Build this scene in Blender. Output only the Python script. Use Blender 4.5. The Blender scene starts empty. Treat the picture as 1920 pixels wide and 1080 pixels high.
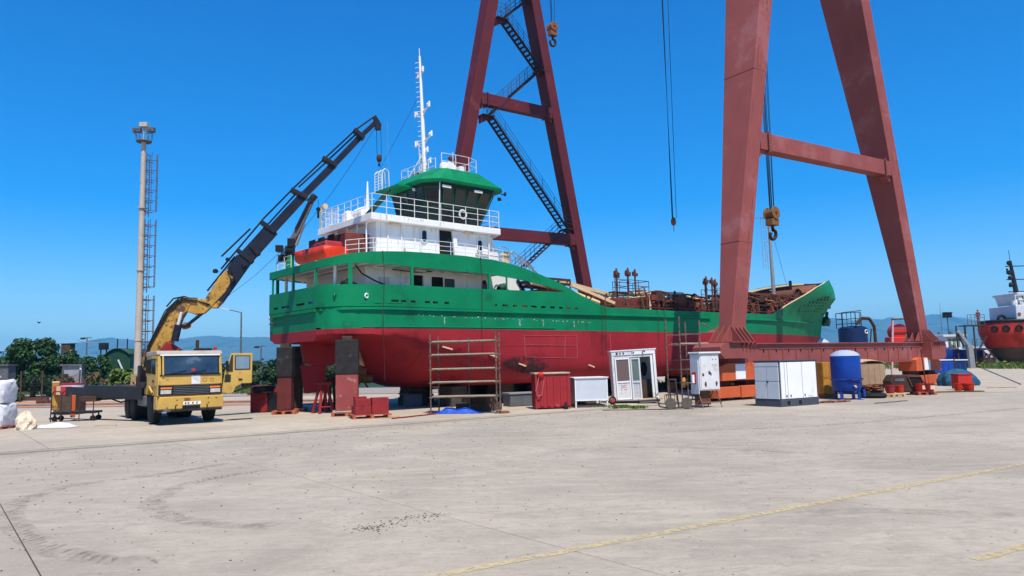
import bpy, bmesh, math, random
from mathutils import Vector, Matrix
R = math.radians
random.seed(7)
scene = bpy.context.scene
COL = scene.collection

# ------------------------------------------------------------------ camera
FPX, CAMH = 1387.0, 1.8
PIT, ROL = math.atan(140/1387), R(1.35)
f_ = Vector((0, math.cos(PIT), math.sin(PIT))); r0 = Vector((1, 0, 0)); u0 = r0.cross(f_)
r_ = r0*math.cos(ROL) - u0*math.sin(ROL); u_ = u0*math.cos(ROL) + r0*math.sin(ROL)
cam = bpy.data.cameras.new('camera'); cam.sensor_width = 36; cam.lens = 36*FPX/1920
cam.clip_end = 30000; cam.clip_start = .1
camo = bpy.data.objects.new('camera', cam); COL.objects.link(camo)
mw = Matrix((( r_.x, u_.x, -f_.x, 0), (r_.y, u_.y, -f_.y, 0), (r_.z, u_.z, -f_.z, CAMH), (0, 0, 0, 1)))
camo.matrix_world = mw
scene.camera = camo

# ------------------------------------------------------------------ light
SUN_EL, SUN_DIR = 62.0, Vector((.30, -.95))          # direction TOWARDS the sun, in plan
w = bpy.data.worlds.new('World'); scene.world = w; w.use_nodes = True
nt = w.node_tree; nt.nodes.clear()
sky = nt.nodes.new('ShaderNodeTexSky'); sky.sky_type = 'NISHITA'; sky.sun_disc = False
sky.sun_elevation = R(SUN_EL); sky.sun_rotation = math.atan2(SUN_DIR.x, SUN_DIR.y)
sky.air_density = 1.0; sky.dust_density = 0.0; sky.ozone_density = 6.0; sky.altitude = 0
bg = nt.nodes.new('ShaderNodeBackground'); bg.inputs[1].default_value = .12
out = nt.nodes.new('ShaderNodeOutputWorld')
hs = nt.nodes.new('ShaderNodeHueSaturation'); hs.inputs['Saturation'].default_value = 1.5; hs.inputs['Value'].default_value = 1.15; hs.inputs['Hue'].default_value = .508
nt.links.new(sky.outputs[0], hs.inputs['Color']); nt.links.new(hs.outputs[0], bg.inputs[0]); nt.links.new(bg.outputs[0], out.inputs[0])
sl = bpy.data.lights.new('sun', 'SUN'); sl.energy = 5.0; sl.angle = R(.5); sl.color = (1, .92, .80)
so = bpy.data.objects.new('sun', sl); COL.objects.link(so)
sd = Vector((SUN_DIR.x*math.cos(R(SUN_EL)), SUN_DIR.y*math.cos(R(SUN_EL)), math.sin(R(SUN_EL)))).normalized()
so.rotation_euler = sd.to_track_quat('Z', 'Y').to_euler()
scene.view_settings.view_transform = 'Standard'; scene.view_settings.look = 'None'
scene.view_settings.exposure = .42; scene.view_settings.gamma = 1
scene.view_settings.use_curve_mapping = False
scene.render.engine = 'CYCLES'

# ------------------------------------------------------------------ helpers: surveying
def ray(px, py):
    d = f_*FPX + r_*(px-960) + u_*(540-py); return d/d.y
def G(px, py, z=0):                       # where a line of sight meets level z
    d = ray(px, py); k = (z-CAMH)/d.z; return Vector((d.x*k, d.y*k, z))
def D(px, py, y):                         # the point at distance y
    d = ray(px, py)*y; return Vector((d.x, d.y, d.z+CAMH))
def PL(px, py, o, yaw):                   # (along, height) on an upright plane through o
    d = ray(px, py); a = Vector((math.cos(yaw), math.sin(yaw))); n = Vector((-a.y, a.x))
    k = (o[0]*n.x+o[1]*n.y)/(d.x*n.x+d.y*n.y)
    return ((d.x*k-o[0])*a.x+(d.y*k-o[1])*a.y, d.z*k+CAMH)

# ------------------------------------------------------------------ helpers: materials
def mat(name, col, rough=.6, var=.12, sc=2.0, metal=0, bump=0, bsc=20, spot=None, samt=.5, ssc=1.5, spot2=None, s2amt=.3, s2sc=6, stretch=None, alpha=None, world=False, spec=None):
    m = bpy.data.materials.new(name); m.use_nodes = True; t = m.node_tree; N = t.nodes; L = t.links
    b = N['Principled BSDF']; b.inputs['Roughness'].default_value = rough; b.inputs['Metallic'].default_value = metal
    b.inputs['Specular IOR Level'].default_value = .22 if spec is None else spec
    if world: g = N.new('ShaderNodeNewGeometry'); co = g.outputs['Position']
    else: g = N.new('ShaderNodeTexCoord'); co = g.outputs['Object']
    if stretch:
        mp = N.new('ShaderNodeMapping'); mp.inputs['Scale'].default_value = stretch; L.new(co, mp.inputs[0]); co2 = mp.outputs[0]
    else: co2 = co
    def noise(scale, det=6, src=None, ro=.6):
        n = N.new('ShaderNodeTexNoise'); n.inputs['Scale'].default_value = scale; n.inputs['Detail'].default_value = det; n.inputs['Roughness'].default_value = ro
        L.new(src or co, n.inputs['Vector']); return n.outputs['Fac']
    def ramp(fac, a, b_, ca=(0,0,0,1), cb=(1,1,1,1)):
        r = N.new('ShaderNodeValToRGB'); r.color_ramp.elements[0].position = a; r.color_ramp.elements[1].position = b_
        r.color_ramp.elements[0].color = ca; r.color_ramp.elements[1].color = cb; L.new(fac, r.inputs[0]); return r.outputs[0]
    lo = tuple(max(0, c*(1-var)) for c in col)+(1,); hi = tuple(min(1, c*(1+var)) for c in col)+(1,)
    c = ramp(noise(sc, 8, co2), .3, .7, lo, hi)
    def mix(fac, c1, c2):
        x = N.new('ShaderNodeMixRGB'); L.new(fac, x.inputs[0]); L.new(c1, x.inputs[1])
        if isinstance(c2, tuple): x.inputs[2].default_value = c2+(1,) if len(c2) == 3 else c2
        else: L.new(c2, x.inputs[2])
        return x.outputs[0]
    if spot: c = mix(ramp(noise(ssc, 10, co2, .7), 1-samt-.02, 1-samt+.06), c, spot)
    if spot2: c = mix(ramp(noise(s2sc, 10, None, .7), 1-s2amt-.02, 1-s2amt+.04), c, spot2)
    L.new(c, b.inputs['Base Color'])
    if bump:
        bp = N.new('ShaderNodeBump'); bp.inputs['Strength'].default_value = bump; bp.inputs['Distance'].default_value = .02
        L.new(noise(bsc, 6), bp.inputs['Height']); L.new(bp.outputs[0], b.inputs['Normal'])
    if alpha:
        L.new(ramp(noise(alpha[0], 8, None, .7), alpha[1], alpha[2], (0,0,0,1), (alpha[3],)*3+(1,)), b.inputs['Alpha'])
    return m

RUST = (.12, .045, .02)
m_green = mat('hull_green_paint', (.004, .185, .076), .5, .16, .8, bump=.22, bsc=1.4, spot=(.006, .125, .055), samt=.42, ssc=.5, spot2=(.09, .10, .05), s2amt=.31, s2sc=4, spec=.10)
m_greenlight = mat('green_rail_paint', (.02, .24, .12), .5, .1)
m_hred = mat('hull_red_paint', (.285, .021, .027), .55, .16, .6, bump=.2, bsc=1.2, spot=(.19, .014, .022), samt=.42, ssc=.45, spot2=(.14, .05, .035), s2amt=.31, s2sc=3.5, spec=.10)
m_white = mat('white_ship_paint', (.74, .74, .73), .45, .05, 1.5, bump=.08, bsc=2, spot=(.60, .57, .52), samt=.40, ssc=1.0, spot2=(.40, .24, .13), s2amt=.29, s2sc=4)
m_white2 = mat('white_sheet_metal', (.60, .60, .60), .55, .09, 2, bump=.15, bsc=3, spot=(.44, .41, .37), samt=.44, ssc=1.6, spot2=(.24, .11, .05), s2amt=.34, s2sc=6)
m_rail = mat('white_rail_paint', (.62, .62, .60), .5, .08, 4, spot=(.4, .25, .15), samt=.3, ssc=6)
m_creamt = mat('cream_paint', (.62, .47, .27), .5, .12, 2, spot=(.35, .17, .08), samt=.36, ssc=3)
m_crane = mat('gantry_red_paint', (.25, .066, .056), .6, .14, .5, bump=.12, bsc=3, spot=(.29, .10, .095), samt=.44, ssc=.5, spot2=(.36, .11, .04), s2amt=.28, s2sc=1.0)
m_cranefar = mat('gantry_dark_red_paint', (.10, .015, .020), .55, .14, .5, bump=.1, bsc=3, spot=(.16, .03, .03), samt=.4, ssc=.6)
m_stair = mat('dark_stair_steel', (.035, .022, .03), .6, .2, 3)
m_orange = mat('orange_primer', (.52, .105, .035), .6, .12, 1.2, bump=.1, spot=(.38, .09, .05), samt=.38, ssc=2, spot2=(.12, .05, .03), s2amt=.3, s2sc=8)
m_rust = mat('rusty_steel', (.13, .050, .028), .8, .35, 3, bump=.3, bsc=25, spot=(.05, .025, .018), samt=.45, ssc=3)
m_rustdk = mat('dark_rusty_steel', (.055, .028, .020), .8, .35, 3, bump=.3, bsc=25)
m_deckred = mat('deck_red_oxide', (.16, .035, .025), .7, .25, 2, bump=.2, spot=(.07, .03, .022), samt=.45, ssc=1.6)
m_cont = mat('container_red_paint', (.30, .022, .026), .5, .1, 2, bump=.08, spot=(.36, .10, .09), samt=.36, ssc=2, spot2=(.07, .03, .02), s2amt=.28, s2sc=9)
m_blockred = mat('ballast_block_red', (.24, .018, .020), .65, .15, 3, bump=.15, spot=(.12, .02, .02), samt=.4, ssc=4)
m_black = mat('black_rubber', (.010, .010, .011), .75, .3, 8, bump=.3, bsc=40)
m_dark = mat('black_steel_paint', (.014, .014, .018), .42, .3, 4, spot=(.05, .04, .035), samt=.36, ssc=4)
m_navy = mat('dark_blue_black_boom_paint', (.011, .013, .026), .4, .3, 3, spot=(.03, .026, .03), samt=.34, ssc=4)
m_soot = mat('sooty_dark_steel', (.020, .018, .017), .6, .5, 3, bump=.3, spot=(.14, .15, .18), samt=.40, ssc=1.1)
m_grey = mat('galvanised_steel', (.28, .28, .28), .5, .15, 4, metal=.3, spot=(.16, .11, .08), samt=.38, ssc=5)
m_grey2 = mat('grey_steel_paint', (.10, .105, .115), .5, .2, 3)
m_dkgrey = mat('dark_grey_base_paint', (.055, .065, .085), .55, .15, 3)
m_scaf = mat('scaffold_tube_steel', (.16, .125, .10), .6, .25, 8, metal=.2, spot=(.10, .05, .03), samt=.5, ssc=9)
m_plank = mat('scaffold_plank', (.40, .32, .23), .8, .22, 3, bump=.3, stretch=(1, 1, 8))
m_wood = mat('pale_pallet_wood', (.44, .29, .14), .8, .25, 3, bump=.4, bsc=30)
m_palred = mat('red_painted_pallet_wood', (.36, .10, .05), .8, .3, 4, bump=.4, bsc=30, spot=(.40, .26, .14), samt=.36, ssc=5)
m_yel = mat('truck_yellow_paint', (.49, .305, .070), .55, .14, 1.5, bump=.1, bsc=4, spot=(.34, .215, .075), samt=.42, ssc=2.2, spot2=(.10, .055, .03), s2amt=.32, s2sc=7)
m_yelcr = mat('crane_yellow_paint', (.43, .235, .045), .5, .25, 2.5, bump=.1, spot=(.10, .055, .025), samt=.475, ssc=2.4, spot2=(.05, .03, .02), s2amt=.38, s2sc=8)
m_roof = mat('dusty_roof_paint', (.33, .29, .24), .7, .15, 3)
m_glass = mat('dark_window_glass', (.008, .014, .018), .08, .3, 1, spec=.35)
m_glassg = mat('greenish_door_glass', (.16, .22, .19), .15, .15, 2)
m_screen = mat('brown_window_blind', (.14, .10, .09), .8, .12, 6, stretch=(1, 1, 12))
m_void = mat('dark_interior', (.012, .010, .010), .9, .3, 3)
m_bluet = mat('blue_tank_paint', (.006, .045, .27), .38, .15, 1.5, bump=.06, spot=(.004, .03, .18), samt=.4, ssc=1.3, spot2=(.05, .08, .2), s2amt=.27, s2sc=8)
m_blued = mat('dark_blue_paint', (.008, .022, .085), .5, .2, 1.5)
m_bluem = mat('royal_blue_paint', (.01, .05, .30), .5, .2, 2)
m_dust = mat('pale_dust_on_steel', (.45, .43, .44), .8, .12, 4)
m_tan = mat('tan_timber_panel', (.34, .22, .13), .75, .15, 2, bump=.2, spot=(.22, .13, .07), samt=.4, ssc=2)
m_ochre = mat('ochre_wood_box', (.42, .19, .03), .7, .2, 3, spot=(.12, .05, .02), samt=.40, ssc=4)
m_lime = mat('faded_yellow_tank', (.36, .34, .05), .6, .2, 3)
m_tarp = mat('blue_tarpaulin', (.008, .07, .42), .5, .3, 4, bump=.3, bsc=6)
m_teal = mat('teal_tarpaulin', (.008, .07, .13), .6, .35, 3, bump=.5, bsc=6)
m_bag = mat('white_woven_bag', (.66, .65, .68), .8, .06, 4, bump=.5, bsc=7)
m_sack = mat('cream_crumpled_sack', (.62, .52, .38), .85, .15, 5, bump=.6, bsc=9)
m_sheet = mat('pale_plastic_sheet', (.55, .56, .60), .45, .15, 3, bump=.5, bsc=6)
m_boat = mat('orange_red_boat_gelcoat', (.52, .035, .012), .45, .15, 2, spot=(.34, .022, .012), samt=.42, ssc=3, spec=.15)
m_tugred = mat('tug_red_paint', (.52, .03, .014), .55, .3, .8, bump=.2, spot=(.22, .02, .014), samt=.38, ssc=.7)
m_tugdk = mat('tug_dark_red_bulwark', (.24, .020, .014), .6, .3, 1, spot=(.07, .012, .012), samt=.48, ssc=.8)
m_tugbt = mat('tug_worn_bottom', (.085, .050, .040), .7, .3, .7, spot=(.18, .05, .035), samt=.40, ssc=.6)
m_lred = mat('signal_red', (.48, .025, .02), .35, .1)
m_amber = mat('amber_lens', (.75, .19, .03), .25, .1)
m_clear = mat('headlamp_lens', (.42, .44, .45), .15, .2, 10)
m_paper = mat('white_number_plate', (.75, .75, .75), .5, .03)
m_ink = mat('black_ink', (.02, .02, .02), .6, .1)
m_redink = mat('red_ink', (.55, .04, .04), .6, .15)
m_ltgrey = mat('pale_grey_panel', (.52, .55, .58), .55, .06, 2, bump=.05, spot=(.42, .43, .45), samt=.36, ssc=2)
m_copper = mat('copper_brown_casting', (.22, .085, .04), .6, .3, 3, metal=.2, bump=.2)
m_block = mat('hook_block_ochre', (.20, .095, .028), .55, .3, 3, spot=(.09, .045, .02), samt=.42, ssc=3)
m_leaf = mat('broad_leaf_green', (.022, .062, .014), .45, .6, 1.0)
m_leaf2 = mat('yellow_green_leaf', (.09, .14, .02), .55, .4, 1.5)
m_leafd = mat('dark_shrub_leaf', (.022, .05, .014), .6, .5, 1.5)
m_brown = mat('dry_brush_brown', (.12, .085, .045), .8, .4, 2)
m_bark = mat('bark', (.09, .065, .045), .9, .3, 6, bump=.5)
m_grass = mat('grass_blade', (.085, .13, .022), .7, .4, 1)
m_pole = mat('weathered_grey_pole', (.42, .37, .31), .7, .12, 1.5, bump=.1, spot=(.28, .2, .15), samt=.4, ssc=1.2)
m_shed = mat('dark_green_cladding', (.014, .055, .033), .6, .15, 1, stretch=(6, 6, .3))
m_wallgrey = mat('grey_rendered_wall', (.26, .27, .28), .8, .15, 1)
m_block2 = mat('concrete_block', (.16, .15, .14), .85, .25, 2, bump=.4)
m_timber = mat('dark_timber', (.07, .045, .03), .85, .3, 3, bump=.4)

# concrete of the yard
def concrete(name, base, dustc, k=1.0):
    m = bpy.data.materials.new(name); m.use_nodes = True; t = m.node_tree; N = t.nodes; L = t.links
    b = N['Principled BSDF']; b.inputs['Roughness'].default_value = .85
    g = N.new('ShaderNodeNewGeometry'); pos = g.outputs['Position']
    def mapping(s, rz=0):
        mp = N.new('ShaderNodeMapping'); mp.inputs['Scale'].default_value = s; mp.inputs['Rotation'].default_value = (0, 0, rz); L.new(pos, mp.inputs[0]); return mp.outputs[0]
    def noise(v, sc, det=8, ro=.6, dist=0):
        n = N.new('ShaderNodeTexNoise'); n.inputs['Scale'].default_value = sc; n.inputs['Detail'].default_value = det
        n.inputs['Roughness'].default_value = ro; n.inputs['Distortion'].default_value = dist; L.new(v, n.inputs['Vector']); return n.outputs['Fac']
    def ramp(fac, a, b_, ca=0, cb=1):
        r = N.new('ShaderNodeMapRange'); r.inputs[1].default_value = a; r.inputs[2].default_value = b_; r.inputs[3].default_value = ca; r.inputs[4].default_value = cb; L.new(fac, r.inputs[0]); return r.outputs[0]
    def mix(fac, c1, c2, mode='MIX'):
        x = N.new('ShaderNodeMixRGB'); x.blend_type = mode
        if isinstance(fac, float): x.inputs[0].default_value = fac
        else: L.new(fac, x.inputs[0])
        for i, c in ((1, c1), (2, c2)):
            if isinstance(c, tuple): x.inputs[i].default_value = c+(1,)
            else: L.new(c, x.inputs[i])
        return x.outputs[0]
    br = tuple(c*1.14 for c in base); dk = tuple(c*.76 for c in base)
    c = mix(ramp(noise(pos, .30, 8, .62, .8), .38, .60), dk, br)
    c = mix(ramp(noise(pos, .13, 6, .6, 1.2), .48, .62, 0, .55), c, tuple(min(1, x*1.28) for x in base))
    c = mix(ramp(noise(mapping((1, 1, 1), 2.1), .22, 8, .65, 1.0), .52, .62, 0, .5), c, (base[0]*.72, base[1]*.76, base[2]*.82))
    c = mix(ramp(noise(pos, 1.7, 10, .74, 1.5), .46, .60, 0, .55), c, tuple(x*.76 for x in base))
    for wsc, wst, wr in ((1.6, .55, 0), (3.7, .5, 1.1)):
        wn = noise(mapping((1, 1.7, 1), wr), wsc, 7, .62, 3.0); ab = N.new('ShaderNodeMath'); ab.operation = 'SUBTRACT'; ab.inputs[1].default_value = .5; L.new(wn, ab.inputs[0])
        a2 = N.new('ShaderNodeMath'); a2.operation = 'ABSOLUTE'; L.new(ab.outputs[0], a2.inputs[0]); ln = ramp(a2.outputs[0], .0, .011, 1, 0)
        mq = N.new('ShaderNodeMath'); mq.operation = 'MULTIPLY'; L.new(ln, mq.inputs[0]); L.new(ramp(noise(pos, .9+wr), .46, .60, 0, wst), mq.inputs[1])
        c = mix(mq.outputs[0], c, tuple(x*.45 for x in base))
    st = mapping((.45, 2.2, 1), R(-20))
    c = mix(ramp(noise(st, 1.6, 8, .65, .6), .50, .66, 0, .60*k), c, dustc)
    st2 = mapping((.9, 3.0, 1), R(-35))
    c = mix(ramp(noise(st2, 1.6, 10, .7, 2.2), .53, .60, 0, .45*k), c, tuple(x*.62 for x in base))
    # fine trowel swirls
    c = mix(ramp(noise(pos, 5.5, 10, .75, 2.5), .55, .60, 0, .45*k), c, tuple(x*.66 for x in base))
    c = mix(ramp(noise(mapping((1,1,1),.7), 9, 10, .75, 2.0), .57, .61, 0, .45*k), c, tuple(min(1,x*1.35) for x in base))
    # speckle and pits
    v = N.new('ShaderNodeTexVoronoi'); v.inputs['Scale'].default_value = 4.2; L.new(pos, v.inputs['Vector'])
    pit = ramp(v.outputs['Distance'], .045, .07, 1, 0)
    msk = ramp(noise(pos, 1.3), .44, .5)
    mm = N.new('ShaderNodeMath'); mm.operation = 'MULTIPLY'; L.new(pit, mm.inputs[0]); L.new(msk, mm.inputs[1])
    c = mix(mm.outputs[0], c, (.06, .05, .045))
    v2 = N.new('ShaderNodeTexVoronoi'); v2.inputs['Scale'].default_value = 11; L.new(pos, v2.inputs['Vector'])
    c = mix(ramp(v2.outputs['Distance'], .05, .09, .55, 0), c, tuple(x*.5 for x in base))
    c = mix(ramp(noise(pos, 60, 4, .8), .3, .7, 0, .35), c, tuple(x*.72 for x in base))
    oi = N.new('ShaderNodeObjectInfo')
    c = mix(ramp(oi.outputs['Random'], 0, 1, 0, .22), c, tuple(x*.8 for x in base))
    L.new(c, b.inputs['Base Color'])
    bp = N.new('ShaderNodeBump'); bp.inputs['Strength'].default_value = .5; bp.inputs['Distance'].default_value = .012
    L.new(noise(pos, 22, 10, .75), bp.inputs['Height']); L.new(bp.outputs[0], b.inputs['Normal'])
    return m
m_conc = concrete('yard_concrete', (.360, .312, .244), (.45, .385, .29))
m_conc2 = concrete('slip_concrete', (.41, .352, .27), (.46, .36, .25))
m_dirt = mat('dusty_soil', (.30, .21, .145), .95, .2, .25, bump=.3, world=True, spot=(.36, .29, .22), samt=.45, ssc=.5, spot2=(.16, .09, .055), s2amt=.34, s2sc=2)
m_orangedirt = mat('rusty_dirt', (.40, .19, .11), .95, .2, .4, world=True, spot=(.30, .22, .17), samt=.45, ssc=.6)
m_road = mat('worn_road', (.27, .23, .21), .9, .12, .5, world=True, spot=(.33, .27, .23), samt=.4, ssc=.4)
m_paint = mat('worn_yellow_line_paint', (.50, .41, .22), .8, .12, 3, world=True, alpha=(11, .38, .52, .8), spot=(.42, .36, .25), samt=.45, ssc=5)
m_stain = mat('tyre_stain', (.16, .14, .125), .9, .2, 3, world=True, alpha=(7, .36, .62, .42))
m_crumb = mat('dark_crumbs', (.05, .042, .035), .9, .3, 5)

# ------------------------------------------------------------------ helpers: meshes
class M:
    def __init__(s): s.v = []; s.f = []; s.sm = []
    def add(s, vs, fs, smooth=False):
        b = len(s.v); s.v += [tuple(x) for x in vs]
        for q in fs: s.f.append(tuple(i+b for i in q)); s.sm.append(smooth)
        return s
    def box(s, x0, x1, y0, y1, z0, z1):
        x0, x1 = sorted((x0, x1)); y0, y1 = sorted((y0, y1)); z0, z1 = sorted((z0, z1))
        return s.add([(x0,y0,z0),(x1,y0,z0),(x1,y1,z0),(x0,y1,z0),(x0,y0,z1),(x1,y0,z1),(x1,y1,z1),(x0,y1,z1)],
              [(0,3,2,1),(4,5,6,7),(0,1,5,4),(1,2,6,5),(2,3,7,6),(3,0,4,7)])
    def beam(s, p, q, w, h, up=(0,0,1), w2=None, h2=None):
        p, q = Vector(p), Vector(q); d = (q-p).normalized(); up = Vector(up)
        if abs(d.dot(up)) > .99: up = Vector((0,1,0))
        a = d.cross(up).normalized(); b = a.cross(d); w2 = w if w2 is None else w2; h2 = h if h2 is None else h2; V = []
        for c, ww, hh in ((p, w, h), (q, w2, h2)):
            V += [c-a*ww/2-b*hh/2, c+a*ww/2-b*hh/2, c+a*ww/2+b*hh/2, c-a*ww/2+b*hh/2]
        return s.add(V, [(0,1,2,3),(7,6,5,4),(0,4,5,1),(1,5,6,2),(2,6,7,3),(3,7,4,0)])
    def tube(s, p, q, r, r2=None, n=8, cap=True):
        p, q = Vector(p), Vector(q); d = (q-p).normalized(); r2 = r if r2 is None else r2
        a = d.orthogonal().normalized(); b = d.cross(a); V = []
        for c, rr in ((p, r), (q, r2)):
            for i in range(n):
                t = 2*math.pi*i/n; V.append(c+a*math.cos(t)*rr+b*math.sin(t)*rr)
        F = [(i, (i+1) % n, n+(i+1) % n, n+i) for i in range(n)]
        s.add(V, F, n > 5)
        if cap: s.add(V[:n], [tuple(range(n))[::-1]]); s.add(V[n:], [tuple(range(n))])
        return s
    def pipe(s, pts, r, n=6):
        for a, b in zip(pts, pts[1:]):
            if (Vector(a)-Vector(b)).length > 1e-5: s.tube(a, b, r, n=n)
        return s
    def ring(s, c, ax, R_, r, n=16, m=6, a0=0, a1=2*math.pi):
        c = Vector(c); ax = Vector(ax).normalized(); a = ax.orthogonal().normalized(); b = ax.cross(a); V = []; full = abs(a1-a0-2*math.pi) < 1e-6
        cnt = n if full else n+1
        for i in range(cnt):
            t = a0+(a1-a0)*i/n; e = a*math.cos(t)+b*math.sin(t)
            for j in range(m):
                u = 2*math.pi*j/m; V.append(c+e*(R_+r*math.cos(u))+ax*r*math.sin(u))
        F = []
        for i in range(n):
            for j in range(m):
                i2 = (i+1) % cnt if full else i+1
                F.append((i*m+j, i2*m+j, i2*m+(j+1) % m, i*m+(j+1) % m))
        return s.add(V, F, True)
    def prism(s, poly, ax, a, b):
        def P(u, v, w): return {'x': (w, u, v), 'y': (u, w, v), 'z': (u, v, w)}[ax]
        n = len(poly); ar = sum(poly[i][0]*poly[(i+1) % n][1]-poly[(i+1) % n][0]*poly[i][1] for i in range(n))
        if ar < 0: poly = poly[::-1]
        V = [P(u, v, a) for u, v in poly]+[P(u, v, b) for u, v in poly]
        F = [tuple(range(n))[::-1], tuple(range(n, 2*n))]+[(i, (i+1) % n, n+(i+1) % n, n+i) for i in range(n)]
        return s.add(V, F)
    def lathe(s, prof, n=20, o=(0,0,0), ax='z'):
        V = []; 
        for r, z in prof:
            for i in range(n):
                t = 2*math.pi*i/n; x, y = r*math.cos(t), r*math.sin(t)
                p = {'z': (x, y, z), 'x': (z, x, y), 'y': (y, z, x)}[ax]
                V.append((p[0]+o[0], p[1]+o[1], p[2]+o[2]))
        F = [(k*n+i, k*n+(i+1) % n, (k+1)*n+(i+1) % n, (k+1)*n+i) for k in range(len(prof)-1) for i in range(n)]
        s.add(V, F, True)
        if prof[0][0] > 1e-4: s.add(V[:n], [tuple(range(n))[::-1]])
        if prof[-1][0] > 1e-4: s.add(V[-n:], [tuple(range(n))])
        return s
    def grid(s, rows, smooth=True, close=False):
        n = len(rows[0]); V = [p for r in rows for p in r]; F = []
        for i in range(len(rows)-1):
            for j in range(n if close else n-1):
                F.append((i*n+j, i*n+(j+1) % n, (i+1)*n+(j+1) % n, (i+1)*n+j))
        return s.add(V, F, smooth)
    def blob(s, c, r, seed=0, n=10, rough=.18):
        rnd = random.Random(seed); rows = []
        for i in range(n//2+1):
            ph = math.pi*i/(n//2)-math.pi/2; row = []
            for j in range(n):
                t = 2*math.pi*j/n; k = 1+rnd.uniform(-rough, rough)
                row.append((c[0]+r[0]*math.cos(ph)*math.cos(t)*k, c[1]+r[1]*math.cos(ph)*math.sin(t)*k, c[2]+r[2]*math.sin(ph)*k))
            if i in (0, n//2): row = [row[0]]*n
            rows.append(row)
        return s.grid(rows, True, True)
    def build(s, name, m, parent=None, bev=0, fix=True, solid=0):
        me = bpy.data.meshes.new(name); me.from_pydata(s.v, [], s.f); me.polygons.foreach_set('use_smooth', s.sm)
        me.materials.append(m)
        if fix:
            b = bmesh.new(); b.from_mesh(me); bmesh.ops.remove_doubles(b, verts=b.verts, dist=1e-5)
            bmesh.ops.recalc_face_normals(b, faces=b.faces); b.to_mesh(me); b.free()
        if any(s.sm): me.set_sharp_from_angle(angle=.65)
        me.update(); o = bpy.data.objects.new(name, me); COL.objects.link(o)
        if parent: o.parent = parent
        if bev:
            k = o.modifiers.new('bevel', 'BEVEL'); k.width = bev; k.segments = 2; k.limit_method = 'ANGLE'; k.angle_limit = .6
        if solid:
            k = o.modifiers.new('solid', 'SOLIDIFY'); k.thickness = solid; k.offset = 0
        return o

def thing(name, label, cat, loc=(0,0,0), yaw=0, group=None, scale=1):
    o = bpy.data.objects.new(name, None); COL.objects.link(o); o.empty_display_size = .2
    o.location = (loc[0], loc[1], loc[2] if len(loc) > 2 else 0); o.rotation_euler = (0, 0, yaw); o.scale = (scale,)*3
    o['label'] = label; o['category'] = cat
    if group: o['group'] = group
    return o
def tag(o, label, cat, group=None, loc=None, yaw=0):
    o['label'] = label; o['category'] = cat
    if group: o['group'] = group
    if loc is not None: o.location = (loc[0], loc[1], loc[2] if len(loc) > 2 else 0); o.rotation_euler = (0, 0, yaw)
    return o
def structure(o): o['kind'] = 'structure'; return o
def stuff(o): o['kind'] = 'stuff'; return o
def kids(o): return [c for c in bpy.data.objects if c.parent == o]
def copy_tree(o, parent=None):
    c = o.copy(); COL.objects.link(c); c.parent = parent
    for ch in list(o.children): copy_tree(ch, c)
    return c
def again(o, loc, yaw=0, label=None, group=None, tilt=None):
    c = copy_tree(o); c.location = (loc[0], loc[1], loc[2] if len(loc) > 2 else 0); c.rotation_euler = (0, 0, yaw)
    if label: c['label'] = label
    if group: c['group'] = group
    return c
def text(s, size, m, parent, loc, rot, name='lettering', depth=.003):
    cu = bpy.data.curves.new(name, 'FONT'); cu.body = s; cu.size = size; cu.extrude = depth; cu.align_x = 'CENTER'; cu.align_y = 'CENTER'
    tmp = bpy.data.objects.new(name, cu); COL.objects.link(tmp)
    bpy.context.view_layer.update()
    me = bpy.data.meshes.new_from_object(tmp.evaluated_get(bpy.context.evaluated_depsgraph_get()))
    bpy.data.objects.remove(tmp); me.materials.clear(); me.materials.append(m)
    o = bpy.data.objects.new(name, me); COL.objects.link(o); o.parent = parent; o.location = loc; o.rotation_euler = rot
    return o
def scribble(parent, m, x0, z0, n_, dx, h, y, name, seed, skip=()):
    # print too small to read in the photograph: rows of worn letter-sized strokes
    rnd = random.Random(seed); mm = M()
    for k in range(n_):
        if k in skip: continue
        x = x0+k*dx; w_ = dx*.16
        mm.box(x, x+w_, y, y-.003, z0, z0+h)
        for q in range(rnd.randint(1, 2)): zz = z0+h*rnd.choice((0, .45, .85)); mm.box(x+w_, x+dx*rnd.uniform(.5, .75), y, y-.003, zz, zz+h*.15)
        if rnd.random() < .5: mm.box(x+dx*.58, x+dx*.74, y, y-.003, z0+h*.2*rnd.randint(0, 2), z0+h*.9)
    o = mm.build(name, m, parent, fix=False); o['kind'] = 'stuff'; return o
def rails(mm, pts, h, mids=(.5,), r=.022, post=None, top=True):
    """hand rail along 3-D foot points: posts at every point, top rail and mid rails"""
    P = [Vector(p) for p in pts]; Z = Vector((0,0,1))
    for p in P: mm.tube(p, p+Z*h, post or r*1.15, n=5)
    for a, b in zip(P, P[1:]):
        for k in (list(mids)+([1] if top else [])): mm.tube(a+Z*h*k, b+Z*h*k, r, n=5)
    return mm
def between(a, b, n): a, b = Vector(a), Vector(b); return [a.lerp(b, i/n) for i in range(n+1)]

# ------------------------------------------------------------------ the yard frame: x along the crane rail, y away from the camera
YY = R(35.4); YO = Vector((-math.sin(YY), math.cos(YY)))*20.97
UX = Vector((math.cos(YY), math.sin(YY))); VX = Vector((-math.sin(YY), math.cos(YY)))
def yard(u, v, z=0): p = YO+UX*u+VX*v; return Vector((p.x, p.y, z))
def uv(p): q = Vector((p[0], p[1]))-YO; return q.dot(UX), q.dot(VX)

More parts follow.
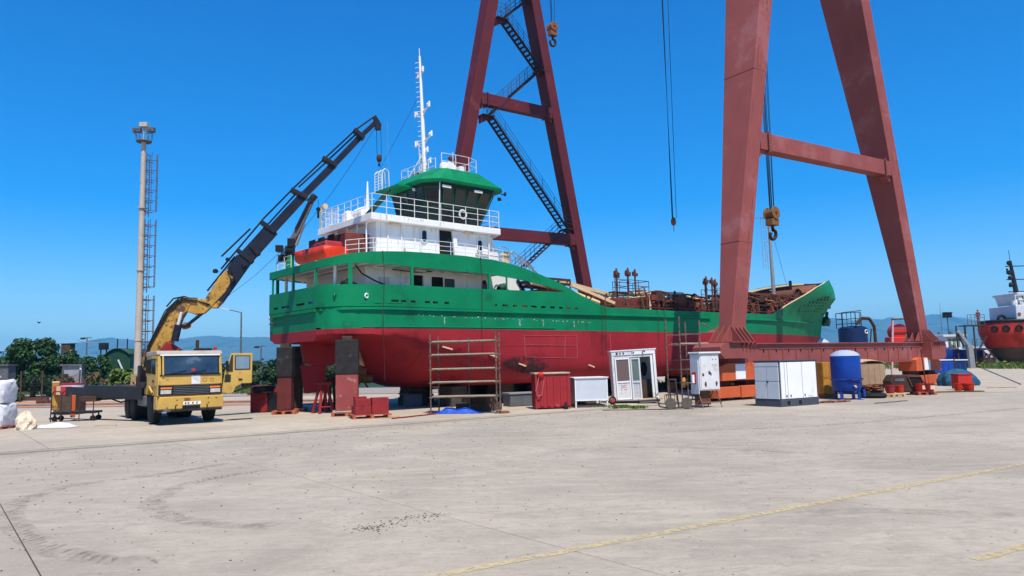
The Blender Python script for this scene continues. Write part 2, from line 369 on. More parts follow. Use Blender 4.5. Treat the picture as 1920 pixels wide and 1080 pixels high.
#@@GROUND
# ------------------------------------------------------------------ ground
g = M(); g.add([(-9000, -60, -.06), (9000, -60, -.06), (9000, 128, -.06), (-9000, 128, -.06)], [(0,1,2,3)])
structure(g.build('ground', m_dirt))
g = M(); g.add([(-9000, 128, -.06), (-20, 128, -.06), (-400, 6500, -.06), (-9000, 6500, -.06)], [(0,1,2,3)])
structure(g.build('far_ground', m_leafd))
g = M(); g.add([(-9500, 127, -1.2), (9500, 127, -1.2), (9500, 9000, -1.2), (-9500, 9000, -1.2)], [(0,1,2,3)])
m_sea = mat('sea_water', (.02, .08, .14), .15, .2, .01, bump=.3, bsc=.5)
structure(g.build('sea', m_sea))
g = M(); g.add([(-20, 127.9, -1.2), (9000, 127.9, -1.2), (9000, 128, -.06), (-20, 128, -.06)], [(0,1,2,3)]); structure(g.build('quay_wall', m_block2))

yardroot = bpy.data.objects.new('concrete_yard', None); COL.objects.link(yardroot); structure(yardroot)
yardroot.location = (YO.x, YO.y, 0); yardroot.rotation_euler = (0, 0, YY)
GAP = .006
def slabs(v0, v1, u0, k0, k1, step, m):
    me0 = None
    for k in range(k0, k1):
        a = u0+k*step
        if me0 is None:
            mm = M(); q0, q1 = -.05*v0, -.05*v1; mm.prism([(GAP+q0, v0), (step-GAP+q0, v0), (step-GAP+q1, v1), (GAP+q1, v1)], 'z', -.05, 0)
            o = mm.build('concrete_slab', m, yardroot, bev=.006); me0 = o
        else: o = me0.copy(); COL.objects.link(o); o.parent = yardroot
        o.location = (a, 0, 0)
slabs(-34, -.42, -.17, -10, 23, 4.05, m_conc)
slabs(.42, 12.2, -.17+1.5, -10, 23, 4.05, m_conc2)
g = M(); g.box(-46, 100, -36, 12.2, -.058, -.045); structure(g.build('slab_bedding', mat('dark_joint_dirt', (.075, .06, .048), .95, .3, 2))).matrix_world = yardroot.matrix_basis.copy()
g = M(); g.box(-60, 120, 12.25, 44, -.05, -.012); structure(g.build('slip_apron', m_conc2)).matrix_world = yardroot.matrix_basis.copy()
g = M(); g.box(-44, 100, -.10, .10, -.05, .006)
structure(g.build('rail_bed', m_conc2)).matrix_world = yardroot.matrix_basis.copy()
g = M(); g.box(-44, 100, -.42, .42, -.052, -.046)
structure(g.build('rail_groove', m_void)).matrix_world = yardroot.matrix_basis.copy()
g = M(); g.box(-44, 100, -.30, -.25, -.046, -.012); g.box(-44, 100, .25, .30, -.046, -.012)
tag(g.build('crane_rail', m_rustdk, bev=.006), 'rusty steel crane rail sunk in a groove across the concrete yard', 'rail', loc=(YO.x, YO.y, 0), yaw=YY)
# yellow painted lines
def strip(pts, wd, z=.004):
    mm = M(); rows = []
    for i, p in enumerate(pts):
        p = Vector(p); q = Vector(pts[min(i+1, len(pts)-1)]); o = Vector(pts[max(i-1, 0)]); d = (q-o).normalized(); n = Vector((-d.y, d.x, 0))
        ww = wd*random.uniform(.85, 1.1); rows.append([(p.x-n.x*ww/2, p.y-n.y*ww/2, z), (p.x+n.x*ww/2, p.y+n.y*ww/2, z)])
    mm.grid(rows, False); return mm
A, B = G(820, 1080), G(1920, 870); d = B-A
structure(strip([A+d*(-.6+i*.02) for i in range(150)], .125).build('painted_line', m_paint, fix=False))
A, B = G(1830, 1050), G(1920, 1025); d = B-A
structure(strip([A+d*(i*.1) for i in range(40)], .11).build('painted_line', m_paint, fix=False))
# tyre tracks curling over the concrete
def curve(px, n=60):
    P = [G(*p) for p in px]; out = []
    for i in range(len(P)-1):
        p0, p1, p2, p3 = P[max(i-1, 0)], P[i], P[i+1], P[min(i+2, len(P)-1)]
        for k in range(n):
            t = k/n; out.append(.5*((2*p1)+(p2-p0)*t+(2*p0-5*p1+4*p2-p3)*t*t+(3*p1-p0-3*p2+p3)*t**3))
    return out
def treads(mm, px, L, wdt, step, ang):
    C = curve(px); acc = 0
    for a, b in zip(C, C[1:]):
        acc += (b-a).length
        if acc < step or (b-a).length < 1e-4: continue
        acc = 0
        if random.random() < .12: continue
        d = (b-a).normalized(); e = Matrix.Rotation(ang+random.uniform(-.15, .15), 3, 'Z') @ d; n = Vector((-e.y, e.x, 0))
        l = L*random.uniform(.6, 1.1); w2 = wdt*random.uniform(.6, 1.2); o = a+e*random.uniform(-.03, .03)
        mm.add([o-e*l/2-n*w2/2, o+e*l/2-n*w2/2*.4, o+e*l/2+n*w2/2*.4, o-e*l/2+n*w2/2], [(0,1,2,3)])
mm = M()
treads(mm, [(480, 885), (360, 905), (300, 932), (288, 950), (325, 970), (400, 983), (510, 988)], .26, .05, .105, 1.0)
treads(mm, [(430, 868), (300, 890), (130, 912), (30, 945), (25, 980), (80, 1022), (180, 1048), (310, 1050)], .30, .06, .12, -1.0)
treads(mm, [(1500, 760), (1600, 770), (1750, 790), (1900, 800)], .3, .06, .16, 1.1)
treads(mm, [(1920, 765), (1700, 785), (1500, 800), (1250, 810)], .3, .06, .2, -1.1)
for v in range(len(mm.v)): mm.v[v] = (mm.v[v][0], mm.v[v][1], .0085)
stuff(mm.build('tyre_marks', m_stain, fix=False))
m_stain2 = mat('faint_tyre_dust', (.20, .175, .15), .9, .2, 3, world=True, alpha=(3.5, .42, .66, .26))
for px in ([(500, 880), (360, 905), (300, 932), (288, 950), (325, 970), (400, 983), (520, 988)], [(430, 868), (300, 890), (130, 912), (30, 945), (25, 980), (80, 1022), (180, 1048), (310, 1050)], [(1920, 765), (1700, 785), (1500, 800), (1250, 810)], [(1050, 845), (1250, 838), (1500, 850)], [(1500, 965), (1650, 958), (1920, 968)]):
    structure(strip(curve(px, 12), .34, .0045).build('dusty_track', m_stain2, fix=False))
# crumbs and chips: a dark spill plus scattered grit
mm = M(); rnd = random.Random(3)
def chip(x, y, r):
    h = r*rnd.uniform(.25, .6); n = 5; a0 = rnd.random()*6
    V = [(x+r*math.cos(a0+i*1.2566)*rnd.uniform(.6, 1.1), y+r*math.sin(a0+i*1.2566)*rnd.uniform(.6, 1.1), .001) for i in range(n)]+[(x, y, h)]
    mm.add(V, [(i, (i+1) % n, n) for i in range(n)])
C = curve([(680, 992), (720, 985), (760, 975), (820, 965)], 20)
for i in range(260):
    p = rnd.choice(C); s_ = .07+.10*rnd.random(); chip(p.x+rnd.gauss(0, s_), p.y+rnd.gauss(0, s_), rnd.uniform(.004, .018))
for i in range(2200):
    u = rnd.uniform(-6, 22); v = rnd.uniform(-17, -.9); p = yard(u, v); chip(p.x, p.y, rnd.uniform(.004, .014)*(1+max(0, (v+17)/12)))
stuff(mm.build('grit', m_crumb, fix=False))

# soil, road and verge beyond the slip, at the left
def poly(name, px, m, z=.004):
    mm = M(); V = [G(*p) for p in px]; mm.add([(v.x, v.y, z) for v in V], [tuple(range(len(V)))]); return structure(mm.build(name, m))
poly('rusty_dirt_strip', [(-500, 772), (640, 757), (640, 748), (-500, 760)], m_orangedirt, .010)
poly('service_road', [(-500, 760), (900, 735), (900, 724), (-500, 746)], m_road, .014)
poly('grass_verge', [(-500, 746), (900, 724), (1000, 712), (-500, 722)], m_leafd, .018)
poly('side_yard', [(1500, 745), (2500, 720), (2500, 690), (1650, 690)], m_conc2, .008)

# ------------------------------------------------------------------ mountains
def ridge(name, Y, pts, seed):
    rnd = random.Random(seed); rows = []
    prof = []
    for (x0, y0), (x1, y1) in zip(pts, pts[1:]):
        n = max(1, int(abs(x1-x0)/6))
        for k in range(n): t = k/n; prof.append((x0+(x1-x0)*t, y0+(y1-y0)*t+rnd.uniform(-.8, .8)))
    prof.append(pts[-1])
    for px, py in prof:
        p = D(px, py, Y); row = []
        for k in range(10):
            t = k/9; zz = p.z*(1-t)**1.25*(1+(rnd.uniform(-.10, .10) if 0 < k < 9 else 0))
            row.append((p.x+rnd.uniform(-1, 1)*30*(k > 0), Y-t*2100+rnd.uniform(-60, 60)*(k > 0), max(zz, -1.3) if k < 9 else -1.4))
        rows.append([(row[0][0], Y+1500, -1.4)]+row)
    mm = M(); mm.grid(rows); return structure(mm.build(name, m_hill))
m_hill = mat('wooded_hillside', (.05, .062, .045), .95, .5, .004, spot=(.13, .11, .07), samt=.4, ssc=.006)
ridge('hills', 6500, [(-900, 660), (-500, 645), (-250, 668), (-60, 676), (60, 672), (130, 655), (165, 641), (210, 633), (250, 637), (300, 641), (350, 634), (395, 629), (430, 632), (500, 632), (560, 636), (640, 640), (760, 650), (900, 655), (1100, 645), (1300, 625), (1480, 606), (1540, 600), (1575, 604), (1620, 598), (1650, 600), (1672, 594), (1700, 603), (1725, 594), (1745, 589), (1780, 596), (1830, 602), (1870, 611), (1920, 617), (2000, 624), (2200, 630), (2600, 640)], 4)
ridge('hills', 8200, [(-600, 650), (100, 662), (400, 645), (700, 640), (1300, 612), (1560, 596), (1650, 606), (1760, 600), (1850, 604), (2000, 610), (2500, 640)], 9)

# ------------------------------------------------------------------ air
hb = M(); hb.box(-9900, 9900, -120, 9950, -2.4, 470)
hz = hb.build('haze', m_hill); hz['kind'] = 'stuff'
mh = bpy.data.materials.new('haze_air'); mh.use_nodes = True; mh.node_tree.nodes.clear()
pv = mh.node_tree.nodes.new('ShaderNodeVolumePrincipled'); ou = mh.node_tree.nodes.new('ShaderNodeOutputMaterial')
pv.inputs['Color'].default_value = (.19, .64, 1, 1); pv.inputs['Density'].default_value = .00017; pv.inputs['Anisotropy'].default_value = .0
mh.node_tree.links.new(pv.outputs[0], ou.inputs['Volume']); hz.data.materials.clear(); hz.data.materials.append(mh)
#@@SHIP
# ================================================================== THE SHIP
SC = .95
SHY = R(41); SC0 = Vector((-9.3395, 31.4186, 0))
ship = thing('coaster', 'green and red tanker ship with white bridge standing ashore on blocks', 'ship', (SC0.x*SC, SC0.y*SC, .09), SHY, scale=SC)
def SW(x, y, z):                              # ship frame -> world
    c, s = math.cos(SHY), math.sin(SHY)
    return Vector((SC0.x*SC+SC*(x*c-y*s), SC0.y*SC+SC*(x*s+y*c), .09+SC*z))
HB, CR = 4.0, 2.15                             # half beam, half width of the flat transom
def lerp(t, pts):
    if t <= pts[0][0]: return pts[0][1]
    for (a, b), (c, d) in zip(pts, pts[1:]):
        if t <= c: return b+(d-b)*(t-a)/(c-a)
    return pts[-1][1]
def halfb(x):
    if x < 2.6: return CR+(HB-CR)*math.sqrt(max(0, 1-((2.6-x)/2.6)**2))
    return HB
def stemx(z): return lerp(z, [(.8, 45.0), (2.0, 45.7), (2.7, 46.1), (3.5, 46.4), (4.6, 46.7), (5.6, 47.2), (6.4, 47.7), (6.9, 47.6), (8.1, 46.3)])
def topz(x): return lerp(x, [(15.4, 4.57), (20, 4.53), (30, 4.60), (32.6, 4.62), (33.3, 4.85), (34.8, 5.40), (36.5, 5.95), (39.5, 6.85), (42.5, 7.5), (45.0, 7.82), (46.4, 7.86), (48.5, 7.8), (60, 8.0)])
WL = 3.31
def keelz(x): return lerp(x, [(0, 2.86), (1.6, 2.80), (2.6, 2.5), (3.3, 1.6), (4.2, 1.0), (5.2, .8), (50, .8)])
def bott(x): return lerp(x, [(0, 1.9), (2.2, .5), (3.6, .35), (5, .9), (7, 2.2), (9.5, 3.0), (28, 3.0)])
def chine(x): return lerp(x, [(0, 3.08), (3, 2.98), (6, 2.45), (9.5, 1.85), (28, 1.85)])
def lowsec(x, z):
    b, bb, zc, zk = halfb(x), bott(x), chine(x), keelz(x)
    if z >= zc: return b
    t = (zc-z)/max(1e-4, zc-zk); p = lerp(x, [(0, 1.3), (6, 1.5), (10, 2.2)])
    return bb+(b-bb)*max(0, 1-t**p)**(1/p)
def bowb(xi, z):
    pz = lerp(z, [(.8, 1.5), (3.3, 1.85), (4.6, 2.05), (5.3, 2.3), (6.1, 3.0), (8, 3.0)]); q = lerp(z, [(.8, 1.15), (3.3, 1.0), (4.6, .95), (5.3, .82), (6.1, .60), (8, .60)])
    base = HB*max(0, 1-xi**pz)**q
    return base
X0B = 27.0
xs_aft = [0, .15, .35, .6, .9, 1.25, 1.6, 2.1, 2.6, 3.2, 3.8, 4.5, 5.2, 6, 7, 8, 9.5, 11, 13, 15.4, 18, 21, 24, X0B]
xis = [i/16 for i in range(1, 14)]+[.84, .87, .9, .925, .95, .97, .985, .995, 1.0]
def hull_rows(lo):
    rows = []
    for sg in (-1,):
        for x in xs_aft:
            zt = 4.2 if x < 15.4 else topz(x); row = []
            if lo:
                zk = keelz(x); row.append((x, 0, zk))
                for i in range(9):
                    z = zk+(WL-zk)*(i/8)**1.3; row.append((x, -lowsec(x, z) if i else -bott(x), z))
            else:
                for i in range(7): z = WL+(zt-WL)*i/6; row.append((x, -halfb(x), z))
            rows.append(row)
        for xi in xis:
            row = []
            if lo:
                xe = X0B+(stemx(.8)-X0B)*xi; row.append((xe, 0, .8))
                for i in range(9):
                    z = .8+(WL-.8)*(i/8)**1.3; x = X0B+(stemx(z)-X0B)*xi; t = (WL-z)/(WL-.8)
                    b = bowb(xi, z); bil = (3.0+(HB-3.0)*max(0, 1-max(0, (1.85-z)/1.05)**2.2)**(1/2.2))/HB
                    row.append((x, -b*(bil if z < 1.85 else 1), z))
            else:
                xt = X0B+(stemx(6)-X0B)*xi; zt = topz(xt)
                for i in range(7):
                    z = WL+(zt-WL)*i/6; x = X0B+(stemx(z)-X0B)*xi; row.append((x, -bowb(xi, z), z))
            rows.append(row)
    return rows
def both(mm, rows, smooth=True):
    mm.grid(rows, smooth); mm.grid([[(p[0], -p[1], p[2]) for p in r] for r in rows], smooth); return mm
lo = hull_rows(True); hi = hull_rows(False)
mm = both(M(), lo)
# transom face of the counter
mm.add([(0, -y, z) for (_, y, z) in []] or [(0,-CR,WL),(0,CR,WL),(0,CR,3.0),(0,1.9,2.86),(0,-1.9,2.86),(0,-CR,3.0)], [(0,1,2,3,4,5)])
bot = mm.build('hull_bottom', m_hred, ship)
mm = both(M(), hi); mm.add([(0,-CR,WL),(0,CR,WL),(0,CR,4.2),(0,-CR,4.2)], [(0,1,2,3)])
side = mm.build('hull_side', m_green, ship)
# sloped fore part where new primer shows: bare patch by the waterline and white bulb
M().lathe([(0, 47.25), (.3, 47.15), (.52, 46.8), (.62, 46.3), (.6, 45.5), (.4, 44.0)][::-1], 20, (0, 0, 2.62), 'x').build('bulb', mat('bare_bulb_grey', (.42, .45, .50), .5, .15, 2), ship)

# --- plan outline path (starboard aft corner round to the side), used by the upper shell
def shell(cols, fill, m, name, thick=.07, mirror=True, smooth=False):
    mm = M(); faces = []
    def P(c, z):
        if c[0] == 't': return (0, c[1], z)
        return (c[1], -halfb(c[1]) if c[1] < 15.5 else -halfb(c[1]), z)
    for a, b in zip(cols, cols[1:]):
        for (za0, za1), (zb0, zb1) in fill(a, b):
            if za1-za0 < .001 and zb1-zb0 < .001: continue
            V = [P(a, za0), P(b, zb0), P(b, zb1), P(a, za1)]
            mm.add(V, [(0,1,2,3)], smooth)
            if mirror: mm.add([(x, -y, z) for x, y, z in V], [(3,2,1,0)], smooth)
    return mm.build(name, m, ship, solid=thick)
opb = lambda x: lerp(x, [(0, 5.10), (.9, 5.06), (3.3, 5.09), (7.7, 5.13), (12.4, 5.22)])
bnb = lambda x: lerp(x, [(0, 5.80), (.9, 5.93), (3.4, 5.88), (7.8, 5.80), (9.2, 5.70), (10.4, 5.56), (11.6, 5.38), (12.4, 5.22)])
bnt = lambda x: lerp(x, [(0, 6.10), (.5, 6.26), (1.6, 6.40), (3.1, 6.50), (4.2, 6.53), (6.2, 6.55), (7.6, 6.50), (8.8, 6.38), (9.7, 6.22), (10.6, 6.02), (11.6, 5.76), (12.6, 5.44), (13.6, 5.07), (14.6, 4.74), (15.4, 4.57), (30, 4.57)])
pillars = [(.74, .88), (3.32, 3.44), (7.48, 7.60), (8.55, 8.6)]
slots = [(2.36, 2.72), (2.82, 3.08), (3.30, 3.54), (4.0, 4.26), (4.40, 4.66), (5.0, 5.26), (7.8, 7.95), (8.25, 8.6), (8.9, 9.15), (9.45, 9.8), (10.05, 10.4), (10.7, 11.0), (11.3, 11.6), (11.9, 12.15), (12.4, 12.7), (12.95, 13.2)]
edges = set([0, .02, .06, .12, .2, .3, .45, .62, .74, .88, 1.2, 1.6, 2.1, 2.6])
for a, b in pillars+slots: edges |= {a, b}
x = 2.6
while x < 15.4: edges.add(round(x, 3)); x += .4
edges.add(15.4); edges = sorted(edges)
def fill_side(a, b):
    xa, xb = a[1], b[1]; xm = (xa+xb)/2; out = []
    slot = any(s <= xm <= e for s, e in slots)
    top_a, top_b = (opb(xa), opb(xb)) if xm < 12.4 else (bnt(xa), bnt(xb))
    if slot: out += [((4.19, 4.38), (4.19, 4.38)), ((4.47, top_a), (4.47, top_b))]
    else: out += [((4.19, top_a), (4.19, top_b))]
    if xm < 12.4:
        if any(s <= xm <= e for s, e in pillars): out += [((top_a, bnb(xa)), (top_b, bnb(xb)))]
        out += [((bnb(xa), bnt(xa)), (bnb(xb), bnt(xb)))]
    return out
shell([('s', x) for x in edges], fill_side, m_green, 'upper_shell')
# stern face: bulwark, corner and centre posts, band
def fill_t(a, b):
    ym = (a[1]+b[1])/2; out = [((4.19, 4.38), (4.19, 4.38)), ((4.47, 5.08), (4.47, 5.08)), ((5.78, 6.10), (5.78, 6.10))]
    if not (.35 < abs(ym) < 1.15 or 1.5 < abs(ym) < 1.95): out = [((4.19, 5.08), (4.19, 5.08)), ((5.78, 6.10), (5.78, 6.10))]
    if abs(ym) > CR-.07 or abs(ym) < .05: out.append(((5.08, 5.78), (5.08, 5.78)))
    return out
ys = sorted([-CR, -CR+.07, -1.95, -1.5, -1.15, -.35, -.05, .05, .35, 1.15, 1.5, 1.95, CR-.07, CR])
shell([('t', y) for y in ys], fill_t, m_green, 'stern_shell', mirror=False, smooth=False)
# fine swellings: rub rails, knuckle, welded line over the boot-top
def sidebar(x0, x1, z0, z1, off, h, m, name, step=.5, zf=None):
    n = max(2, int((x1-x0)/step)); mm = M(); rows = []
    for i in range(n+1):
        x = x0+(x1-x0)*i/n; z = z0+(z1-z0)*i/n
        if x < X0B: b = halfb(x)
        else: b = bowb((x-X0B)/(stemx(z)-X0B), z)
        y = -b; d = off
        rows.append([(x, y+.02, z-h/2), (x, y-d, z-h*.35), (x, y-d, z+h*.35), (x, y+.02, z+h/2)])
    mm.grid(rows, False, True); mm.add(rows[0], [(0,1,2,3)]); mm.add(rows[-1], [(3,2,1,0)])
    b2 = M(); b2.v = mm.v[:]; b2.f = mm.f[:]; b2.sm = mm.sm[:]
    b2.add([(a, -b, c) for a, b, c in mm.v], [tuple(reversed(f)) for f in mm.f])
    return b2.build(name, m, ship)
sidebar(.02, 24.6, 4.09, 4.20, .10, .13, m_green, 'rub_rail')
sidebar(26.4, 41.5, 4.20, 4.26, .10, .13, m_green, 'rub_rail')
sidebar(1.2, 11.6, 3.37, 3.42, .035, .03, m_greenlight, 'weld_strip')
sidebar(.02, 2.9, 4.30, 4.34, .05, .05, m_green, 'knuckle_strip')
M().box(-.09, 0, -CR, CR, 4.03, 4.15).build('rub_rail', m_green, ship)
# fold under the bulwark at the bow: pierced panel with rows of holes
mm = M()
for c in range(8):
    for r in range(int(3+c*.55)):
        x = 36.8+c*.74; z = 5.02+c*.03+r*.20
        xi = (x-X0B)/(stemx(z)-X0B); y = -bowb(xi, z)
        dy = -(bowb(min(1, xi+.01), z)-bowb(xi, z))/(.01*(stemx(z)-X0B)); n = Vector((-dy*-1, -1, -.2)).normalized()
        n = Vector((-(-dy), -1, -.25)).normalized() if False else Vector((dy, -1, -.25)).normalized()
        M().tube(Vector((x, y, z))-n*.03, Vector((x, y, z))+n*.015, .085, n=8).build('grille_hole', m_void, ship)
# hull marks: long scrape lines, draught marks, panels
def onside(pts, r, m, name, yo=.012):
    mm = M(); mm.pipe([(x, -halfb(x)-yo, z) for x, z in pts], r, 4); return mm.build(name, m, ship)
pk = mat('worn_pink_weld', (.36, .10, .10), .6, .2, 5)
mm = M(); Yp = -HB-.008
for pts in ([(9.6, 3.05), (13.1, 3.08), (13.1, 1.95), (9.6, 2.05), (9.6, 3.05)], [(9.6, 2.62), (13.1, 2.58)], [(12.3, 3.05), (12.2, 2.0)], [(15.6, 3.2), (15.6, 1.9)]):
    mm.pipe([(x, Yp, z) for x, z in pts], .014, 4)
stuff(mm.build('weld_outline', pk, ship))
mm = M(); rnd = random.Random(5)
for i in range(46):
    x = 2.9+i*.25+rnd.uniform(-.1, .1); z = 3.86-.003*i+rnd.uniform(-.02, .02)
    if rnd.random() < .75: mm.box(x, x+rnd.uniform(.02, .06), Yp+.004, Yp-.004, z, z+rnd.uniform(.015, .05))
for x in (5.0, 9.3, 10.8, 12.9):
    for k in range(6): mm.box(x+rnd.uniform(-.03, .03), x+rnd.uniform(.03, .08), Yp+.004, Yp-.004, 3.5+k*.055, 3.525+k*.055)
stuff(mm.build('draught_marks', m_white2, ship))
mm = M()
for x, z, l in ((4.9, 2.55, .5), (7.4, 2.2, .45), (9.2, 1.75, .4), (13.9, 1.6, .4)): mm.beam((x, -lowsec(x, z)-.03, z), (x+l, -lowsec(x+l, z-.1)-.05, z-.12), .05, .06)
mm.build('bilge_anode', m_creamt, ship)
mm = M()                                                        # welding cables that hang down the side
for x in (1.95, 7.0, 14.9, 15.15, 19.5, 20.1): 
    z0 = min(bnt(x) if x < 15.4 else topz(x), 6.6)
    pts = [(x+.05, -HB+.1, z0-.1), (x, -HB-.09, z0+.02)]+[(x+.03*math.sin(k), -HB-.13, z0-(z0-1.2)*k/8) for k in range(1, 9)]
    mm.pipe(pts, .012, 4)
mm.build('hanging_cable', m_rustdk, ship)
for x, z in ((-.0, 0), (1.35, 4.60)):
    if z: M().ring((x, -halfb(x)-.05, z), (0, 1, 0) if x > 2 else (-.25, 1, 0), .085, .03, 14, 6).build('fairlead_ring', m_white, ship); M().tube((x, -halfb(x)-.012, z), (x, -halfb(x)+.05, z), .075, n=12).build('fairlead_hole', m_void, ship)
M().ring((.35, -halfb(.35)-.03, 4.60), (-.6, .8, 0), .085, .03, 14, 6).build('fairlead_ring', m_green, ship)
M().tube((.32, -halfb(.35)-.05, 4.60), (.36, -halfb(.35)+.03, 4.60), .075, n=12).build('fairlead_hole', m_void, ship)
mm = M(); mm.tube((-.25, 1.9, 3.95), (.05, 1.9, 3.95), .03); mm.tube((-.25, 1.9, 3.75), (.05, 1.9, 3.75), .03); mm.build('stern_pipe', m_rust, ship)
m_streak = mat('rust_streak', (.16, .06, .03), .8, .3, 4, alpha=(5, .40, .62, .55)); m_darksm = mat('dark_smear', (.03, .022, .02), .8, .3, 4, alpha=(2.6, .40, .56, .8)); m_drip = mat('grey_dirt_drip', (.24, .20, .16), .8, .3, 4, alpha=(5, .40, .64, .45))
rnd = random.Random(17); mm = M(); Yp = -HB-.006
for i in range(70):
    x = rnd.uniform(2.8, 26.5); z = rnd.choice((4.02, 4.02, 3.35, 4.36, 3.9)); l = rnd.uniform(.15, .7); w_ = rnd.uniform(.012, .04)
    mm.add([(x-w_, Yp, z), (x+w_, Yp, z), (x+w_*.3, Yp, z-l), (x-w_*.3, Yp, z-l)], [(0,1,2,3)])
for i in range(40):
    x = rnd.uniform(9.5, 26.5); z = rnd.uniform(2.2, 3.3); l = rnd.uniform(.2, .9); w_ = rnd.uniform(.01, .03)
    mm.add([(x-w_, Yp, z), (x+w_, Yp, z), (x+w_*.3, Yp, z-l), (x-w_*.3, Yp, z-l)], [(0,1,2,3)])
stuff(mm.build('rust_streak', m_streak, ship, fix=False))
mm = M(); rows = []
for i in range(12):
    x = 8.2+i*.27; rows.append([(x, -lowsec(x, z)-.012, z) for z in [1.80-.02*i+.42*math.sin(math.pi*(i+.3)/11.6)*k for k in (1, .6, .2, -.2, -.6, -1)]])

mm.grid(rows); mm.build('dark_smear', m_darksm, ship, fix=False)  # irregular dark patch low on the hull side, broken up by alpha
mm = M()
for x in (4.1, 7.3, 10.6, 13.9, 17.2, 20.5, 23.8): mm.pipe([(x, -lowsec(x, z)-.001, z) for z in (1.6, 1.9, 2.3, 2.8, 3.3, 4.05)], .009, 4)
for z in (2.55,): mm.pipe([(x, -lowsec(x, z)-.001, z) for x in [6+k for k in range(21)]], .008, 4)
stuff(mm.build('plate_weld', m_hred, ship))
mm = M()
for x in (4.1, 7.3, 10.6, 13.9, 17.2, 20.5, 23.8): mm.tube((x, -HB-.002, 3.33), (x, -HB-.002, 4.05), .010, n=4)
stuff(mm.build('plate_weld', m_green, ship))
for x0, x1, mt in ((1.6, 5.6, m_void), (7.6, 9.2, m_rustdk), (9.5, 11.0, m_rust), (11.3, 13.3, m_deckred)): M().box(x0, x1, -3.5, -3.2, 4.16, 4.62).build('slot_backing', mt, ship, bev=.02)  # boxes added behind the slots so that no sky shows through
# rudder, horn, shaft bracket and propeller
mm = M(); mm.prism([(.35, 2.85), (2.1, 2.85), (2.0, 2.0), (1.7, 1.86), (1.2, 1.82), (.5, 2.0)], 'y', -.16, .16); mm.build('rudder_horn', m_hred, ship, bev=.03)
mm = M(); mm.prism([(.35, 1.9), (1.5, 1.86), (1.4, .75), (.55, .7)], 'y', -.1, .1); mm.build('rudder', m_hred, ship, bev=.04)
p = thing  # alias kept short below
prop = M(); prop.tube((3.0, 0, 1.25), (3.7, 0, 1.25), .16, .22, n=14)
for k in range(4):
    t = k*math.pi/2+.5; rows = []
    for i in range(6):
        r = .14+.62*i/5; wd = .22*math.sin(math.pi*(.25+.68*i/5)); tw = .9-.5*i/5; c_ = Vector((3.2, r*math.cos(t), 1.25+r*math.sin(t))); e = Vector((0, -math.sin(t), math.cos(t)))
        o_ = Vector((math.sin(tw), 0, 0))+e*math.cos(tw)
        rows.append([c_-o_*wd, c_+Vector((.03, 0, 0)), c_+o_*wd])
    prop.grid(rows)
prop.build('propeller', m_copper, ship, solid=.03)
mm = M()
for k in range(13): z = 2.75-.0; mm.beam((2.2+.02*k, -.9+.15*k*0, 2.5-.05*k), (2.6+.02*k, -.9, 2.5-.05*k), .2, .02)
mm.prism([(2.05, 2.8), (2.5, 2.8), (3.0, 2.0), (3.3, 1.9), (3.3, 1.78), (2.6, 1.9), (2.2, 2.3)], 'y', -.5, -.4); mm.build('fin_plate', m_creamt, ship)

# --- decks
def plan(x0, x1, n=14, inset=.06):
    xs = [x0+(x1-x0)*i/n for i in range(n+1)]; return [(x, -(halfb(x)-inset)) for x in xs]+[(x, halfb(x)-inset) for x in reversed(xs)]
M().prism(plan(.05, 15.3, 20), 'z', 4.05, 4.15).build('main_deck', m_deckred, ship)
mm = M(); xs = [15.3+i*1.3 for i in range(25)]
rows = []
for x in xs:
    z = topz(x)-.45 if x < 33 else min(topz(x)-.5, 4.2+(x-33)*.12); b = (HB if x < X0B else bowb(min(.999, (x-X0B)/(stemx(z)-X0B)), z))-.05
    rows.append([(x, -b, z), (x, 0, z+.08), (x, b, z)])
mm.grid(rows, False); mm.build('foredeck', m_deckred, ship)
M().prism(plan(.06, 8.6, 20, .08), 'z', 5.98, 6.06).build('upper_deck', m_white, ship)
mm = M()
for i in range(12): x = .7+i*.72; mm.box(x, x+.05, -halfb(x)+.1, halfb(x)-.1, 5.9, 5.98)
mm.build('deck_beam', m_white, ship)
# bulwark inside faces are the same shell; inner capping
# --- deckhouse behind the openings
mm = M(); mm.prism([(1.9, 4.15), (1.9, 5.97), (10.2, 5.97), (11.6, 4.15)], 'y', -2.75, 2.75); mm.build('lower_deckhouse', m_white, ship)
for x0, x1, z0, z1, mt in ((4.3, 4.75, 4.6, 5.72, m_void), (5.25, 5.85, 4.6, 5.70, m_void), (5.95, 6.5, 4.6, 5.66, m_dkgrey)):
    M().box(x0, x1, -2.79, -2.74, z0, z1).build('doorway', mt, ship, bev=.02)
M().box(2.55, 3.05, -2.80, -2.74, 5.0, 5.55).build('vent_panel', m_ltgrey, ship, bev=.01)
M().box(4.8, 5.2, -2.80, -2.74, 4.6, 5.75).build('door', m_white, ship, bev=.02)
mm = M(); mm.prism([(8.25+.16*math.cos(t), 5.38+.34*math.sin(t)) for t in [k*math.pi/6 for k in range(12)]], 'y', -2.78, -2.74); mm.build('port_window', m_glass, ship)
for x in (3.6, 7.2): M().box(x, x+.05, -2.79, -2.74, 4.2, 5.95).build('wall_seam', m_white, ship)
mm = M()
for x, y in ((.6, -2.6), (.75, 2.4), (.45, -1.2), (.45, 1.0)): mm.tube((x, y, 4.15), (x, y, 5.95), .07, n=10)
mm.build('deck_post', m_white, ship)
mm = M(); mm.pipe([(1.2, -3.2, 5.9), (1.6, -3.0, 5.6), (2.2, -3.1, 5.3), (2.6, -3.2, 5.15)], .03, 6); mm.build('cable_run', m_black, ship); mm = M(); mm.pipe([(3.0, -3.1, 5.85), (4.2, -3.1, 5.8), (5.0, -3.15, 5.87)], .022, 6); mm.build('cable_run', m_black, ship)
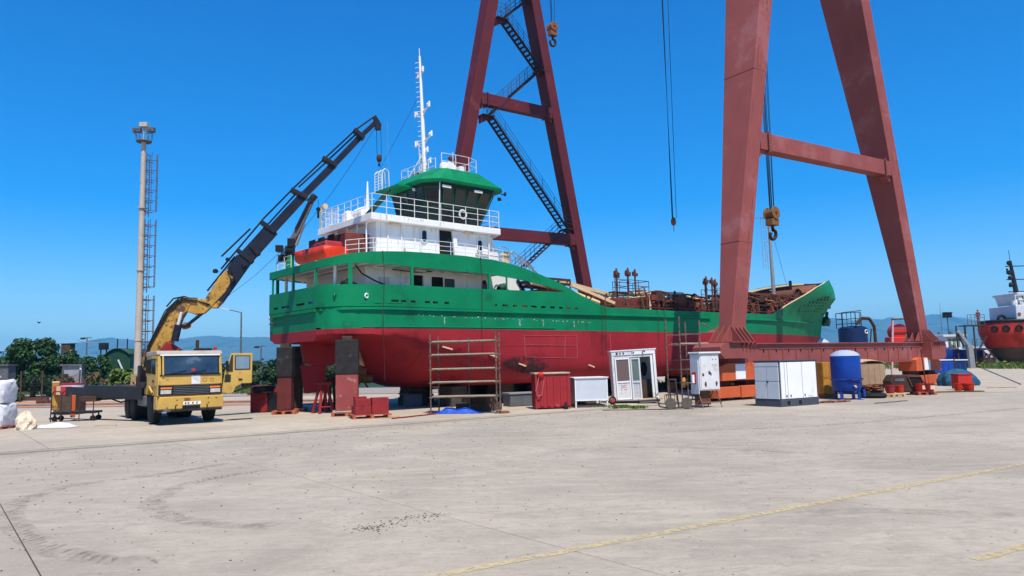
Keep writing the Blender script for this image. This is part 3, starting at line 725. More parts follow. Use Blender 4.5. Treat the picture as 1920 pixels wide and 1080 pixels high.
for x in (2.1, 4.2, 6.6): mm = M(); mm.box(x, x+.5, -3.15, -3.0, 5.83, 5.9); mm.build('deck_lamp', m_paper, ship, bev=.02)
mm = M(); mm.tube((8.75, -3.2, 5.25), (9.15, -3.2, 5.42), .14, .17, n=14); mm.tube((8.95, -3.2, 4.9), (8.95, -3.2, 5.3), .03); mm.build('search_lamp', m_shed, ship)
mm = M(); mm.pipe([(.5, -3.3, 5.08), (.9, -3.1, 5.3), (1.5, -3.0, 5.05)], .05, 6); mm.blob((.9, -3.1, 5.15), (.3, .2, .14), 3); mm.build('mooring_winch', m_dark, ship)
# --- forward ladders, rails and the ventilated gear ahead of the house
mm = M()
for k in range(6): mm.box(10.4+k*.18, 10.62+k*.18, -3.4, -2.8, 5.7-k*.25, 5.73-k*.25)
mm.beam((10.3, -3.4, 5.85), (11.6, -3.4, 4.2), .04, .16); mm.beam((10.3, -2.8, 5.85), (11.6, -2.8, 4.2), .04, .16); mm.build('side_ladder', m_dark, ship)
# upper deck rails
def railing(pts, h, name='railing', m=m_rail, mids=(.36, .68), r=.012): return rails(M(), pts, h, mids, r, r*1.3).build(name, m, ship)
pts = [(x, -halfb(x)+.12, bnt(x)-.05) for x in (.7, 1.15, 1.7, 2.3, 3.1, 3.9, 4.7, 5.5, 6.3, 7.1, 7.9, 8.5)]
railing(pts, .62)
pts = [(.12, 2.0, 6.08), (.12, 1.2, 6.08), (.12, .5, 6.08)]; railing(pts, .6)
pts = [(.7, halfb(.7)-.15, 6.1), (1.6, halfb(1.6)-.15, 6.2), (3, 3.85, 6.3), (5, 3.85, 6.35), (7, 3.85, 6.3)]; railing(pts, .6)
# rails at the forward end of the upper deck (bent hoops)
mm = M()
for k, x in enumerate((8.5, 9.2, 9.7, 10.15)):
    z = bnt(x); mm.pipe([(x, -3.6, z-.1), (x, -3.6, z+.72-.05*k), (x+.12, -3.6, z+.84-.08*k), (x+.55, -3.6, z+.78-.22*k), (x+.75, -3.6, z+.0)], .026, 6)
    mm.tube((x, -3.6, z+.35), (x+.6, -3.6, z+.25), .018, n=5)
mm.pipe([(8.2, -3.6, 7.05), (9.3, -3.6, 6.98), (9.45, -3.6, 6.8), (10.4, -3.6, 6.45), (10.9, -3.6, 5.95)], .024, 6)
mm.pipe([(8.2, -2.2, 7.05), (9.6, -2.2, 7.0), (10.6, -2.2, 6.4)], .024, 6); mm.build('bent_railing', m_grey, ship)
M().prism([(8.75, 6.35), (9.15, 6.35), (9.22, 6.95), (9.0, 7.05), (8.72, 6.95)], 'y', -3.5, -3.44).build('seat_back', m_creamt, ship, bev=.02)

# --- upper house
mm = M(); mm.box(2.8, 9.05, -2.15, 2.15, 6.05, 8.04); mm.build('upper_house', m_white, ship, bev=.03)
mm = M(); mm.prism([(9.05, 6.05), (9.05, 8.04), (9.25, 8.04), (9.75, 7.0), (9.75, 6.05)], 'y', -2.1, 2.1); mm.build('house_front', m_white, ship)
mm = M(); mm.box(6.13, 7.05, -2.19, -1.5, 6.1, 7.98); mm.build('doorway', m_void, ship)
mm = M(); mm.prism([(6.95, 6.1), (7.15, 6.1), (7.0, 7.98), (6.78, 7.98)], 'y', -2.3, -2.19); mm.build('door', m_white, ship)
def oval(x, z, rx, rz, y, m1, name):
    mm = M(); P = [(x+rx*max(-1, min(1, math.cos(t)*1.0)), z+(rz-rx)*(1 if math.sin(t) > 0 else -1)+rx*math.sin(t)) for t in [(k+.5)*math.pi/10 for k in range(20)]]
    mm.prism(P, 'y', y, y+.05); return mm.build(name, m1, ship, bev=.008)
for x, z in ((5.25, 7.62), (8.47, 7.45)):
    fr = oval(x, z, .17, .32, -2.21, m_white, 'window_frame'); pane = oval(x, z, .12, .26, -2.225, m_glass, 'window_pane'); pane.parent = fr
oval(6.62, 7.35, .16, .3, -2.2, m_glass, 'window_pane')
for x in (3.35, 4.05, 4.75): M().tube((x, -2.2, 6.1), (x, -2.2, 8.03), .028, n=8).build('drain_pipe', m_white, ship)
M().tube((9.0, -2.25, 6.1), (9.0, -2.25, 8.03), .03, n=8).build('drain_pipe', m_white, ship)
for x in (3.0, 4.1, 5.0): M().box(x, x+.02, -2.165, -2.14, 6.1, 8.0).build('wall_seam', m_white2, ship)
mm = M(); mm.box(4.1, 4.3, -2.3, -2.15, 6.55, 6.75); mm.tube((4.2, -2.2, 6.75), (4.2, -2.2, 7.0), .03); mm.build('wall_box', m_dkgrey, ship, bev=.01)
for x in (7.5, 3.4): M().box(x, x+.55, -2.35, -2.2, 7.97, 8.03).build('soffit_lamp', m_creamt, ship, bev=.015)
for x, z in ((6.3, 6.45), (7.15, 6.5)): M().blob((x+.1, -2.6, z), (.22, .16, .25), int(x*10)).build('paint_drum', m_boat if x < 7 else m_copper, ship)
mm = M(); rnd = random.Random(23)
for i in range(34):
    x = rnd.uniform(2.9, 9.0); z = rnd.choice((8.0, 7.3, 6.9, 6.6)); l = rnd.uniform(.12, .6); w_ = rnd.uniform(.01, .035); Yq = -2.156
    mm.add([(x-w_, Yq, z), (x+w_, Yq, z), (x+w_*.3, Yq, z-l), (x-w_*.3, Yq, z-l)], [(0,1,2,3)])
for i in range(20):
    x = rnd.uniform(2.5, 9.4); l = rnd.uniform(.08, .26); w_ = rnd.uniform(.01, .05)
    mm.add([(x-w_, -2.506, 8.32), (x+w_, -2.506, 8.32), (x+w_*.3, -2.506, 8.32-l), (x-w_*.3, -2.506, 8.32-l)], [(0,1,2,3)])
stuff(mm.build('dirt_drip', m_drip, ship, fix=False))
# the passage aft of the house: dark red machinery
M().box(1.6, 2.75, -1.6, 1.9, 6.06, 7.55).build('engine_casing', m_deckred, ship, bev=.04)
for k in range(3): M().box(1.27, 1.31, -1.2+k*.9, -.6+k*.9, 6.9, 7.5).build('casing_vent', m_void, ship, bev=.01)
mm = M()
for y in (-1.9, -1.1, -.2, .8): mm.tube((2.45, y, 6.06), (2.45, y, 8.0), .035, n=8)
mm.build('deck_post', m_white, ship)
# --- bridge deck slab and rails
mm = M(); mm.prism([(2.35, -2.5), (9.55, -2.5), (9.9, -1.6), (9.9, 1.6), (9.55, 2.5), (2.35, 2.5)], 'z', 8.04, 8.34); mm.build('bridge_deck', m_white, ship, bev=.02)
mm = M(); mm.prism([(9.05, 7.7), (9.75, 8.03), (9.05, 8.03)], 'y', -1.9, 1.9); mm.build('deck_bracket', m_white, ship)
pts = [(2.42, -2.44, 8.34)]+[(2.42+i*.72, -2.44, 8.34) for i in range(1, 10)]+[(9.5, -2.44, 8.34), (9.82, -1.6, 8.34), (9.82, 0, 8.34), (9.82, 1.6, 8.34), (9.5, 2.44, 8.34)]
railing(pts, .85, m=m_rail, r=.014)
pts = [(2.42, -2.44+i*.61, 8.34) for i in range(9)]; railing(pts, .85, r=.013)
pts = [(2.42+i*1.0, 2.44, 8.34) for i in range(8)]; railing(pts, .85, r=.013)
mm = M()
for i in range(9): x = 2.8+.0*i; mm.tube((2.6, .9+.15*i, 8.34), (2.6, .9+.15*i, 9.15), .014, n=4)
mm.tube((2.6, .9, 9.15), (2.6, 2.1, 9.15), .02); mm.build('ladder_hoop', m_rail, ship)
mm = M(); mm.prism([(.55, 8.34), (1.25, 8.34), (1.2, 8.95), (.7, 9.05)], 'x', 2.9, 3.5); mm.build('liferaft_box', m_white, ship, bev=.08)
mm = M(); mm.lathe([(.05, 0), (.28, .03), (.3, .4), (.28, .8), (.05, .83)], 16, (3.2, -.6, 8.75), 'y'); mm.build('liferaft_canister', m_white, ship)
mm = M(); mm.beam((3.0, -1.0, 8.5), (3.4, -2.0, 9.35), .10, .22); mm.tube((3.4, -2.0, 9.35), (3.5, -2.25, 9.55), .05); mm.build('davit_arm', m_shed, ship)
mm = M(); mm.pipe([(2.45, 2.3, 8.34), (2.45, 2.3, 9.45), (2.45, 2.0, 9.5)], .045, 8); mm.tube((2.45, 2.05, 9.38), (2.45, 1.9, 9.38), .13, n=12); mm.build('mast_light_post', m_creamt, ship)

# --- wheelhouse: walls lean outwards, roof is a chamfered cap
zb, zt = 8.34, 10.36
def ringpts(x0, x1, y, c, z): return [(x0+c, -y, z), (x1-c*.6, -y, z), (x1, -y+c*.6, z), (x1, y-c*.6, z), (x1-c*.6, y, z), (x0+c, y, z), (x0, y-c, z), (x0, -y+c, z)]
bl = ringpts(6.15, 9.05, 1.72, .55, zb); tl = ringpts(5.75, 9.95, 2.02, .62, zt)
mm = M(); n = 8; mm.add(bl+tl, [(i, (i+1) % n, n+(i+1) % n, n+i) for i in range(n)]); mm.build('wheelhouse_wall', mat('wheelhouse_dark_green', (.004, .018, .014), .4, .2, 2), ship)
def panel(i, u0, u1, v0, v1, off=.02, inset=None):
    a, b, c, d = Vector(bl[i]), Vector(bl[(i+1) % n]), Vector(tl[(i+1) % n]), Vector(tl[i])
    nn = (b-a).cross(d-a).normalized()
    if nn.dot(Vector(((a+b+c+d)/4)-Vector((7.7, 0, 9)))) < 0: nn = -nn
    q = lambda u, v: a.lerp(b, u).lerp(d.lerp(c, u), v)
    return [q(u0, v0), q(u1, v0), q(u1, v1), q(u0, v1)], nn
def window(i, u0, u1, v0=.42, v1=.90):
    Q, nn = panel(i, u0, u1, v0, v1); c = sum(Q, Vector())/4; I = [c+(q-c)*.88 for q in Q]
    mm = M(); V = [q+nn*.03 for q in Q]+[q+nn*.03 for q in I]+[q for q in Q]+[q-nn*.0 for q in I]
    mm.add(V, [(0,1,5,4),(1,2,6,5),(2,3,7,6),(3,0,4,7),(0,8,9,1),(1,9,10,2),(2,10,11,3),(3,11,8,0),(4,5,13,12),(5,6,14,13),(6,7,15,14),(7,4,12,15)])
    fr = mm.build('bridge_window', m_shed, ship); mm = M(); mm.add([q+nn*.008 for q in I], [(0,1,2,3)]); mm.build('pane', m_glass, fr)
for i, segs in ((0, 4), (1, 1), (2, 3), (3, 1), (4, 4), (5, 1), (6, 4), (7, 1)):
    for k in range(segs): window(i, (k+.06)/segs, (k+.94)/segs)
for i, a, b in ((0, .04, .3), (0, .36, .62), (0, .68, .96), (6, .06, .45)):
    Q, nn = panel(i, a, b, .05, .36); mm = M(); mm.add([q+nn*.012 for q in Q], [(0,1,2,3)]); mm.build('lower_pane', m_glass, ship, fix=False)
lo_ = ringpts(5.55, 10.25, 2.20, .7, 10.33); lo2 = ringpts(5.5, 10.3, 2.24, .72, 10.45); up = ringpts(6.35, 9.0, 1.86, .45, 11.10)
mm = M(); mm.add(lo_+lo2+up, [(i, (i+1) % n, n+(i+1) % n, n+i) for i in range(n)]+[(n+i, n+(i+1) % n, 2*n+(i+1) % n, 2*n+i) for i in range(n)]+[tuple(range(n))[::-1], tuple(range(2*n, 3*n))]); mm.build('wheelhouse_roof', m_green, ship)
mm = M(); mm.prism([(4.9, -.6), (5.9, -.6), (5.9, 1.5), (4.9, 1.5)], 'z', 10.25, 10.33); mm.build('aft_platform', m_green, ship)
for x, y in ((6.4, -2.1), (8.3, -2.1), (5.66, -.7)): M().box(x, x+.5, y, y+.06, 10.08, 10.2).build('eave_lamp', m_paper, ship, bev=.01)
mm = M(); mm.tube((10.15, -1.9, 10.25), (10.35, -1.95, 10.25), .03); mm.tube((10.3, -2.0, 10.22), (10.42, -1.9, 10.35), .07, n=10); mm.tube((9.95, -1.85, 9.98), (10.1, -1.95, 10.0), .09, n=10); mm.build('floodlight', m_dark, ship)
M().ring((7.4, -2.3, 8.85), (0, 1, 0), .2, .045, 16).build('lifebuoy', m_rail, ship)
M().tube((6.35, -1.83, 8.35), (6.3, -2.0, 10.3), .025).build('drain_pipe', m_white, ship)
# monkey island: rails, radar mast, domes
pts = [(6.6, -1.75, 11.08), (7.4, -1.8, 11.1), (8.2, -1.8, 11.1), (8.85, -1.55, 11.1), (8.9, -.6, 11.1), (8.9, .6, 11.1), (8.85, 1.6, 11.1)]
railing(pts, .75, r=.015, mids=(.5,))
pts = [(6.5, -1.4, 10.9), (6.5, -.8, 10.9), (6.5, -.2, 10.9), (6.5, .4, 10.9), (6.5, 1.0, 10.9), (6.5, 1.6, 10.9), (7.5, 1.6, 10.98), (8.8, 1.6, 10.98)]
railing(pts, .75, r=.015, mids=(.5,))
mm = M()
for y in (.9, 1.25, 1.6):
    mm.pipe([(4.95, y, 10.3), (4.95, y, 11.25), (5.1, y, 11.4), (5.3, y, 11.3), (5.35, y, 10.3)], .025, 6)
for k in range(7): mm.tube((4.95, .9, 10.4+k*.14), (4.95, 1.6, 10.4+k*.14), .014, n=5)
mm.build('ladder_hoop', m_rail, ship)
mm = M(); mm.tube((4.7, 1.9, 9.6), (4.7, 1.9, 10.9), .10, .03, n=8); mm.build('horn_post', m_white, ship)
mast = M().tube((6.85, 0, 10.95), (6.6, 0, 17.2), .13, .055, n=10).build('mast', m_white, ship)
mm = M(); mm.tube((6.6, 0, 17.2), (6.58, 0, 17.6), .02)
for k in range(24):
    z = 11.4+k*.25; x = 6.85-.04*(z-11)
    if z < 17: mm.tube((x, 0, z), (x-.10, .28, z), .016, n=5)
    if 11.3 < z < 12.9: mm.tube((x-.1, .28, z-.2), (x-.1, .28, z+.1), .014, n=5)
mm.build('rung', m_white, mast)
mm = M()
for z, l in ((16.3, .22), (14.4, .62), (12.9, .7), (12.2, .3), (11.6, .5)):
    mm = M()
    x = 6.85-.04*(z-11); mm.beam((x, -l, z+.08), (x, l*1.05, z-.18), .05, .05); mm.tube((x, -l, z+.05), (x, -l, z+.32), .05, n=8); mm.tube((x, l, z-.15), (x, l, z+.12), .05, n=8)
    mm.tube((x, l*.7, z-.1), (x, 0, z-.45), .02, n=5); mm.tube((x, -l*.7, z+.05), (x, 0, z-.3), .02, n=5); mm.blob((x, -l*.8, z+.18), (.07, .09, .09), int(z*3)); mm.tube((x, l*.75, z-.15), (x, l*.75, z+.1), .045, n=8)
    mm.build('crosstree', m_white, mast)
mm = M(); mm.tube((6.85, 0, 11), (6.9, 0, 11.1), .2, n=12); mm.tube((7.0, .7, 10.98), (6.75, 0, 12.4), .03); mm.tube((6.3, .8, 10.95), (6.75, 0, 12.2), .03); mm.build('mast_foot', m_white, mast)
def smooth_dome(x, y, z, r, h, mt, name): return M().lathe([(r*.8, 0), (r, h*.2), (r, h*.6), (r*.8, h*.85), (r*.4, h*.97), (0, h)], 16, (x, y, z)).build(name, mt, ship)
smooth_dome(7.35, -.9, 11.1, .22, .6, m_white, 'antenna_dome'); smooth_dome(8.35, -.2, 11.1, .28, .8, m_white, 'antenna_dome'); smooth_dome(6.95, .9, 11.0, .2, .5, m_rust, 'antenna_dome')
M().box(7.6, 8.0, -.9, -.4, 11.1, 11.75).build('radio_cabinet', m_white, ship, bev=.03)
M().box(8.1, 8.4, -1.2, -.8, 11.1, 11.55).build('vent_trunk', m_white, ship, bev=.03)
M().beam((8.6, -.3, 11.9), (8.1, -.3, 12.2), .2, .12).build('radar_arm', m_rust, ship)
M().tube((7.9, -.9, 10.98), (7.9, -.9, 12.3), .012).build('whip_aerial', m_white, ship)
M().tube((4.9, .3, 9.9), (4.9, .3, 13.6), .008, n=4).build('whip_aerial', m_grey, ship)
mm = M(); mm.pipe([(6.6, .3, 15), (5.6, 1.1, 12.6), (5.1, 1.5, 11.4)], .008, 4); mm.build('stay_wire', m_black, ship)

# --- rescue boat and the dark deck crane on the after deck (own things)
bt = SW(.75, -.45, 6.06)
boat = thing('rescue_boat', 'small orange-red rescue boat lying in its cradle on the aft deck of the green ship', 'boat', bt, SHY+R(90), scale=.84)
rows = []
for i in range(13):
    t = i/12; x = -2.2+4.4*t; k = max(.02, (1-max(0, (t-.35)/.65)**2.2)); b = .62*k; zk = .08+.55*max(0, (t-.55)/.45)**2; zg = .78+.22*t**2
    rows.append([(x, b, zg), (x, b*.95, zk+.5*(zg-zk)), (x, b*.6, zk+.12*(zg-zk)), (x, 0, zk), (x, -b*.6, zk+.12*(zg-zk)), (x, -b*.95, zk+.5*(zg-zk)), (x, -b, zg)])
mm = M(); mm.grid(rows); mm.add(rows[0], [(0,1,2,3,4,5,6)]); mm.build('hull', m_boat, boat, solid=.04)
mm = M(); mm.add([rows[i][0] for i in range(13)]+[rows[i][6] for i in reversed(range(13))], [tuple(range(26))]); M.build(mm, 'deck', m_boat, boat).location.z = -.06
mm = M(); mm.prism([(-2.1, .72), (-.3, .72), (-.5, 1.02), (-2.0, 1.06)], 'y', -.45, .45); mm.build('cabin', m_cont, boat, bev=.08)
for s_ in (-1, 1):
    for k in range(3): M().box(-1.85+k*.45, -1.55+k*.45, s_*.452, s_*.465, .80, .95).build('window', m_glass, boat, bev=.01)
mm = M(); mm.box(-1.6, -1.45, -.7, .7, 0, .12); mm.box(.6, .75, -.6, .6, 0, .2); mm.build('cradle', m_white, boat)

cb = SW(.45, 1.35, 6.06)
cr = thing('deck_crane', 'dark grey folded knuckle crane on a green post at the stern of the ship', 'crane', cb, R(10), scale=.95)
mm = M(); mm.tube((0, 0, 0), (0, 0, .75), .19, .17, n=16); mm.build('post', m_green, cr)
mm = M(); mm.box(-.2, .2, -.2, .2, .75, 1.15); mm.box(-.5, -.15, -.22, .22, .45, .75); mm.box(-.62, -.3, -.16, .2, .9, 1.2); mm.box(-.1, .22, -.24, .24, 1.1, 1.5); mm.build('slew_housing', m_dark, cr, bev=.03)
for k in range(5): M().pipe([(-.55+.08*k, -.25, .3+.15*k), (-.35, -.28, .6+.1*k), (-.1+.06*k, -.25, .95)], .022, 5).build('hose', m_black, cr)
M().beam((.05, 0, 1.3), (.95, 0, 3.25), .26, .26, (0, 1, 0), .20, .22).build('boom', m_grey2, cr, bev=.02)
M().beam((.25, -.16, 1.9), (.85, -.16, 3.2), .10, .12, (0, 1, 0)).build('inner_boom', m_dark, cr, bev=.02)
mm = M(); mm.beam((.82, 0, 3.15), (1.1, 0, 3.5), .26, .3, (0, 1, 0)); mm.tube((1.0, -.16, 3.4), (1.0, .16, 3.4), .14, n=12); mm.build('boom_head', m_dark, cr, bev=.03)
M().tube((.25, 0, 1.2), (.6, 0, 2.2), .07, n=10).build('hydraulic_ram', m_grey, cr)
mm = M(); mm.tube((1.22, 0, 3.3), (1.22, 0, 2.75), .012, n=4); mm.tube((1.22, -.04, 2.85), (1.22, .04, 2.85), .1, n=10); mm.tube((1.22, 0, 2.75), (1.22, 0, 2.45), .05); mm.build('hook', m_black, cr)

# --- cargo deck: trunk, pipes, valves, vents
mm = M(); mm.box(17.8, 31.0, -2.6, 2.6, 4.0, 4.95); mm.box(32.0, 39.0, -2.4, 2.4, 4.0, 5.1); mm.build('cargo_trunk', m_deckred, ship, bev=.04)
rnd = random.Random(11)
for k in range(9):
    x = 18.4+k*1.45; M().box(x, x+.1, -2.75, 2.75, 4.95, 5.15).build('trunk_frame', m_deckred, ship)
mt_ = [m_deckred, m_rust, m_rust, m_deckred, m_creamt, m_rustdk]
def piperun(pts, r, mt, name='deck_pipe', fl=True):
    mm = M(); mm.pipe(pts, r, 8)
    for p_ in pts[1:-1]: mm.blob(p_, (r*1.08,)*3, 1, 8, 0)
    if fl:
        for a, b in zip(pts, pts[1:]):
            a, b = Vector(a), Vector(b); d = (b-a)
            if d.length > 1: c = a+d*.5; e = d.normalized()*.05; mm.tube(c-e, c+e, r*1.5, n=10)
    return mm.build(name, mt, ship)
for k in range(9):
    x0 = 19.5+rnd.uniform(0, 7); x1 = x0+rnd.uniform(2, 5.5); y = -2.3+k*.52; z = 5.2+rnd.uniform(0, .35); r = rnd.uniform(.05, .10)
    piperun([(x0, y, 4.9), (x0, y, z), (x1, y, z), (x1, y+.3, z), (x1, y+.3, 4.9)], r, rnd.choice(mt_))
for k in range(8):
    x = 20+k*1.25; z = 5.25+rnd.uniform(0, .3); piperun([(x, -3.2, 4.3), (x, -3.2, z), (x+.1, -1.5, z), (x+.1, 1.8, z+.1)], rnd.uniform(.05, .09), rnd.choice(mt_))
for k in range(10):
    x = 19.2+k*1.2; y = -2.4; mm = M(); mm.tube((x, y, 4.9), (x, y, 5.35), .035); mm.ring((x, y, 5.38), (.3, -.2, 1), .14, .02, 14, 5); mm.tube((x-.13, y, 5.38), (x+.13, y, 5.38), .012, n=4); mm.box(x-.1, x+.1, y-.1, y+.1, 4.95, 5.08); mm.build('valve', m_rust if k % 3 else m_creamt, ship)
for k in range(4): M().ring((22.5+k*1.7, -2.0, 5.3), (0, 1, 0), .26, .05, 18, 6, 0, math.pi).build('pipe_bend', m_rust, ship)
piperun([(19.6, -.4, 5.2), (20.2, -.3, 5.78), (24.5, -.2, 5.98), (27.2, -.2, 6.05), (28.4, -.2, 5.75), (28.8, -.2, 5.3)], .15, m_creamt, 'dredge_pipe', False)
piperun([(12.9, -1.0, 6.05), (14.6, -1.4, 5.75), (17.2, -1.8, 5.0)], .16, m_creamt, 'boom_pipe', False)
M().beam((14.9, -1.2, 6.15), (19.3, -.6, 5.7), .22, .20).build('boom', m_creamt, ship)
M().beam((15.0, -1.9, 5.9), (17.6, -2.6, 4.95), .22, .16).build('boom', m_creamt, ship)
M().box(17.6, 19.6, -2.7, -1.6, 4.3, 5.25).build('pump_box', m_deckred, ship, bev=.03)
M().tube((18.4, -2.0, 5.4), (18.4, -2.0, 5.72), .09, n=10).build('vent_pipe', m_rust, ship)
# square frame above the arch
mm = M()
for x, y in ((13.6, -1.5), (15.3, -1.5), (13.6, 1.0), (15.3, 1.0)): mm.tube((x, y, 4.2), (x, y, 6.22), .05, n=6)
for a, b in (((13.6, -1.5), (15.3, -1.5)), ((15.3, -1.5), (15.3, 1)), ((15.3, 1), (13.6, 1)), ((13.6, 1), (13.6, -1.5))): mm.beam(a+(6.22,), b+(6.22,), .1, .12)
mm.box(13.6, 15.3, -1.5, 1, 5.95, 6.05); mm.build('gear_frame', m_rustdk, ship)
M().box(13.8, 15.2, -1.3, .8, 4.2, 5.75).build('winch_house', m_deckred, ship, bev=.05)
# vent towers
def vents(x, y, n_, z0, z1, plat):
    mm = M()
    for k in range(n_):
        xx = x+k*.33; yy = y+(k % 2)*.3; h = z1+rnd.uniform(-.08, .08); mm.tube((xx, yy, z0), (xx, yy, h), .055, n=8); mm.tube((xx, yy, h-.12), (xx, yy, h+.14), .10, .05, n=8)
        mm.box(xx-.16, xx-.02, yy-.1, yy+.1, h-.28, h-.02); mm.box(xx+.03, xx+.2, yy-.08, yy+.12, h-.3, h-.12); mm.tube((xx, yy, h-.75), (xx, yy, h-.68), .09, n=8)
    mm.build('vent_riser', m_rust, ship)
    if plat:
        mm = M(); mm.box(x-.6, x+n_*.33+.5, y-.5, y+.9, z0+.45, z0+.52); mm.build('vent_platform', m_rustdk, ship)
        mm = rails(M(), [(x-.5, y-.45, z0+.5), (x+.4, y-.45, z0+.5), (x+n_*.33+.4, y-.45, z0+.5), (x+n_*.33+.4, y+.8, z0+.5), (x-.5, y+.8, z0+.5)], 1.05, (.35, .68), .02); mm.build('platform_rail', m_rustdk, ship)
vents(19.4, -1.3, 2, 4.9, 7.0, False); M().beam((18.9, -1.3, 5.75), (20.2, -1.3, 5.75), .5, .06).build('vent_platform', m_rustdk, ship)
rails(M(), [(19.0, -1.5, 5.75), (20.1, -1.5, 5.75), (20.1, -.9, 5.75)], .75, (.5,), .018).build('platform_rail', m_rustdk, ship)
vents(20.9, -.9, 3, 5.0, 7.25, True)
vents(28.4, -1.3, 3, 4.9, 7.05, False); vents(29.6, -1.2, 2, 4.9, 7.0, True)
rails(M(), [(x, -3.75, topz(x)-.4) for x in [15.6+k*1.5 for k in range(13)]], 1.0, (.55,), .022).build('side_railing', m_rust, ship)
rails(M(), [(x, -1.2, 5.3) for x in [32.3+k*1.3 for k in range(6)]], 1.1, (.35, .7), .028).build('side_railing', m_rustdk, ship)
M().box(32.5, 38.5, -1.4, 1.6, 6.25, 6.35).build('catwalk', m_rust, ship)
for k in range(7): piperun([(32.6+k*.9, -2.6, 4.9), (32.8+k*.9, -2.4, 5.5+.1*(k % 3)), (34.2+k*.8, -1.6, 5.6), (34.6+k*.8, -.6, 5.0)], .09, rnd.choice(mt_), 'deck_pipe', False)
for k in range(5): M().ring((33+k*1.25, -1.3, 5.95), (0, 1, .1), .3, .05, 18, 6).build('hose_coil', m_rustdk if k % 2 else m_rust, ship)
M().blob((36.0, -2.2, 5.35), (.35, .25, .2), 4).build('rag_bundle', m_paper, ship)
rnd = random.Random(77)
def clutter(x0, x1, y0, y1, z0, z1, n_):
    for k in range(n_):
        x, y, z = rnd.uniform(x0, x1), rnd.uniform(y0, y1), rnd.uniform(z0, z1); c = rnd.random(); mt = rnd.choice([m_rust, m_rustdk, m_deckred, m_rust, m_copper, m_rustdk])
        if c < .35:
            a = Vector((x, y, z)); pts = [a]
            for q in range(3): a = a+Vector((rnd.uniform(-.8, .8), rnd.uniform(-.5, .5), rnd.uniform(-.25, .25))); a.z = min(max(a.z, z0-.2), z1); pts.append(a)
            M().pipe(pts, rnd.uniform(.03, .07), 6).build('pipe_piece', mt, ship)
        elif c < .55: M().ring((x, y, z), (rnd.uniform(-.4, .4), 1, rnd.uniform(-.3, .3)), rnd.uniform(.15, .3), .04, 14, 5).build('hose_coil', mt, ship)
        elif c < .8: w_, h = rnd.uniform(.15, .45), rnd.uniform(.15, .45); M().box(x-w_, x+w_, y-.2, y+.2, z-h, z+h*.5).build('machinery_box', mt, ship, bev=.02)
        else: M().beam((x, y, z0-.3), (x+rnd.uniform(-.3, .3), y, z1+rnd.uniform(-.2, .15)), .09, .09).build('stanchion', mt, ship)
clutter(19.5, 31, -3.2, -1.6, 4.9, 5.5, 60); clutter(20, 31, -1, 2.4, 5.1, 5.85, 34); clutter(32.3, 39, -2.8, -1.0, 5.0, 6.1, 46); clutter(32, 40, -.5, 2.4, 5.3, 6.4, 26); clutter(40, 44, -2, .5, 5.8, 6.9, 12); clutter(13.5, 19, -2.8, .5, 4.6, 5.5, 24); clutter(19.5, 31.5, -3.3, -2.0, 5.0, 5.75, 40); clutter(22, 31, -.5, 2.5, 5.4, 6.1, 24)
# foremast
fm = M().tube((39.3, 0, 4.8), (39.1, 0, 13.2), .17, .08, n=10).build('foremast', m_grey, ship)
M().tube((39.3, 0, 4.8), (39.25, 0, 6.6), .26, .17, n=10).build('mast_socket', m_ltgrey, fm)
mm = M()
for k in range(14): z = 6.0+k*.45; mm.tube((39.2, 0, z), (39.05, .22, z), .018, n=5)
for k in range(5): mm.tube((39.05, .22, 9.0+k*.9), (38.85, .55, 9.0+k*.9), .015, n=5)
for dx, dy in ((0, 0), (-.25, .43), (-.1, .2)): mm.tube((39.05+dx*.7, .22+dy*.7, 8.6), (39.05+dx*.7, .22+dy*.7, 12.9), .018, n=5)
mm.beam((39.1, 0, 12.7), (38.5, 1.3, 12.65), .06, .06); mm.build('cage_ladder', m_grey, fm)
M().tube((39.1, -.05, 12.4), (41.3, -.3, 6.0), .012, n=4).build('forestay', m_black, fm)
M().tube((39.6, -.4, 4.8), (39.25, 0, 7.4), .05, n=6).build('mast_brace', m_rust, fm)
# windlass and gear in the bow
mm = M(); mm.box(41.2, 43.8, -1.6, 1.5, 5.0, 6.7); mm.build('forecastle_house', m_rustdk, ship, bev=.05)
mm = M(); mm.prism([(41.2, 6.6), (42.4, 7.35), (43.9, 6.75), (43.9, 6.2), (41.2, 6.2)], 'y', -1.9, .2); mm.build('windlass_cover', m_copper, ship, bev=.04)
mm = M(); mm.tube((40.6, -1.2, 6.3), (40.6, .8, 6.3), .65, n=18); mm.build('winch_drum', m_rust, ship)
M().ring((40.6, -1.25, 6.3), (0, 1, 0), .66, .07, 22, 6).build('drum_flange', m_rustdk, ship)
M().tube((41.5, -.2, 7.0), (41.5, -.2, 7.75), .12, n=8).build('vent_pipe', m_dark, ship)
M().beam((39.2, -2.8, 5.5), (40.6, -1.6, 6.0), .3, .25).build('gear_arm', m_rust, ship)
M().box(44.2, 46.0, -1.2, 1.2, 5.6, 7.0).build('store_box', m_rust, ship, bev=.04)
rows = []
for i in range(24):
    x = 32.5+i*.6; row = []
    for k in range(6):
        z = topz(x)-.08-.34*k; xi = min(.99, (x-X0B)/(stemx(z)-X0B)); row.append((x, max(.02, bowb(xi, z)-.10), z))
    rows.append(row)
mm = M(); mm.grid(rows, False); mm.grid([[(a, -b, c) for a, b, c in r] for r in rows], False); mm.build('bulwark_lining', m_rust, ship, solid=.02)
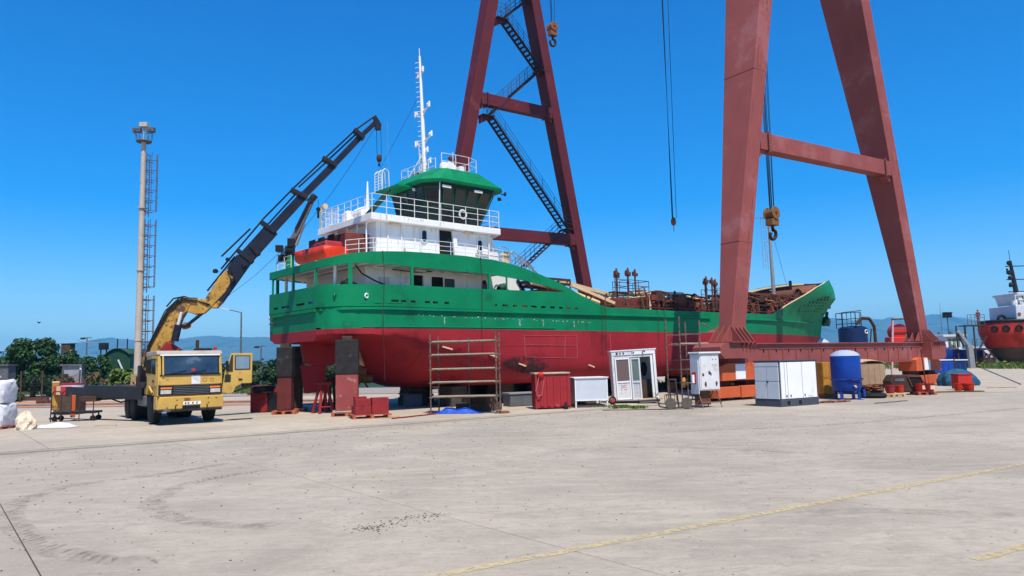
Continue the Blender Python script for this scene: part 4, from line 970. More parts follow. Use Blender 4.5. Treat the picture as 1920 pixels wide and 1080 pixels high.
# cream inner face of the bow bulwark
mm = M(); rows = []
for i in range(22):
    x = 33.2+i*.6; z = topz(x); xi = min(.995, (x-X0B)/(stemx(z)-X0B)); y = -(bowb(xi, z)-.04)
    rows.append([(x, y, z+.02), (x, y+.14, z+.02), (x, y+.14, z-.10)])
mm.grid(rows, False); mm.grid([[(a, -b, c) for a, b, c in r] for r in rows], False); mm.build('bulwark_capping', m_creamt, ship, solid=.02)
mm = M(); mm.tube((45.6, -1.15, 6.5), (45.9, -1.5, 6.45), .16, n=12); mm.build('hawse_hole', m_void, ship)
M().blob((46.8, -.3, 4.6), (.42, .35, .42), 8, 10, .25).build('anchor', m_shed, ship)
M().tube((47.0, -.35, 5.4), (46.8, -.35, 4.7), .13, n=8).build('anchor_shank', m_shed, ship)
for x, z in ((25.0, 3.35), (25.6, 3.42)): pass
M().prism([(24.3, 3.32), (24.6, 3.46), (24.95, 3.52), (25.3, 3.45), (25.8, 3.33)], 'y', -HB-.012, -HB+.01).build('bare_patch', pk, ship)
#@@GANTRY
# ================================================================== THE GANTRY CRANE (yard frame)
gan = thing('gantry_crane', 'huge dark red steel gantry crane straddling the ship on two A-shaped legs', 'gantry crane', (YO.x, YO.y, 0), YY)
def leg_u(z, side): return (25.42+.215*z) if side == 0 else (42.85-.197*z)
def leg(v0, side, m, z0=2.4, z1=40.0, far=False):
    mm = M(); rows = []
    for z in [z0+(z1-z0)*i/12 for i in range(13)]:
        u = leg_u(z, side); d = (.45+.085*z) if not far else (.75+.02*z); t = .93
        y0 = v0; y1 = v0+d
        rows.append([(u, y0, z), (u+t, y0, z), (u+t, y1, z), (u, y1, z)])
    mm.grid(rows, False, True); o = mm.build('leg', m, gan, bev=.02)
    e = M(); # flange edges and transverse weld seams standing a little proud
    for z in [z0+1.2+k*3.1 for k in range(12)]:
        u = leg_u(z, side); d = (.45+.085*z) if not far else (.75+.02*z)
        e.box(u-.012, u+t+.012, v0-.012, v0+d+.012, z, z+.02)
    return o
FV = 26.5
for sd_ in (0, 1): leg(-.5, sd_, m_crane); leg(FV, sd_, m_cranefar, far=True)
rnd = random.Random(9); mm = M()
for i in range(90):
    sd_ = rnd.choice((0, 1)); z = rnd.uniform(3, 22); u = leg_u(z, sd_)+rnd.uniform(.1, .8); l = rnd.uniform(.3, 1.6); w_ = rnd.uniform(.01, .04); du = (leg_u(z-l, sd_)-leg_u(z, sd_))
    mm.add([(u-w_, -.506, z), (u+w_, -.506, z), (u+w_*.3+du, -.506, z-l), (u-w_*.3+du, -.506, z-l)], [(0,1,2,3)])
stuff(mm.build('rust_streak', m_streak, gan, fix=False))
for sd_ in (0, 1):
    for z in (6.9, 15.2):
        u = leg_u(z, sd_); d_ = .45+.085*z; e = M(); e.box(u-.006, u+.936, -.508, -.499, z, z+.03); e.box(u-.010, u-.001, -.5, -.5+d_, z, z+.03); e.build('weld_seam', m_crane, gan, fix=False)
def crossbar(z0, z1, v, dz, m, bolt=True):
    a = leg_u(z0, 0)+.93; b = leg_u(z1, 1); c = M(); c.beam((a-.02, v+.35, z0), (b+.02, v+.35, z1), .55, dz, (0, 1, 0)) if False else c.box(0, 1, 0, 1, 0, 1)
    c = M(); c.add([(a, v, z0-dz/2), (b, v, z1-dz/2), (b, v, z1+dz/2), (a, v, z0+dz/2), (a, v+.6, z0-dz/2), (b, v+.6, z1-dz/2), (b, v+.6, z1+dz/2), (a, v+.6, z0+dz/2)], [(0,1,2,3),(7,6,5,4),(0,4,5,1),(1,5,6,2),(2,6,7,3),(3,7,4,0)])
    o = c.build('cross_beam', m, gan, bev=.015)
    for x, z in ((a, z0), (b, z1)):
        s_ = 1 if x == a else -1
        f = M(); f.box(x+s_*.55, x+s_*.63, v-.06, v+.66, z-dz/2-.09, z+dz/2+.09); f.build('splice_plate', m, o)
        for k in range(6): M().box(x+s_*.48, x+s_*.7, v-.045, v-.001, z-dz/2+.06+k*dz/6.2, z-dz/2+.11+k*dz/6.2).build('bolt_head', m_rustdk, o)
        g_ = M(); g_.prism([(x, z-dz/2), (x+s_*.6, z-dz/2), (x, z-dz/2-.35)], 'y', v+.1, v+.5); g_.build('gusset', m, o)
    return o
crossbar(11.78, 12.0, -.5, .82, m_crane)
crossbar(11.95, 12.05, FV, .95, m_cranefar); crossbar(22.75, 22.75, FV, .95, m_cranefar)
# sill beam, end boxes with fins, bogies
def sill(v, m, mb):
    c = M(); c.box(25.6, 43.6, v+.05, v+.75, 1.42, 2.36); o = c.build('sill_beam', m, gan, bev=.015)
    c = M(); c.box(25.3, 43.8, v-.06, v+.86, 2.36, 2.41); c.box(26.6, 42.2, v-.02, v+.82, 1.36, 1.42); c.build('flange', m, o)
    x = 28.6; k = 0
    while x < 42: M().box(x, x+.05, v+.02, v+.05, 1.44, 2.16).build('stiffener', m, o); x += 1.02; k += 1
    M().box(27.9, 42.2, v+.025, v+.05, 2.14, 2.18).build('stiffener', m, o)
    for x in [28.2+k*.93 for k in range(15)]: M().box(x, x+.05, v+.02, v+.05, 2.0, 2.12).build('drain_slot', m_void, o)
    for s_, x0 in ((-1, 25.0), (1, 43.0)):
        e = M(); e.prism([(x0-.35, 1.95), (x0-.35, 2.25), (x0-.1, 2.42), (x0+1.9-.4, 2.42), (x0+1.9-.4, 1.75), (x0-.1, 1.75)] if s_ < 0 else [(x0-.6, 1.42), (x0-.6, 2.42), (x0+1.0, 2.42), (x0+1.0, 1.6), (x0+.7, 1.42)], 'y', v-.5, v+1.0); e.build('end_box', m, gan, bev=.015)
        e = M(); e.box(x0+.2, x0+1.75, v-.62, v+1.1, 2.42, 2.46) if s_ < 0 else e.box(x0-.5, x0+1.1, v-.62, v+1.1, 2.42, 2.46); e.build('foot_plate', m, gan)
        ul = leg_u(2.5, 0 if s_ < 0 else 1)
        for k in range(4):
            y = v-.5+k*.0; yy = ul+.1+k*.26
            M().prism([(v-.55, 2.46), (v, 2.46), (v, 3.15)], 'x', yy, yy+.04).build('fin', m, gan)
            M().prism([(v-.62, 2.42), (v-.5, 2.42), (v-.5, 2.0)], 'x', yy, yy+.04).build('fin', m, gan)
        for k in range(3):
            M().prism([(ul-.55, 2.46), (ul, 2.46), (ul+.12, 3.2)], 'y', v+.05+k*.33, v+.09+k*.33).build('fin', m, gan)
    return o
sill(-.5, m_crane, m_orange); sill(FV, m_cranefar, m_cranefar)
def bogie(u, v, m):
    b_ = bpy.data.objects.new('bogie', None); COL.objects.link(b_); b_.parent = gan; b_.location = (u, v, 0)
    c = M(); c.prism([(-2.1, 1.72), (2.0, 1.72), (1.1, 1.34), (-1.1, 1.34)], 'y', -.35, .35) if False else c.prism([(-.7, 1.75), (.9, 1.75), (1.9, 1.42), (1.2, 1.40), (.5, 1.15), (-.9, 1.15)], 'y', -.35, .45); c.build('hanger', m_crane, b_, bev=.02)
    c = M(); c.prism([(-1.4, .83), (1.35, .83), (1.35, 1.33), (.85, 1.56), (-1.1, 1.56), (-1.4, 1.45)], 'y', -.55, .45); c.build('equaliser_box', m, b_, bev=.015)
    M().box(-.55, .1, -.575, -.548, .88, 1.52).build('white_plate', m_paper, b_, bev=.004)
    for x in (-1.0, .75):
        M().box(x-.35, x+.35, -.3, .3, .58, .84).build('pivot', m_rustdk, b_, bev=.02)
    c = M(); c.prism([(-1.75, .12), (-.28, .12), (-.28, .58), (-1.6, .58), (-1.75, .45)], 'y', -.55, .5); c.build('wheel_box', m, b_, bev=.02)
    c = M(); c.prism([(-.24, .10), (1.25, .10), (1.25, .60), (-.24, .60)], 'y', -.58, .5); c.build('wheel_box', m, b_, bev=.02)
    for x in (-1.35, -.7, .2, .9): M().tube((x, -.12, .2), (x, .12, .2), .19, n=18).build('wheel', m_rustdk, b_)
    M().tube((.0, -.2, 1.56), (.0, -.2, 1.72), .05, n=8).build('grease_post', m_orange, b_)
    return b_
bogie(26.45, -.15, m_orange)
b2 = bogie(42.6, -.15, m_orange); b2.rotation_euler.z = 0
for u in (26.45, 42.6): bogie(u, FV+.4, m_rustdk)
# stair flights and landings on the far leg
def flight(u0, z0, u1, z1, v):
    c = M(); n_ = int(abs(z1-z0)/.27)
    st = bpy.data.objects.new('stair_flight', None); COL.objects.link(st); st.parent = gan
    for y in (v, v+.75): M().beam((u0, y, z0), (u1, y, z1), .05, .26, (0, 1, 0)).build('stringer', m_stair, st)
    me = None
    for k in range(n_):
        t = (k+.5)/n_; 
        if me is None: o = M().box(-.13, .13, 0, .7, -.02, .02).build('tread', m_stair, st); me = o
        else: o = me.copy(); COL.objects.link(o); o.parent = st
        o.location = (u0+(u1-u0)*t, v+.025, z0+(z1-z0)*t+.05)
    for y in (v, v+.75):
        pts = [(u0+(u1-u0)*t/6, y, z0+(z1-z0)*t/6) for t in range(7)]
        c = rails(M(), pts, 1.15, (.35, .68), .017); c.build('handrail', m_stair, st)
def landing(u, z, v, w_=1.1):
    c = M(); c.box(u-w_/2, u+w_/2, v-.1, v+.95, z-.07, z); o = c.build('landing', m_stair, gan)
    M().prism([(u-w_/2, z-.07), (u+w_/2, z-.07), (u+(w_/2 if u > 35 else -w_/2), z-.7)], 'y', v+.2, v+.6).build('bracket', m_cranefar, o)
    rails(M(), [(u-w_/2, v-.08, z), (u+w_/2, v-.08, z)], 1.15, (.35, .68), .017).build('handrail', m_stair, o)
SV = FV+.1
fl = [(35.0, 9.0, 39.9, 13.0), (39.6, 13.1, 32.3, 21.4), (32.2, 21.6, 37.3, 26.3), (37.3, 26.5, 33.9, 29.9), (33.8, 30.1, 36.9, 32.9)]
fl[0] = (33.8, 8.3, 39.6, 12.9)
for a in fl: flight(*a, SV)
for u, z in ((40.1, 13.0), (31.9, 21.5), (37.7, 26.4), (33.5, 30.0)): landing(u, z, SV)
# head girder over the top (out of the frame)
c = M(); c.box(33.2, 35.0, -3, 30, 39.6, 41.6); c.build('head_girder', m_crane, gan)
M().box(31.5, 37, -1, 1.2, 38.6, 39.6).build('leg_head', m_crane, gan); M().box(31.5, 37, 26, 28, 38.6, 39.6).build('leg_head', m_cranefar, gan)

def hook_block(u, v, z, label, ropes, size, m, ball=False, spread=.6):
    o = thing('crane_hook_block', label, 'crane hook', yard(u, v, z), YY, None)
    for k in range(ropes):
        x = (k-(ropes-1)/2)*spread/max(1, ropes-1); y = ((k*7) % 5-2)*.09*size
        M().tube((x*.6, y*.5, .2*size), (x*(1.5 if not ball else 1), y*2, 38.6-z), .017, n=5).build('wire_rope', m_dark, o)
    if ball:
        mm = M(); mm.lathe([(.02, -.3), (.13, -.2), (.17, 0), (.12, .17), (.05, .25)], 14); mm.build('ball_weight', m_copper, o); M().tube((0, 0, -.3), (0, 0, -.65), .02, n=6).build('shackle', m_rust, o)
    else:
        s_ = size
        for y in (-.34*s_, .28*s_): M().tube((0, y, .1*s_), (0, y+.1*s_, .1*s_), .42*s_, n=24).build('side_plate', m, o, bev=.02)
        M().tube((0, -.24*s_, .1*s_), (0, .28*s_, .1*s_), .33*s_, n=20).build('sheave', m, o)
        M().tube((0, -.37*s_, .1*s_), (0, -.34*s_, .1*s_), .1*s_, n=10).build('axle_cap', m_rustdk, o)
        M().box(-.36*s_, .36*s_, -.28*s_, .28*s_, -.72*s_, -.28*s_).build('swivel_frame', m, o, bev=.03)
        M().tube((0, 0, -.72*s_), (0, 0, -1.0*s_), .1*s_, n=10).build('shank', m_rustdk, o)
        mm = M(); mm.ring((0, 0, -1.32*s_), (0, 1, .2), .30*s_, .11*s_, 20, 8, -1.0, 4.3); mm.build('hook', m_rustdk, o)
    return o
hook_block(34.4, 3.0, 9.42, 'big ochre double-sheave hook block hanging between the near crane legs', 7, .82, m_block)
hook_block(34.5, 10.1, 10.3, 'small ball hook on thin ropes hanging left of the near crane leg', 4, 1.0, m_block, True, .75)
hook_block(34.0, 20.8, 26.9, 'rusty brown hook block hanging high in front of the far crane leg', 4, .85, m_copper)

# ================================================================== SUPPORTS UNDER THE SHIP
def pallet(o, m, w_=1.1, d_=.9, n_=5, h=.14, off=(0,0,0)):
    x0, y0, z0 = off
    for k in range(3): M().box(x0-w_/2+.02, x0+w_/2-.02, y0-d_/2+k*(d_-.1)/2, y0-d_/2+k*(d_-.1)/2+.1, z0+0, z0+.02).build('bottom_board', m, o)
    for i in range(3):
        for j in range(3): M().box(x0-w_/2+i*(w_-.12)/2, x0-w_/2+i*(w_-.12)/2+.12, y0-d_/2+j*(d_-.1)/2, y0-d_/2+j*(d_-.1)/2+.1, z0+.02, z0+h-.025).build('block', m, o)
    for k in range(n_): M().box(x0-w_/2, x0+w_/2, y0-d_/2+k*(d_-.13)/(n_-1), y0-d_/2+k*(d_-.13)/(n_-1)+.13, z0+h-.025, z0+h).build('top_board', m, o)
pos = G(641, 781)
st = thing('ship_support', 'tall square steel support under the stern quarter, sooty black above and scraped red below', 'support', pos+Vector((.1, .45, 0)), SHY-R(32))
M().box(-.40, .40, -.36, .36, .20, 1.52).build('lower_box', mat('scraped_red_box', (.27, .055, .05), .6, .15, 2, spot=(.42, .25, .20), samt=.40, ssc=2.5), st, bev=.02)
M().box(-.42, .42, -.38, .38, 1.52, 2.78).build('upper_box', m_soot, st, bev=.02)
M().box(-.5, .5, -.45, .45, .15, .20).build('base_plate', m_plank, st)
M().box(-.18, .18, -.2, .2, 2.78, 2.93).build('timber_pad', m_timber, st, bev=.02)
pl = thing('wooden_pallet', 'low red-stained wooden pallet under the tall support at the stern quarter', 'pallet', (pos.x+.1, pos.y+.45, 0), SHY-R(32)); pallet(pl, m_palred)
# three stands below the transom
def stand(px, py, w_, h1, h2, label, m1, m2, yaw=.1):
    p_ = G(px, py); o = thing('ship_support', label, 'support', p_+Vector((0, w_/2, 0)), SHY-R(35))
    M().box(-w_/2, w_/2, -w_/2, w_/2, .15, h1).build('lower_box', m1, o, bev=.02)
    M().box(-w_/2-.03, w_/2+.03, -w_/2-.03, w_/2+.03, h1, h2).build('upper_box', m2, o, bev=.02)
    pallet(o, m_palred, w_+.35, w_+.3); M().box(-w_/2+.1, w_/2-.1, -.2, .2, h2, h2+.14).build('timber_pad', m_timber, o); return o
m_dkred = mat('sooty_dark_red_steel', (.12, .022, .020), .7, .25, 2, spot=(.03, .02, .02), samt=.46, ssc=1.5, spot2=(.26, .09, .07), s2amt=.33, s2sc=4)
stand(531, 777, .55, 1.45, 2.62, 'left steel support below the transom with a yellow strap, black on top', m_dkred, m_soot)
stand(551, 772, .5, 1.9, 2.55, 'dark steel support standing just right of the strapped one below the transom', m_rustdk, m_soot)
p_ = G(521, 777); tag(M().box(-.06, .06, -.03, .03, .75, 1.75).build('strap', mat('yellow_strap', (.5, .33, .03), .7, .2, 4)), 'yellow lifting strap hung on the left stern support', 'strap', loc=(p_.x, p_.y+.1, 0))
# rust-red welded stands around the propeller
def easel(px, py, h, label, m):
    p_ = G(px, py); o = thing('trestle', label, 'trestle', p_+Vector((0, .4, 0)), SHY)
    for x, y in ((-.3, -.3), (.3, -.3), (-.3, .3), (.3, .3)): M().tube((x, y, 0), (x*.35, y*.35, h), .06, n=8).build('leg', m, o)
    M().box(-.25, .25, -.25, .25, h, h+.12).build('head_plate', m, o, bev=.02)
    M().tube((-.3, -.3, .25), (.3, -.3, .25), .03).build('tie_bar', m, o); M().tube((-.3, .3, .25), (.3, .3, .25), .03).build('tie_bar', m, o); return o
easel(601, 776, 1.1, 'dark red steel trestle beside the propeller', m_blockred)
easel(618, 771, 1.35, 'darker steel trestle hidden behind the sooty support', m_rustdk)
# keel blocks (a row down the centreline, and bilge blocks nearer)
kb = None; i = 0
def keelblock(x, y, label):
    global kb
    p_ = SW(x, y, 0); 
    if kb is None:
        kb = thing('keel_block', label, 'keel block', (p_.x, p_.y, 0), SHY, 'keel blocks under the ship')
        M().box(-.45, .45, -.55, .55, 0, .38).build('concrete_base', mat('shaded_keel_block', (.06, .055, .05), .9, .3, 2), kb, bev=.02)  # block colours darkened for the shade under the hull
        M().box(-.40, .40, -.5, .5, .38, .66).build('timber', m_timber, kb, bev=.015); M().box(-.38, .38, -.48, .48, .66, .848).build('timber', m_timber, kb, bev=.015)
        return kb
    return again(kb, (p_.x, p_.y, 0), SHY+random.uniform(-.06, .06), label)
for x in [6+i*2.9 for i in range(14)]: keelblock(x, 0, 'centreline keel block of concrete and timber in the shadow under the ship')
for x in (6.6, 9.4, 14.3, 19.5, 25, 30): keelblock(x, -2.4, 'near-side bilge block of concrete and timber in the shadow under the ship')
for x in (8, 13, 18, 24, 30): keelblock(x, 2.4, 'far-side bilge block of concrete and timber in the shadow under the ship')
# stuff lying beyond, seen beneath the hull
p_ = SW(5.4, -.9, 0)
o = thing('work_table', 'steel work table standing under the ship aft', 'table', (p_.x, p_.y, 0), SHY); M().box(-.5, .5, -.4, .4, .55, .6).build('table_top', m_dark, o)
M().box(-.3, .3, -.3, .3, 0, .55).build('pedestal', m_grey2, o, bev=.02)
p_ = SW(9.0, .8, 0); o = thing('cable_reel', 'black wheel-like cable reel in the shade under the hull', 'reel', (p_.x, p_.y, .38), SHY)
M().ring((0, 0, 0), (0, 1, 0), .36, .035, 22, 6).build('rim', m_black, o); M().ring((0, .3, 0), (0, 1, 0), .36, .035, 22, 6).build('rim', m_black, o); M().tube((0, 0, 0), (0, .3, 0), .14, n=12).build('drum', m_rust, o)
for k in range(6): M().tube((0, 0, 0), (.36*math.cos(k), 0, .36*math.sin(k)), .014, n=5).build('spoke', m_black, o)
p_ = SW(12.6, -1.6, 0); tag(M().box(-.45, .45, -.3, .3, 0, .7).build('tool_cabinet', m_cont, bev=.03), 'small dark red cabinet in the shade behind the scaffold', 'cabinet', loc=(p_.x, p_.y, 0), yaw=SHY)
p_ = SW(13.9, -3.1, 0); tag(M().box(-.85, .85, -.25, .25, .0, .50).build('pale_block', m_wood, bev=.02), 'pale low block seen through the scaffold under the hull', 'timber', loc=(p_.x, p_.y, 0), yaw=SHY)  # plain pale box low under the near side of the hull

for k, (x, y, w_, h, mt, lab) in enumerate(((10.2, 2.2, .8, .7, m_dark, 'added dark crate in the shade beyond the keel blocks, left of the cable reel'), (12.2, 2.8, 1.0, .75, m_rustdk, 'added rusty crate in the shade right of the cable reel'), (14.8, 1.6, 1.1, .8, m_dark, 'added long dark crate in the shade behind the scaffold'), (17.6, 2.4, 1.2, .78, m_grey2, 'added grey crate in the shade behind the red skip'), (20.6, 1.8, 1.1, .8, m_dark, 'added dark crate in the shade behind the white metal box'), (23.4, 2.4, 1.0, .8, m_rustdk, 'added rusty crate in the shade behind the door cabin'))):  # crates added to make the space under the hull darker
    p_ = SW(x, y, 0); o = thing('filler_crate', lab, 'crate', (p_.x, p_.y, 0), SHY+.1*(k-2)); M().box(-w_, w_, -.4, .4, .08, h).build('body', mt, o, bev=.03); M().box(-w_-.03, w_+.03, -.43, .43, h, h+.05).build('lid', mt, o, bev=.01)
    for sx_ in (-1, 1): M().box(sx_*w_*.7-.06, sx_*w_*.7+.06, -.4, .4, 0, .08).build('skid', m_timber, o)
# ballast blocks on pallet beside the support
pos = G(689, 785); o = thing('ballast_block_stack', 'stack of dark red square steel ballast blocks beside the sooty support', 'ballast blocks', (pos.x, pos.y+.45, .14), SHY-R(20))
for bx in ((-.58, -.02, -.42, .0, 0, .28), (.0, .58, -.42, .0, 0, .56), (-.58, -.02, .02, .42, 0, .30), (.0, .58, .02, .42, 0, .50), (-.56, -.03, -.40, .0, .285, .54), (-.52, -.1, .05, .4, .31, .6)): M().box(*bx).build('block', m_blockred, o, bev=.012)
pl = thing('wooden_pallet', 'red-stained wooden pallet carrying the dark red ballast blocks', 'pallet', (pos.x, pos.y+.45, 0), SHY-R(20)); pallet(pl, m_palred, 1.35, .95, 6)
pos = G(738, 783); tag(M().box(-.2, .2, -.08, .08, 0, .08).build('timber_offcut', m_wood, bev=.01), 'short timber offcut right of the ballast pallet', 'timber', loc=(pos.x, pos.y, 0), yaw=.3)
A, B = G(735, 786), G(818, 777); mm = M(); mm.pipe([A+Vector((0, 0, .02))]+[A.lerp(B, t/8)+Vector((0, .05*math.sin(t*2), .025)) for t in range(1, 8)]+[B+Vector((0, 0, .02))], .022, 6)
tag(mm.build('pipe', m_blockred), 'thin red pipe lying on the ground between the pallet and the scaffold', 'pipe')

# scaffold 1
A, B = G(808, 777), G(932, 775); d = (B-A).normalized(); yaw = math.atan2(d.y, d.x); L_ = (B-A).length
sc_ = thing('scaffold', 'free-standing tube scaffold with plank decks in front of the red hull', 'scaffold', A, yaw)
for x, y, h in ((0, 0, 2.9), (L_, 0, 2.95), (.1, .95, 2.85), (L_*1.0, .95, 2.95), (L_*.52, .95, 2.8)): M().tube((x, y, .03), (x, y, h), .028, n=8).build('standard', m_scaf, sc_)
for i, z in enumerate((.60, 1.12, 1.60, 2.12, 2.60)):
    for y in (0, .95): M().tube((-.06, y, z), (L_+.06, y, z+.01), .022, n=8).build('ledger', m_scaf, sc_)
    for x in (0.03, L_-.03): M().tube((x, -.03, z-.02), (x, .98, z-.02), .022, n=8).build('transom_tube', m_scaf, sc_)
    if i in (0, 1, 2, 3, 4):
        for k in range(2 if i != 2 else 1): M().box(.04, L_-.04-.3*(k if i < 2 else 0), .05+k*.33, .33+k*.33, z+.022, z+.06).build('plank', m_plank, sc_, bev=.005)
for x, y in ((0, 0), (L_, 0), (.1, .95), (L_, .95)): M().box(x-.09, x+.09, y-.09, y+.09, 0, .03).build('base_plate', m_scaf, sc_)
M().tube((L_, .0, .08), (L_+.45, .0, .04), .03).build('foot_tube', m_scaf, sc_)
# blue tarpaulin heap
def tarp(px, py, w_, d_, h, name, m, label, cat, seed, yaw=0, amp=1.0, n=18):
    rnd = random.Random(seed); p_ = G(px, py); rows = []; pk_ = [(rnd.uniform(-.35, .35)*w_, rnd.uniform(-.3, .3)*d_, rnd.uniform(.4, 1)*h, rnd.uniform(.12, .28)*w_) for _ in range(7)]
    for i in range(n+1):
        row = []
        for j in range(n+1):
            x = (i/n-.5)*w_; y = (j/n-.5)*d_; e = min(i, j, n-i, n-j)/n*4
            z = max([hh*math.exp(-((x-a)**2+(y-b)**2)/(s_*s_)) for a, b, hh, s_ in pk_])*min(1, e)
            z += abs(math.sin(x*9+math.sin(y*7+seed)*2)*math.cos(y*8+x*3))*.13*h*amp*min(1, e)
            row.append((x+rnd.uniform(-.02, .02)*w_*.6, y+rnd.uniform(-.02, .02)*d_*.6, .012+max(0, z)))
        rows.append(row)
    mm = M(); mm.grid(rows, False); return tag(mm.build(name, m, solid=.008), label, cat, loc=(p_.x, p_.y+d_/2, 0), yaw=yaw)
tarp(858, 776, 1.9, .7, .20, 'tarpaulin', m_tarp, 'crumpled bright blue tarpaulin heap at the foot of the scaffold', 'tarpaulin', 3, yaw, 1.6)
p_ = G(945, 775); tag(M().box(-.16, .16, -.1, .1, 0, .09).build('brick', m_copper, bev=.01), 'brown brick on the ground right of the scaffold', 'brick', loc=(p_.x, p_.y, 0), yaw=.4)

# ================================================================== THE ROW IN FRONT OF THE SHIP
# red steel container box
A, B = G(1006, 768), G(1069, 766); d = (B-A).normalized(); yaw = math.atan2(d.y, d.x); W_ = (B-A).length
o = thing('waste_skip', 'dark red corrugated steel box with a pale rim in the row before the ship', 'skip', A, yaw)
M().box(0, W_, 0, 1.05, .05, 1.33).build('body', m_cont, o, bev=.012)
for k in range(5): M().prism([(.14+k*.26, -.0), (.18+k*.26, -.035), (.26+k*.26, -.035), (.30+k*.26, 0)], 'z', .12, 1.22).build('corrugation', m_cont, o)
for k in range(4): M().box(-.03, 0, .12+k*.24, .2+k*.24, .1, 1.25).build('corrugation', m_cont, o)
M().box(-.05, W_+.03, -.05, 1.1, 1.33, 1.39).build('rim', m_plank, o, bev=.01)
M().box(W_-.04, W_+.02, -.02, .03, 0, 1.36).build('corner_post', m_cont, o); M().box(-.03, .03, -.03, .03, 0, 1.36).build('corner_post', m_cont, o)
mm = M(); mm.pipe([(.12, -.06, 1.25), (-.02, -.12, .7), (.05, -.1, .5), (.2, -.1, .55), (.3, -.08, 1.1)], .02, 6); mm.build('hanging_hose', pk, o)
M().blob((.17, -.05, 1.3), (.14, .08, .12), 5).build('red_rag', m_lred, o)
mm = M(); mm.lathe([(.09, 0), (.1, .1), (.05, .16), (.04, .26), (0, .27)], 10); p_ = G(1061, 767); tag(mm.build('bottle', m_black), 'small black bottle standing at the corner of the red skip', 'bottle', loc=(p_.x, p_.y-.05, 0))
# white open-legged tank box
A, B = G(1079, 765), G(1141, 763); d = (B-A).normalized(); yaw = math.atan2(d.y, d.x); W_ = (B-A).length
o = thing('white_tank_box', 'plain white metal box on short legs between the red skip and the door cabin', 'metal box', A, yaw+R(1.5))
M().box(0, W_, 0, 1.15, .26, 1.12).build('body', m_ltgrey, o, bev=.01)
M().box(-.04, W_+.04, -.04, 1.19, 1.12, 1.17).build('lid', m_white2, o, bev=.006)
for bx in ((0, .04, -.012, 0, .26, 1.12), (W_-.04, W_, -.012, 0, .26, 1.12), (.04, W_-.04, -.012, 0, .26, .30), (.04, W_-.04, -.012, 0, 1.08, 1.12)): M().box(*bx).build('edge_frame', m_white, o)
for x, y in ((.03, .03), (W_-.03, .03), (.03, 1.1), (W_-.03, 1.1)): M().box(x-.03, x+.03, y-.03, y+.03, 0, .26).build('leg', m_white2, o)
M().box(.05, W_-.1, .1, 1.0, .0, .1).build('plinth', m_block2, o)
# door cabin
A, B = G(1157, 757), G(1231, 754); d = (B-A).normalized(); yaw = math.atan2(d.y, d.x); W_ = 1.82; H_ = 2.14
cbn = thing('door_cabin', 'white panelled site cabin with one glazed door leaf ajar and rust stains on its fascia', 'cabin', G(1153, 757), R(-2)); cbn.rotation_euler.y = R(-2.2)
o = cbn
M().box(0, W_, 1.0, 1.06, .12, H_).build('back_wall', m_white2, o); M().box(0, .05, .06, 1.0, .12, H_).build('side_wall', m_white2, o); M().box(W_-.05, W_, .06, 1.0, .12, H_).build('side_wall', m_white2, o)
M().box(.05, W_-.05, .06, 1.0, .12, .16).build('floor_plate', m_timber, o)
M().box(-.05, W_+.05, -.05, 1.1, H_, H_+.06).build('roof', m_white2, o, bev=.01)
M().box(0, .85, -.03, .0, H_-.16, H_).build('fascia', m_white2, o, bev=.005); M().box(.88, W_, -.035, .0, H_-.16, H_).build('fascia', m_white, o, bev=.005)
for x, w2 in ((.22, .08), (.36, .06), (.5, .05), (.93, .05)): M().blob((x, -.035, H_-.08), (w2*.6, .01, .045), int(x*100), 8, .3).build('rust_stain', m_rustdk, o)
M().ring((1.35, -.04, H_-.09), (0, 1, 0), .06, .018, 12, 5, 2.6, 6.6).build('rust_stain', m_rust, o)
M().box(.0, .10, -.02, .06, .12, H_-.16).build('corner_post', m_white2, o, bev=.008); M().box(W_-.10, W_, -.03, .06, 0, H_).build('corner_post', m_white, o, bev=.008); M().box(W_-.22, W_-.12, .0, .06, .12, H_-.16).build('door_jamb', m_white, o, bev=.01)
M().box(.1, W_-.22, .0, .06, H_-.27, H_-.16).build('lintel', m_white2, o, bev=.006)
def leaf(x0, w_, parent, glass, ang=0, z0=.14, z1=1.86):
    q = bpy.data.objects.new('door_leaf', None); COL.objects.link(q); q.parent = parent; q.location = (x0, .0, 0); q.rotation_euler.z = ang; f = .055
    for bx in ((0, f, -.02, .03, z0, z1), (w_-f, w_, -.02, .03, z0, z1), (f, w_-f, -.02, .03, z0, z0+f), (f, w_-f, -.02, .03, z1-f, z1), (f, w_-f, -.02, .03, z0+.70, z0+.77)): M().box(*bx).build('door_frame', m_white, q, bev=.006)
    M().box(f, w_-f, .0, .015, z0+f, z0+.70).build('door_panel', m_white2, q); M().box(f, w_-f, .0, .015, z0+.77, z1-f).build('door_pane', glass, q)
    return q
q1 = leaf(.12, .62, o, m_screen); q2 = leaf(.77, .42, o, m_glassg, R(-32), .12, 1.84)
q1.parent = o
scribble(q1, m_redink, .205, .70, 5, .042, .045, -.004, 'red_lettering', 1); scribble(q1, m_redink, .185, .62, 8, .033, .04, -.004, 'red_lettering', 2); scribble(q1, m_redink, .185, .53, 8, .033, .045, -.004, 'red_lettering', 3, (2, 3))
M().blob((1.38, .5, 1.35), (.14, .12, .32), 4).build('hanging_jacket', m_black, o); M().box(1.15, 1.6, .4, .8, .16, .9).build('cupboard', m_timber, o, bev=.02)
M().box(.95, W_+.1, -.42, -.03, .10, .15).build('door_step', m_plank, o, bev=.01); M().box(1.0, W_, -.38, -.1, 0, .1).build('step_base', m_block2, o)
p_ = G(1149, 759); o = thing('hose_reel', 'small red and black hose reel on the ground by the cabin corner', 'hose reel', (p_.x, p_.y, .17), .3)
M().ring((0, 0, 0), (0, 1, 0), .14, .035, 16, 6).build('hose', m_black, o); M().tube((0, -.05, 0), (0, .05, 0), .07, n=10).build('hub', m_lred, o)
